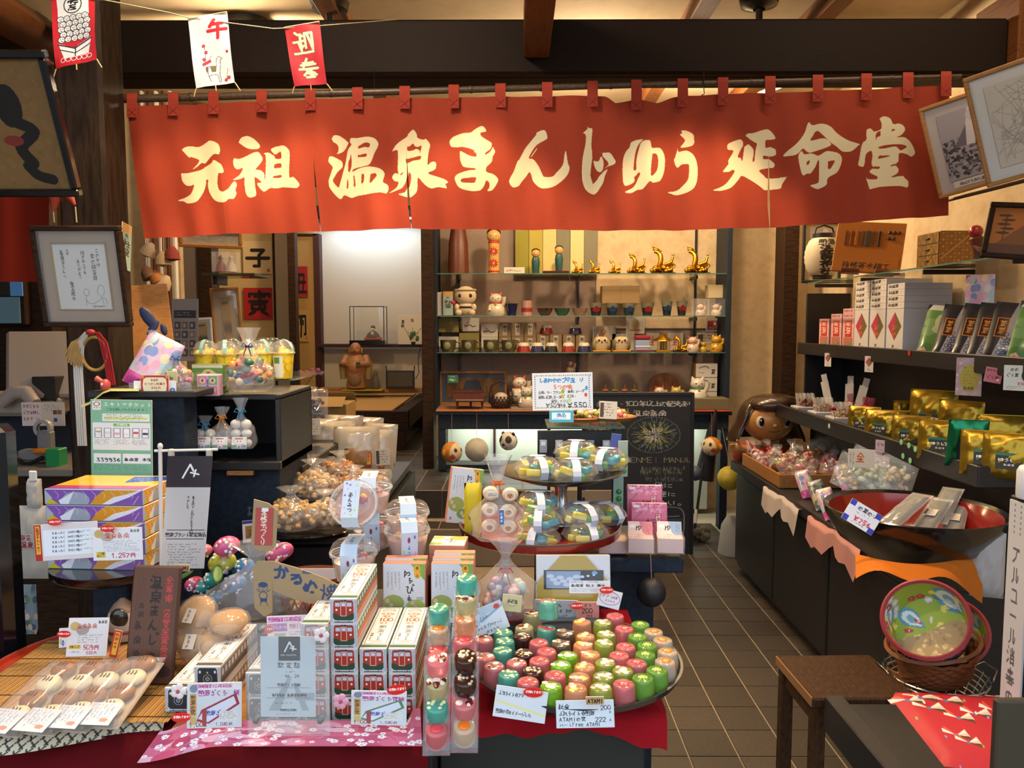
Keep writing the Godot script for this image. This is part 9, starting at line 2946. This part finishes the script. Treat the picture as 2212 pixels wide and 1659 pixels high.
	for k in 3:
		var s:=thing("animal_sweet_sack",["clear sack of animal-faced sweets, left in the black cabinet","small clear sack with orange label between the two sacks","tall clear sack of animal-faced sweets with blue cord"][k],"sweets",at([445,482,523][k],968,2.56),"animal sweet sacks")
		for r in [2,1,3][k]:
			for c in 2: part(s,"sweet",ballm(V3(.018,.016,.013),12,8,V3(-.018+c*.036,.018+r*.032,.004)),mat(["c8c0b4","c8b8a0","c8c4bc"][k],.5))
		part(s,"label",cardm(.05,.04,"pig sack"),pmat,xf(V3(0,.002,.03),0,-.2))
		part(s,"film",sack(.1,.11+.03*k,.06,k+21,.72),M.film)
		ribbon(.07,(.11+.03*k)*.73,"4a90b8" if k != 1 else "c87a2c",s)
	# goods on the cabinet
	var y:=top+.001
	t=thing("acrylic_tray","clear acrylic tray at the left edge of the cabinet top","tray",at(365,850,2.5))
	part(t,"floor",boxm(V3(.2,.003,.12),.0005),M.film)
	part(t,"front",boxm(V3(.2,.04,.003),.0005,V3(0,.02,.06)),M.film)
	solo("candy_pouch","clear pouch of pastel fish candies with bright pink lower edge","sweets",pillow(.13,.19,.04,31,prints["candy pouch"],.15,10,"c8b0c4"),gloss_mat,xf(at(300,840,2.5),0,-.25,-.45))
	for k in 3:
		t=thing("gathered_sweet_bag",["small gathered bag of pink candies with cream label","large gathered bag of mixed sweets with purple tie","clear gathered bag standing behind the pastel pouch"][k],"sweets",at([385,540,335][k],[838,845,790][k],[2.52,2.6,2.62][k]))
		var r: float=[.1,.16,.09][k]
		part(t,"sweets",lumps(46,V3(r*.4,r*.3,r*.25),r*.09,[["b85a7c","c87a34","6a9a48","d8c8c8"],["8a2420","c8b898","3a6a50","c87a24","d8d0c8","2c4a7a"],["c8c0b8","d8a8a8"]][k],70+k),vc(.35),T0(V3(0,r*.4,0))).set_meta("kind","stuff")
		part(t,"film",sack(r,r*1.35,r*.7,33+k,.7),M.film)
		ribbon(r*.7,r*.95,["3a6a9a","3a2050","b8b8c0"][k],t)
		if k==0: part(t,"label",cardm(.034,.038,"mochi label"),pmat,xf(V3(0,.02,.042)))
	pxb("sweets_tin","pink and green square sweet packet on the cabinet","box",430,798,478,845,2.56,.04,"sweets tin","b890a0","",y)
	pxb("green_packet","green packet with red label behind the square packet","packet",420,770,490,830,2.72,.05,"green pack","4a6a38","",y)
	card("price_card","red and cream price card reading 454 yen on the cabinet edge","sign",at(335,853,2.4),.088,.062,"price nostalgia",0,-.05)
	card("flower_card","white card with little flowers behind the 454 yen card","sign",at(335,853,2.41),.134,.044,"flower strip",0,-.05)
	t=thing("glass_top_shelf","glass shelf carrying the lemon cups","shelf",at(560,818,3.1))
	part(t,"pane",boxm(V3(.52,.008,.5),.001,V3(-.1,0,-.2)),M.glass)
	part(t,"edge",boxm(V3(.52,.008,.003),.0005,V3(-.1,0,.051)),M.glassedge)
	part(t,"post",boxm(V3(.03,1.42,.03),.002,V3(-.3,-.715,-.1)),M.jet)
	var yl:=t.position.y+.005
	var spots:=[[446,2.98],[488,2.94],[536,2.98],[566,3.04],[612,3.06],[500,3.3],[540,3.45],[572,3.4],[592,3.45]]
	var proto: Node3D
	for k in 9:
		var p:=V3(at(spots[k][0],800,spots[k][1]).x,yl,-spots[k][1])
		var lab: String="domed cup of lemon sweets, "+["far left in front","second from left in front","third in front","fourth in front","at the right end in front","behind the second","behind the third","behind the fourth","behind the right one"][k]
		if k==0:
			proto=thing("lemon_cup",lab,"sweets",p,"domed lemon cups")
			b=B.new()
			b.lathe(V2([.034,0,.044,.1]),24,Transform3D(Basis(Vector3.UP,2.6),Vector3.ZERO),1.0,prints["lemon cup"])
			part(proto,"printed_cup",b.mesh(),gloss_mat)
			part(proto,"lemon_sweets",lumps(12,V3(.026,.012,.026),.015,["c8a41c","d8b830"],3),vc(.3),T0(V3(0,.105,0)))
			part(proto,"rim",lathem(V2([.044,.098,.049,.1,.049,.104,.045,.105]),24),M.film2)
			part(proto,"dome",lathem(V2([.046,.104,.046,.122,.036,.142,.018,.152,0,.154]),24),M.film)
			var band:=B.new()
			for a in 8:
				var f0:=-PI/2+a*PI/8
				var f1:=f0+PI/8
				band.quad(V3(-.007,.106+cos(f0)*.05,sin(-f0)*.048),V3(.007,.106+cos(f0)*.05,sin(-f0)*.048),V3(.007,.106+cos(f1)*.05,sin(-f1)*.048),V3(-.007,.106+cos(f1)*.05,sin(-f1)*.048))
			part(proto,"mint_band",band.mesh(),mat("7ab4b0",.5))
		else: copy(proto,lab,p,.3*k)
	snacks()
	desk()
func snacks():
	# black stepped display running back, crates of snacks on it
	var t:=thing("snack_display","black stepped display of fried snacks running to the back","shelf",at(640,1130,3.0))
	var o:=t.position
	var lo:=at(640,1150,2.7).y
	part(t,"low_deck",boxm(V3(.62,.03,1.5),.004,V3(at(690,1150,3.2).x-o.x-.05,lo-.03-o.y,-.45)),M.black)
	part(t,"body",boxm(V3(.56,lo-.06,1.45),.004,V3(at(690,1150,3.2).x-o.x,(lo-.06)*.5-o.y,-.45)),M.black)
	part(t,"high_deck",boxm(V3(.3,.03,1.3),.004,V3(at(620,960,3.2).x-o.x,at(620,985,3.1).y-o.y-.02,-.55)),M.black)
	var names:=["front","second","third","fourth","fifth","sixth","seventh","rear"]
	var tints:=[["b8945c","c8a870","a07c44"],["a06a30","8a5424","b8843c"]]
	var sp:=[[630,1138,2.62,.17,0],[705,1128,2.66,.14,0],[560,1110,2.7,.13,0],[680,1072,2.85,.17,0],[625,1058,2.95,.14,1],[765,1072,2.82,.14,1],[735,1040,3.05,.15,1],[650,1035,3.1,.15,1]]
	for k in 8:
		var q: Array=sp[k]
		var s:=thing("cracker_bag","clear bag of %s crackers, %s in the pile" % [["pale lumpy","brown glazed"][q[4]],names[k]],"snack",at(q[0],q[1],q[2])+V3(0,-.005,0),"bags of fried crackers")
		var r: float=q[3]
		part(s,"crackers",lumps(120,V3(r*.44,r*.27,r*.32),r*.062,tints[q[4]],50+k,-1.0),vc(.6),T0(V3(0,r*.3,0))).set_meta("kind","stuff")
		part(s,"film",sack(r*1.12,r*.85,r*.8,60+k,.85),M.film)
	for k in 4:
		var q: Array=[[665,1005,3.25],[640,1028,3.15],[785,1035,3.1],[745,1045,3.15]][k]
		var s:=thing("snack_tray_pack","flat clear tray pack of brown crackers, "+["rear left","left below","right front","right below"][k],"snack",at(q[0],q[1]+8,q[2]),"flat tray packs",-.1)
		part(s,"crackers",lumps(40,V3(.085,.012,.05),.014,tints[1],90+k,-1.0),vc(.5),T0(V3(0,.025,0))).set_meta("kind","stuff")
		part(s,"tray",boxm(V3(.21,.045,.13),.008,V3(0,.025,0)),M.film)
		part(s,"label",boxm(V3(.12,.001,.03),.0,V3(0,.049,0)),mat("b88a5c",.6))
	for k in 7:
		var q: Array=[[720,985,3.6],[770,1000,3.5],[800,1005,3.55],[690,975,3.8],[740,965,3.9],[785,968,3.95],[815,985,3.8]][k]
		var s:=thing("paper_snack_bag","whitish paper snack bag with window, "+["left front","middle front","right front with red label","left middle","centre rear","right rear","at the outer edge"][k],"snack",at(q[0],q[1]+20,q[2]),"paper snack bags",.2-.1*k,-.15)
		part(s,"pouch",pillow(.21,.21,.08,k+5,null,.3,10),mat("cfc0a4",.3,0,1,"coat"))
		part(s,"window",pillow(.12,.09,.02,k,null,.3,6),mat("9a6c38",.3),xf(V3(.01,.02,.04)))
		if k in [1,2]: part(s,"label",cardm(.03,.06,"gift strip"),pmat,xf(V3(.06,.03,.046)))
	for k in 3:
		var q: Array=[[625,940,3.3],[670,910,3.5],[650,900,3.75]][k]
		var s:=thing("bean_bag","clear bag of "+["brown nuts beside the cabinet","dark purple beans behind the nuts","mixed snacks at the back of the upper deck"][k],"snack",at(q[0],q[1],q[2]),"bean bags",.2,-.5)
		part(s,"beans",lumps(50,V3(.06,.05,.02),.011,[["6a3c1c","8a5428","a8702c"],["241820","3a2830","5a4048"],["8a7a4c","5a3a24","a08a5c"]][k],30+k),vc(.5),T0(V3(0,.06,0))).set_meta("kind","stuff")
		part(s,"film",pillow(.16,.16,.06,k+44,null,.3,10),M.film)
	for q in [[640,945,3.2,"snack label","first shelf label of the upper snack deck"],[676,920,3.45,"snack label","second shelf label of the upper snack deck"],[828,985,3.5,"snack label","white label sticking out at the right of the snacks"],[800,1045,3.2,"snack label","white label on the wooden edge of the lower snack deck"],[548,1150,2.6,"snack card","blue edged snack card left of the cardboard tag"]]:
		card("snack_label_card",q[4],"sign",at(q[0],q[1]+20,q[2]),.07,.075,q[3],.5,-.1)
	t=thing("black_snack_tray","black tray under the cracker bags","tray",at(640,1150,2.72)+V3(0,-.012,0))
	part(t,"dish",lathem(V2([0,0,.15,0,.19,.02,.185,.024,.14,.006,0,.006]),30,.6),M.lacq)
func desk():
	# cash desk behind the post
	var y:=at(60,1010,3.3).y
	var t:=thing("cash_desk","grey topped cash desk at the left edge","desk",V3(at(60,1010,3.3).x,0,-3.3))
	part(t,"top",boxm(V3(1.0,.03,.7),.004,V3(-.28,y-.015,-.3)),mat("7c7468",.5))
	part(t,"front",boxm(V3(1.0,y-.03,.05),.004,V3(-.28,(y-.03)*.5,.0)),M.dark)
	part(t,"riser",boxm(V3(1.0,.22,.2),.004,V3(-.28,y+.11,-.55)),mat("1c2230",.5))
	pxb("desk_notice","handwritten and printed notices taped to the desk riser","paper",48,868,142,920,3.55,.003,"counter notes","ddc8b4")
	t=thing("register_monitor","grey cash register monitor tilted away, seen from the side","monitor",at(85,860,3.75))
	part(t,"shell",boxm(V3(.34,.36,.06),.012),mat("958a7e",.5),xf(V3(.05,.16,0),.5,-.5))
	part(t,"foot",boxm(V3(.12,.1,.14),.02,V3(.05,.02,-.05)),mat("958a7e",.5))
	part(t,"base",boxm(V3(.5,.1,.3),.02,V3(-.1,-.03,-.05)),mat("a09688",.5))
	t=thing("receipt_printer","pale receipt printer and handset on the cash desk","printer",at(30,862,3.6))
	part(t,"body",tubem([V3(-.06,-.02,0),V3(.0,.03,0),V3(.06,.03,0),V3(.11,-.02,.02)],[.03,.035,.035,.03],12),mat("a89c90",.4))
	pxb("black_device","black boxy device beside the register","device",84,812,134,865,3.7,.1,"","17150f")
	t=thing("tape_dispenser","grey tape dispenser with orange handle and green box","tool",at(112,1006,3.42)+V3(0,-.01,0))
	m_tape(t)
	t=thing("cloth_bag","white cotton bag with red lettering hanging on the left","bag",at(78,1250,2.4))
	var m:=mpp(2.4)
	part(t,"bag_body",pillow(82*m,165*m,.04,4,null,.3,10),mat("b8b2a6",.9,0,1,"cloth"))
	part(t,"neck",pillow(34*m,70*m,.03,5,null,.3,8),mat("b8b2a6",.9,0,1,"cloth"),xf(V3(6*m,155*m,0)))
	part(t,"strap_end",pillow(36*m,48*m,.02,6,null,.3,8),mat("a8a298",.9,0,1,"cloth"),xf(V3(36*m,-2*m,-.01)))
	part(t,"key_holder",boxm(V3(18*m,24*m,.008),.004,V3(9*m,232*m,.01)),M.white)
	part(t,"lettering",pbox(V3(42*m,30*m,.001),{"f": "bag mark"},"b8b2a6",.0,V3(-8*m,92*m,.03)),pmat)
	solo("patterned_towel","white and navy patterned towel hanging below the cotton bag","towel",pillow(36*m,115*m,.012,9,prints["postcard"],.2,8,"7a7e88"),pmat,xf(at(66,1370,2.42)))
	t=thing("glossy_black_stand","tall glossy black panel at the left edge","panel",at(14,1300,2.0))
	part(t,"panel",boxm(V3(.1,.9,.08),.02,V3(-.015,.03,0)),mat("101012",.15,0,1,"coat"))
	part(t,"foot",boxm(V3(.1,.8,.08),.004,V3(-.015,-.78,0)),M.jet)
func m_tape(t: Node3D):
	part(t,"base",boxm(V3(.17,.05,.07),.01,V3(-.05,.06,0)),mat("7c7a78",.4))
	part(t,"tower",boxm(V3(.06,.1,.05),.008,V3(-.02,.12,0)),mat("7c7a78",.4))
	part(t,"tape_roll",lathem(V2([.025,-.012,.04,-.012,.04,.012,.025,.012]),22),mat("a8a498",.3),Transform3D(Basis(Vector3.RIGHT,PI/2),V3(-.03,.18,0)))
	part(t,"handle",boxm(V3(.1,.024,.03),.008,V3(.0,.085,.05)),mat("c8741c",.4))
	part(t,"green_box",boxm(V3(.06,.1,.07),.004,V3(.06,.05,.06)),mat("1c8a4c",.4))
	part(t,"black_grip",tubem([V3(-.12,.05,.05),V3(-.08,.02,.06),V3(0,.06,.06)],.009,8),M.jet)
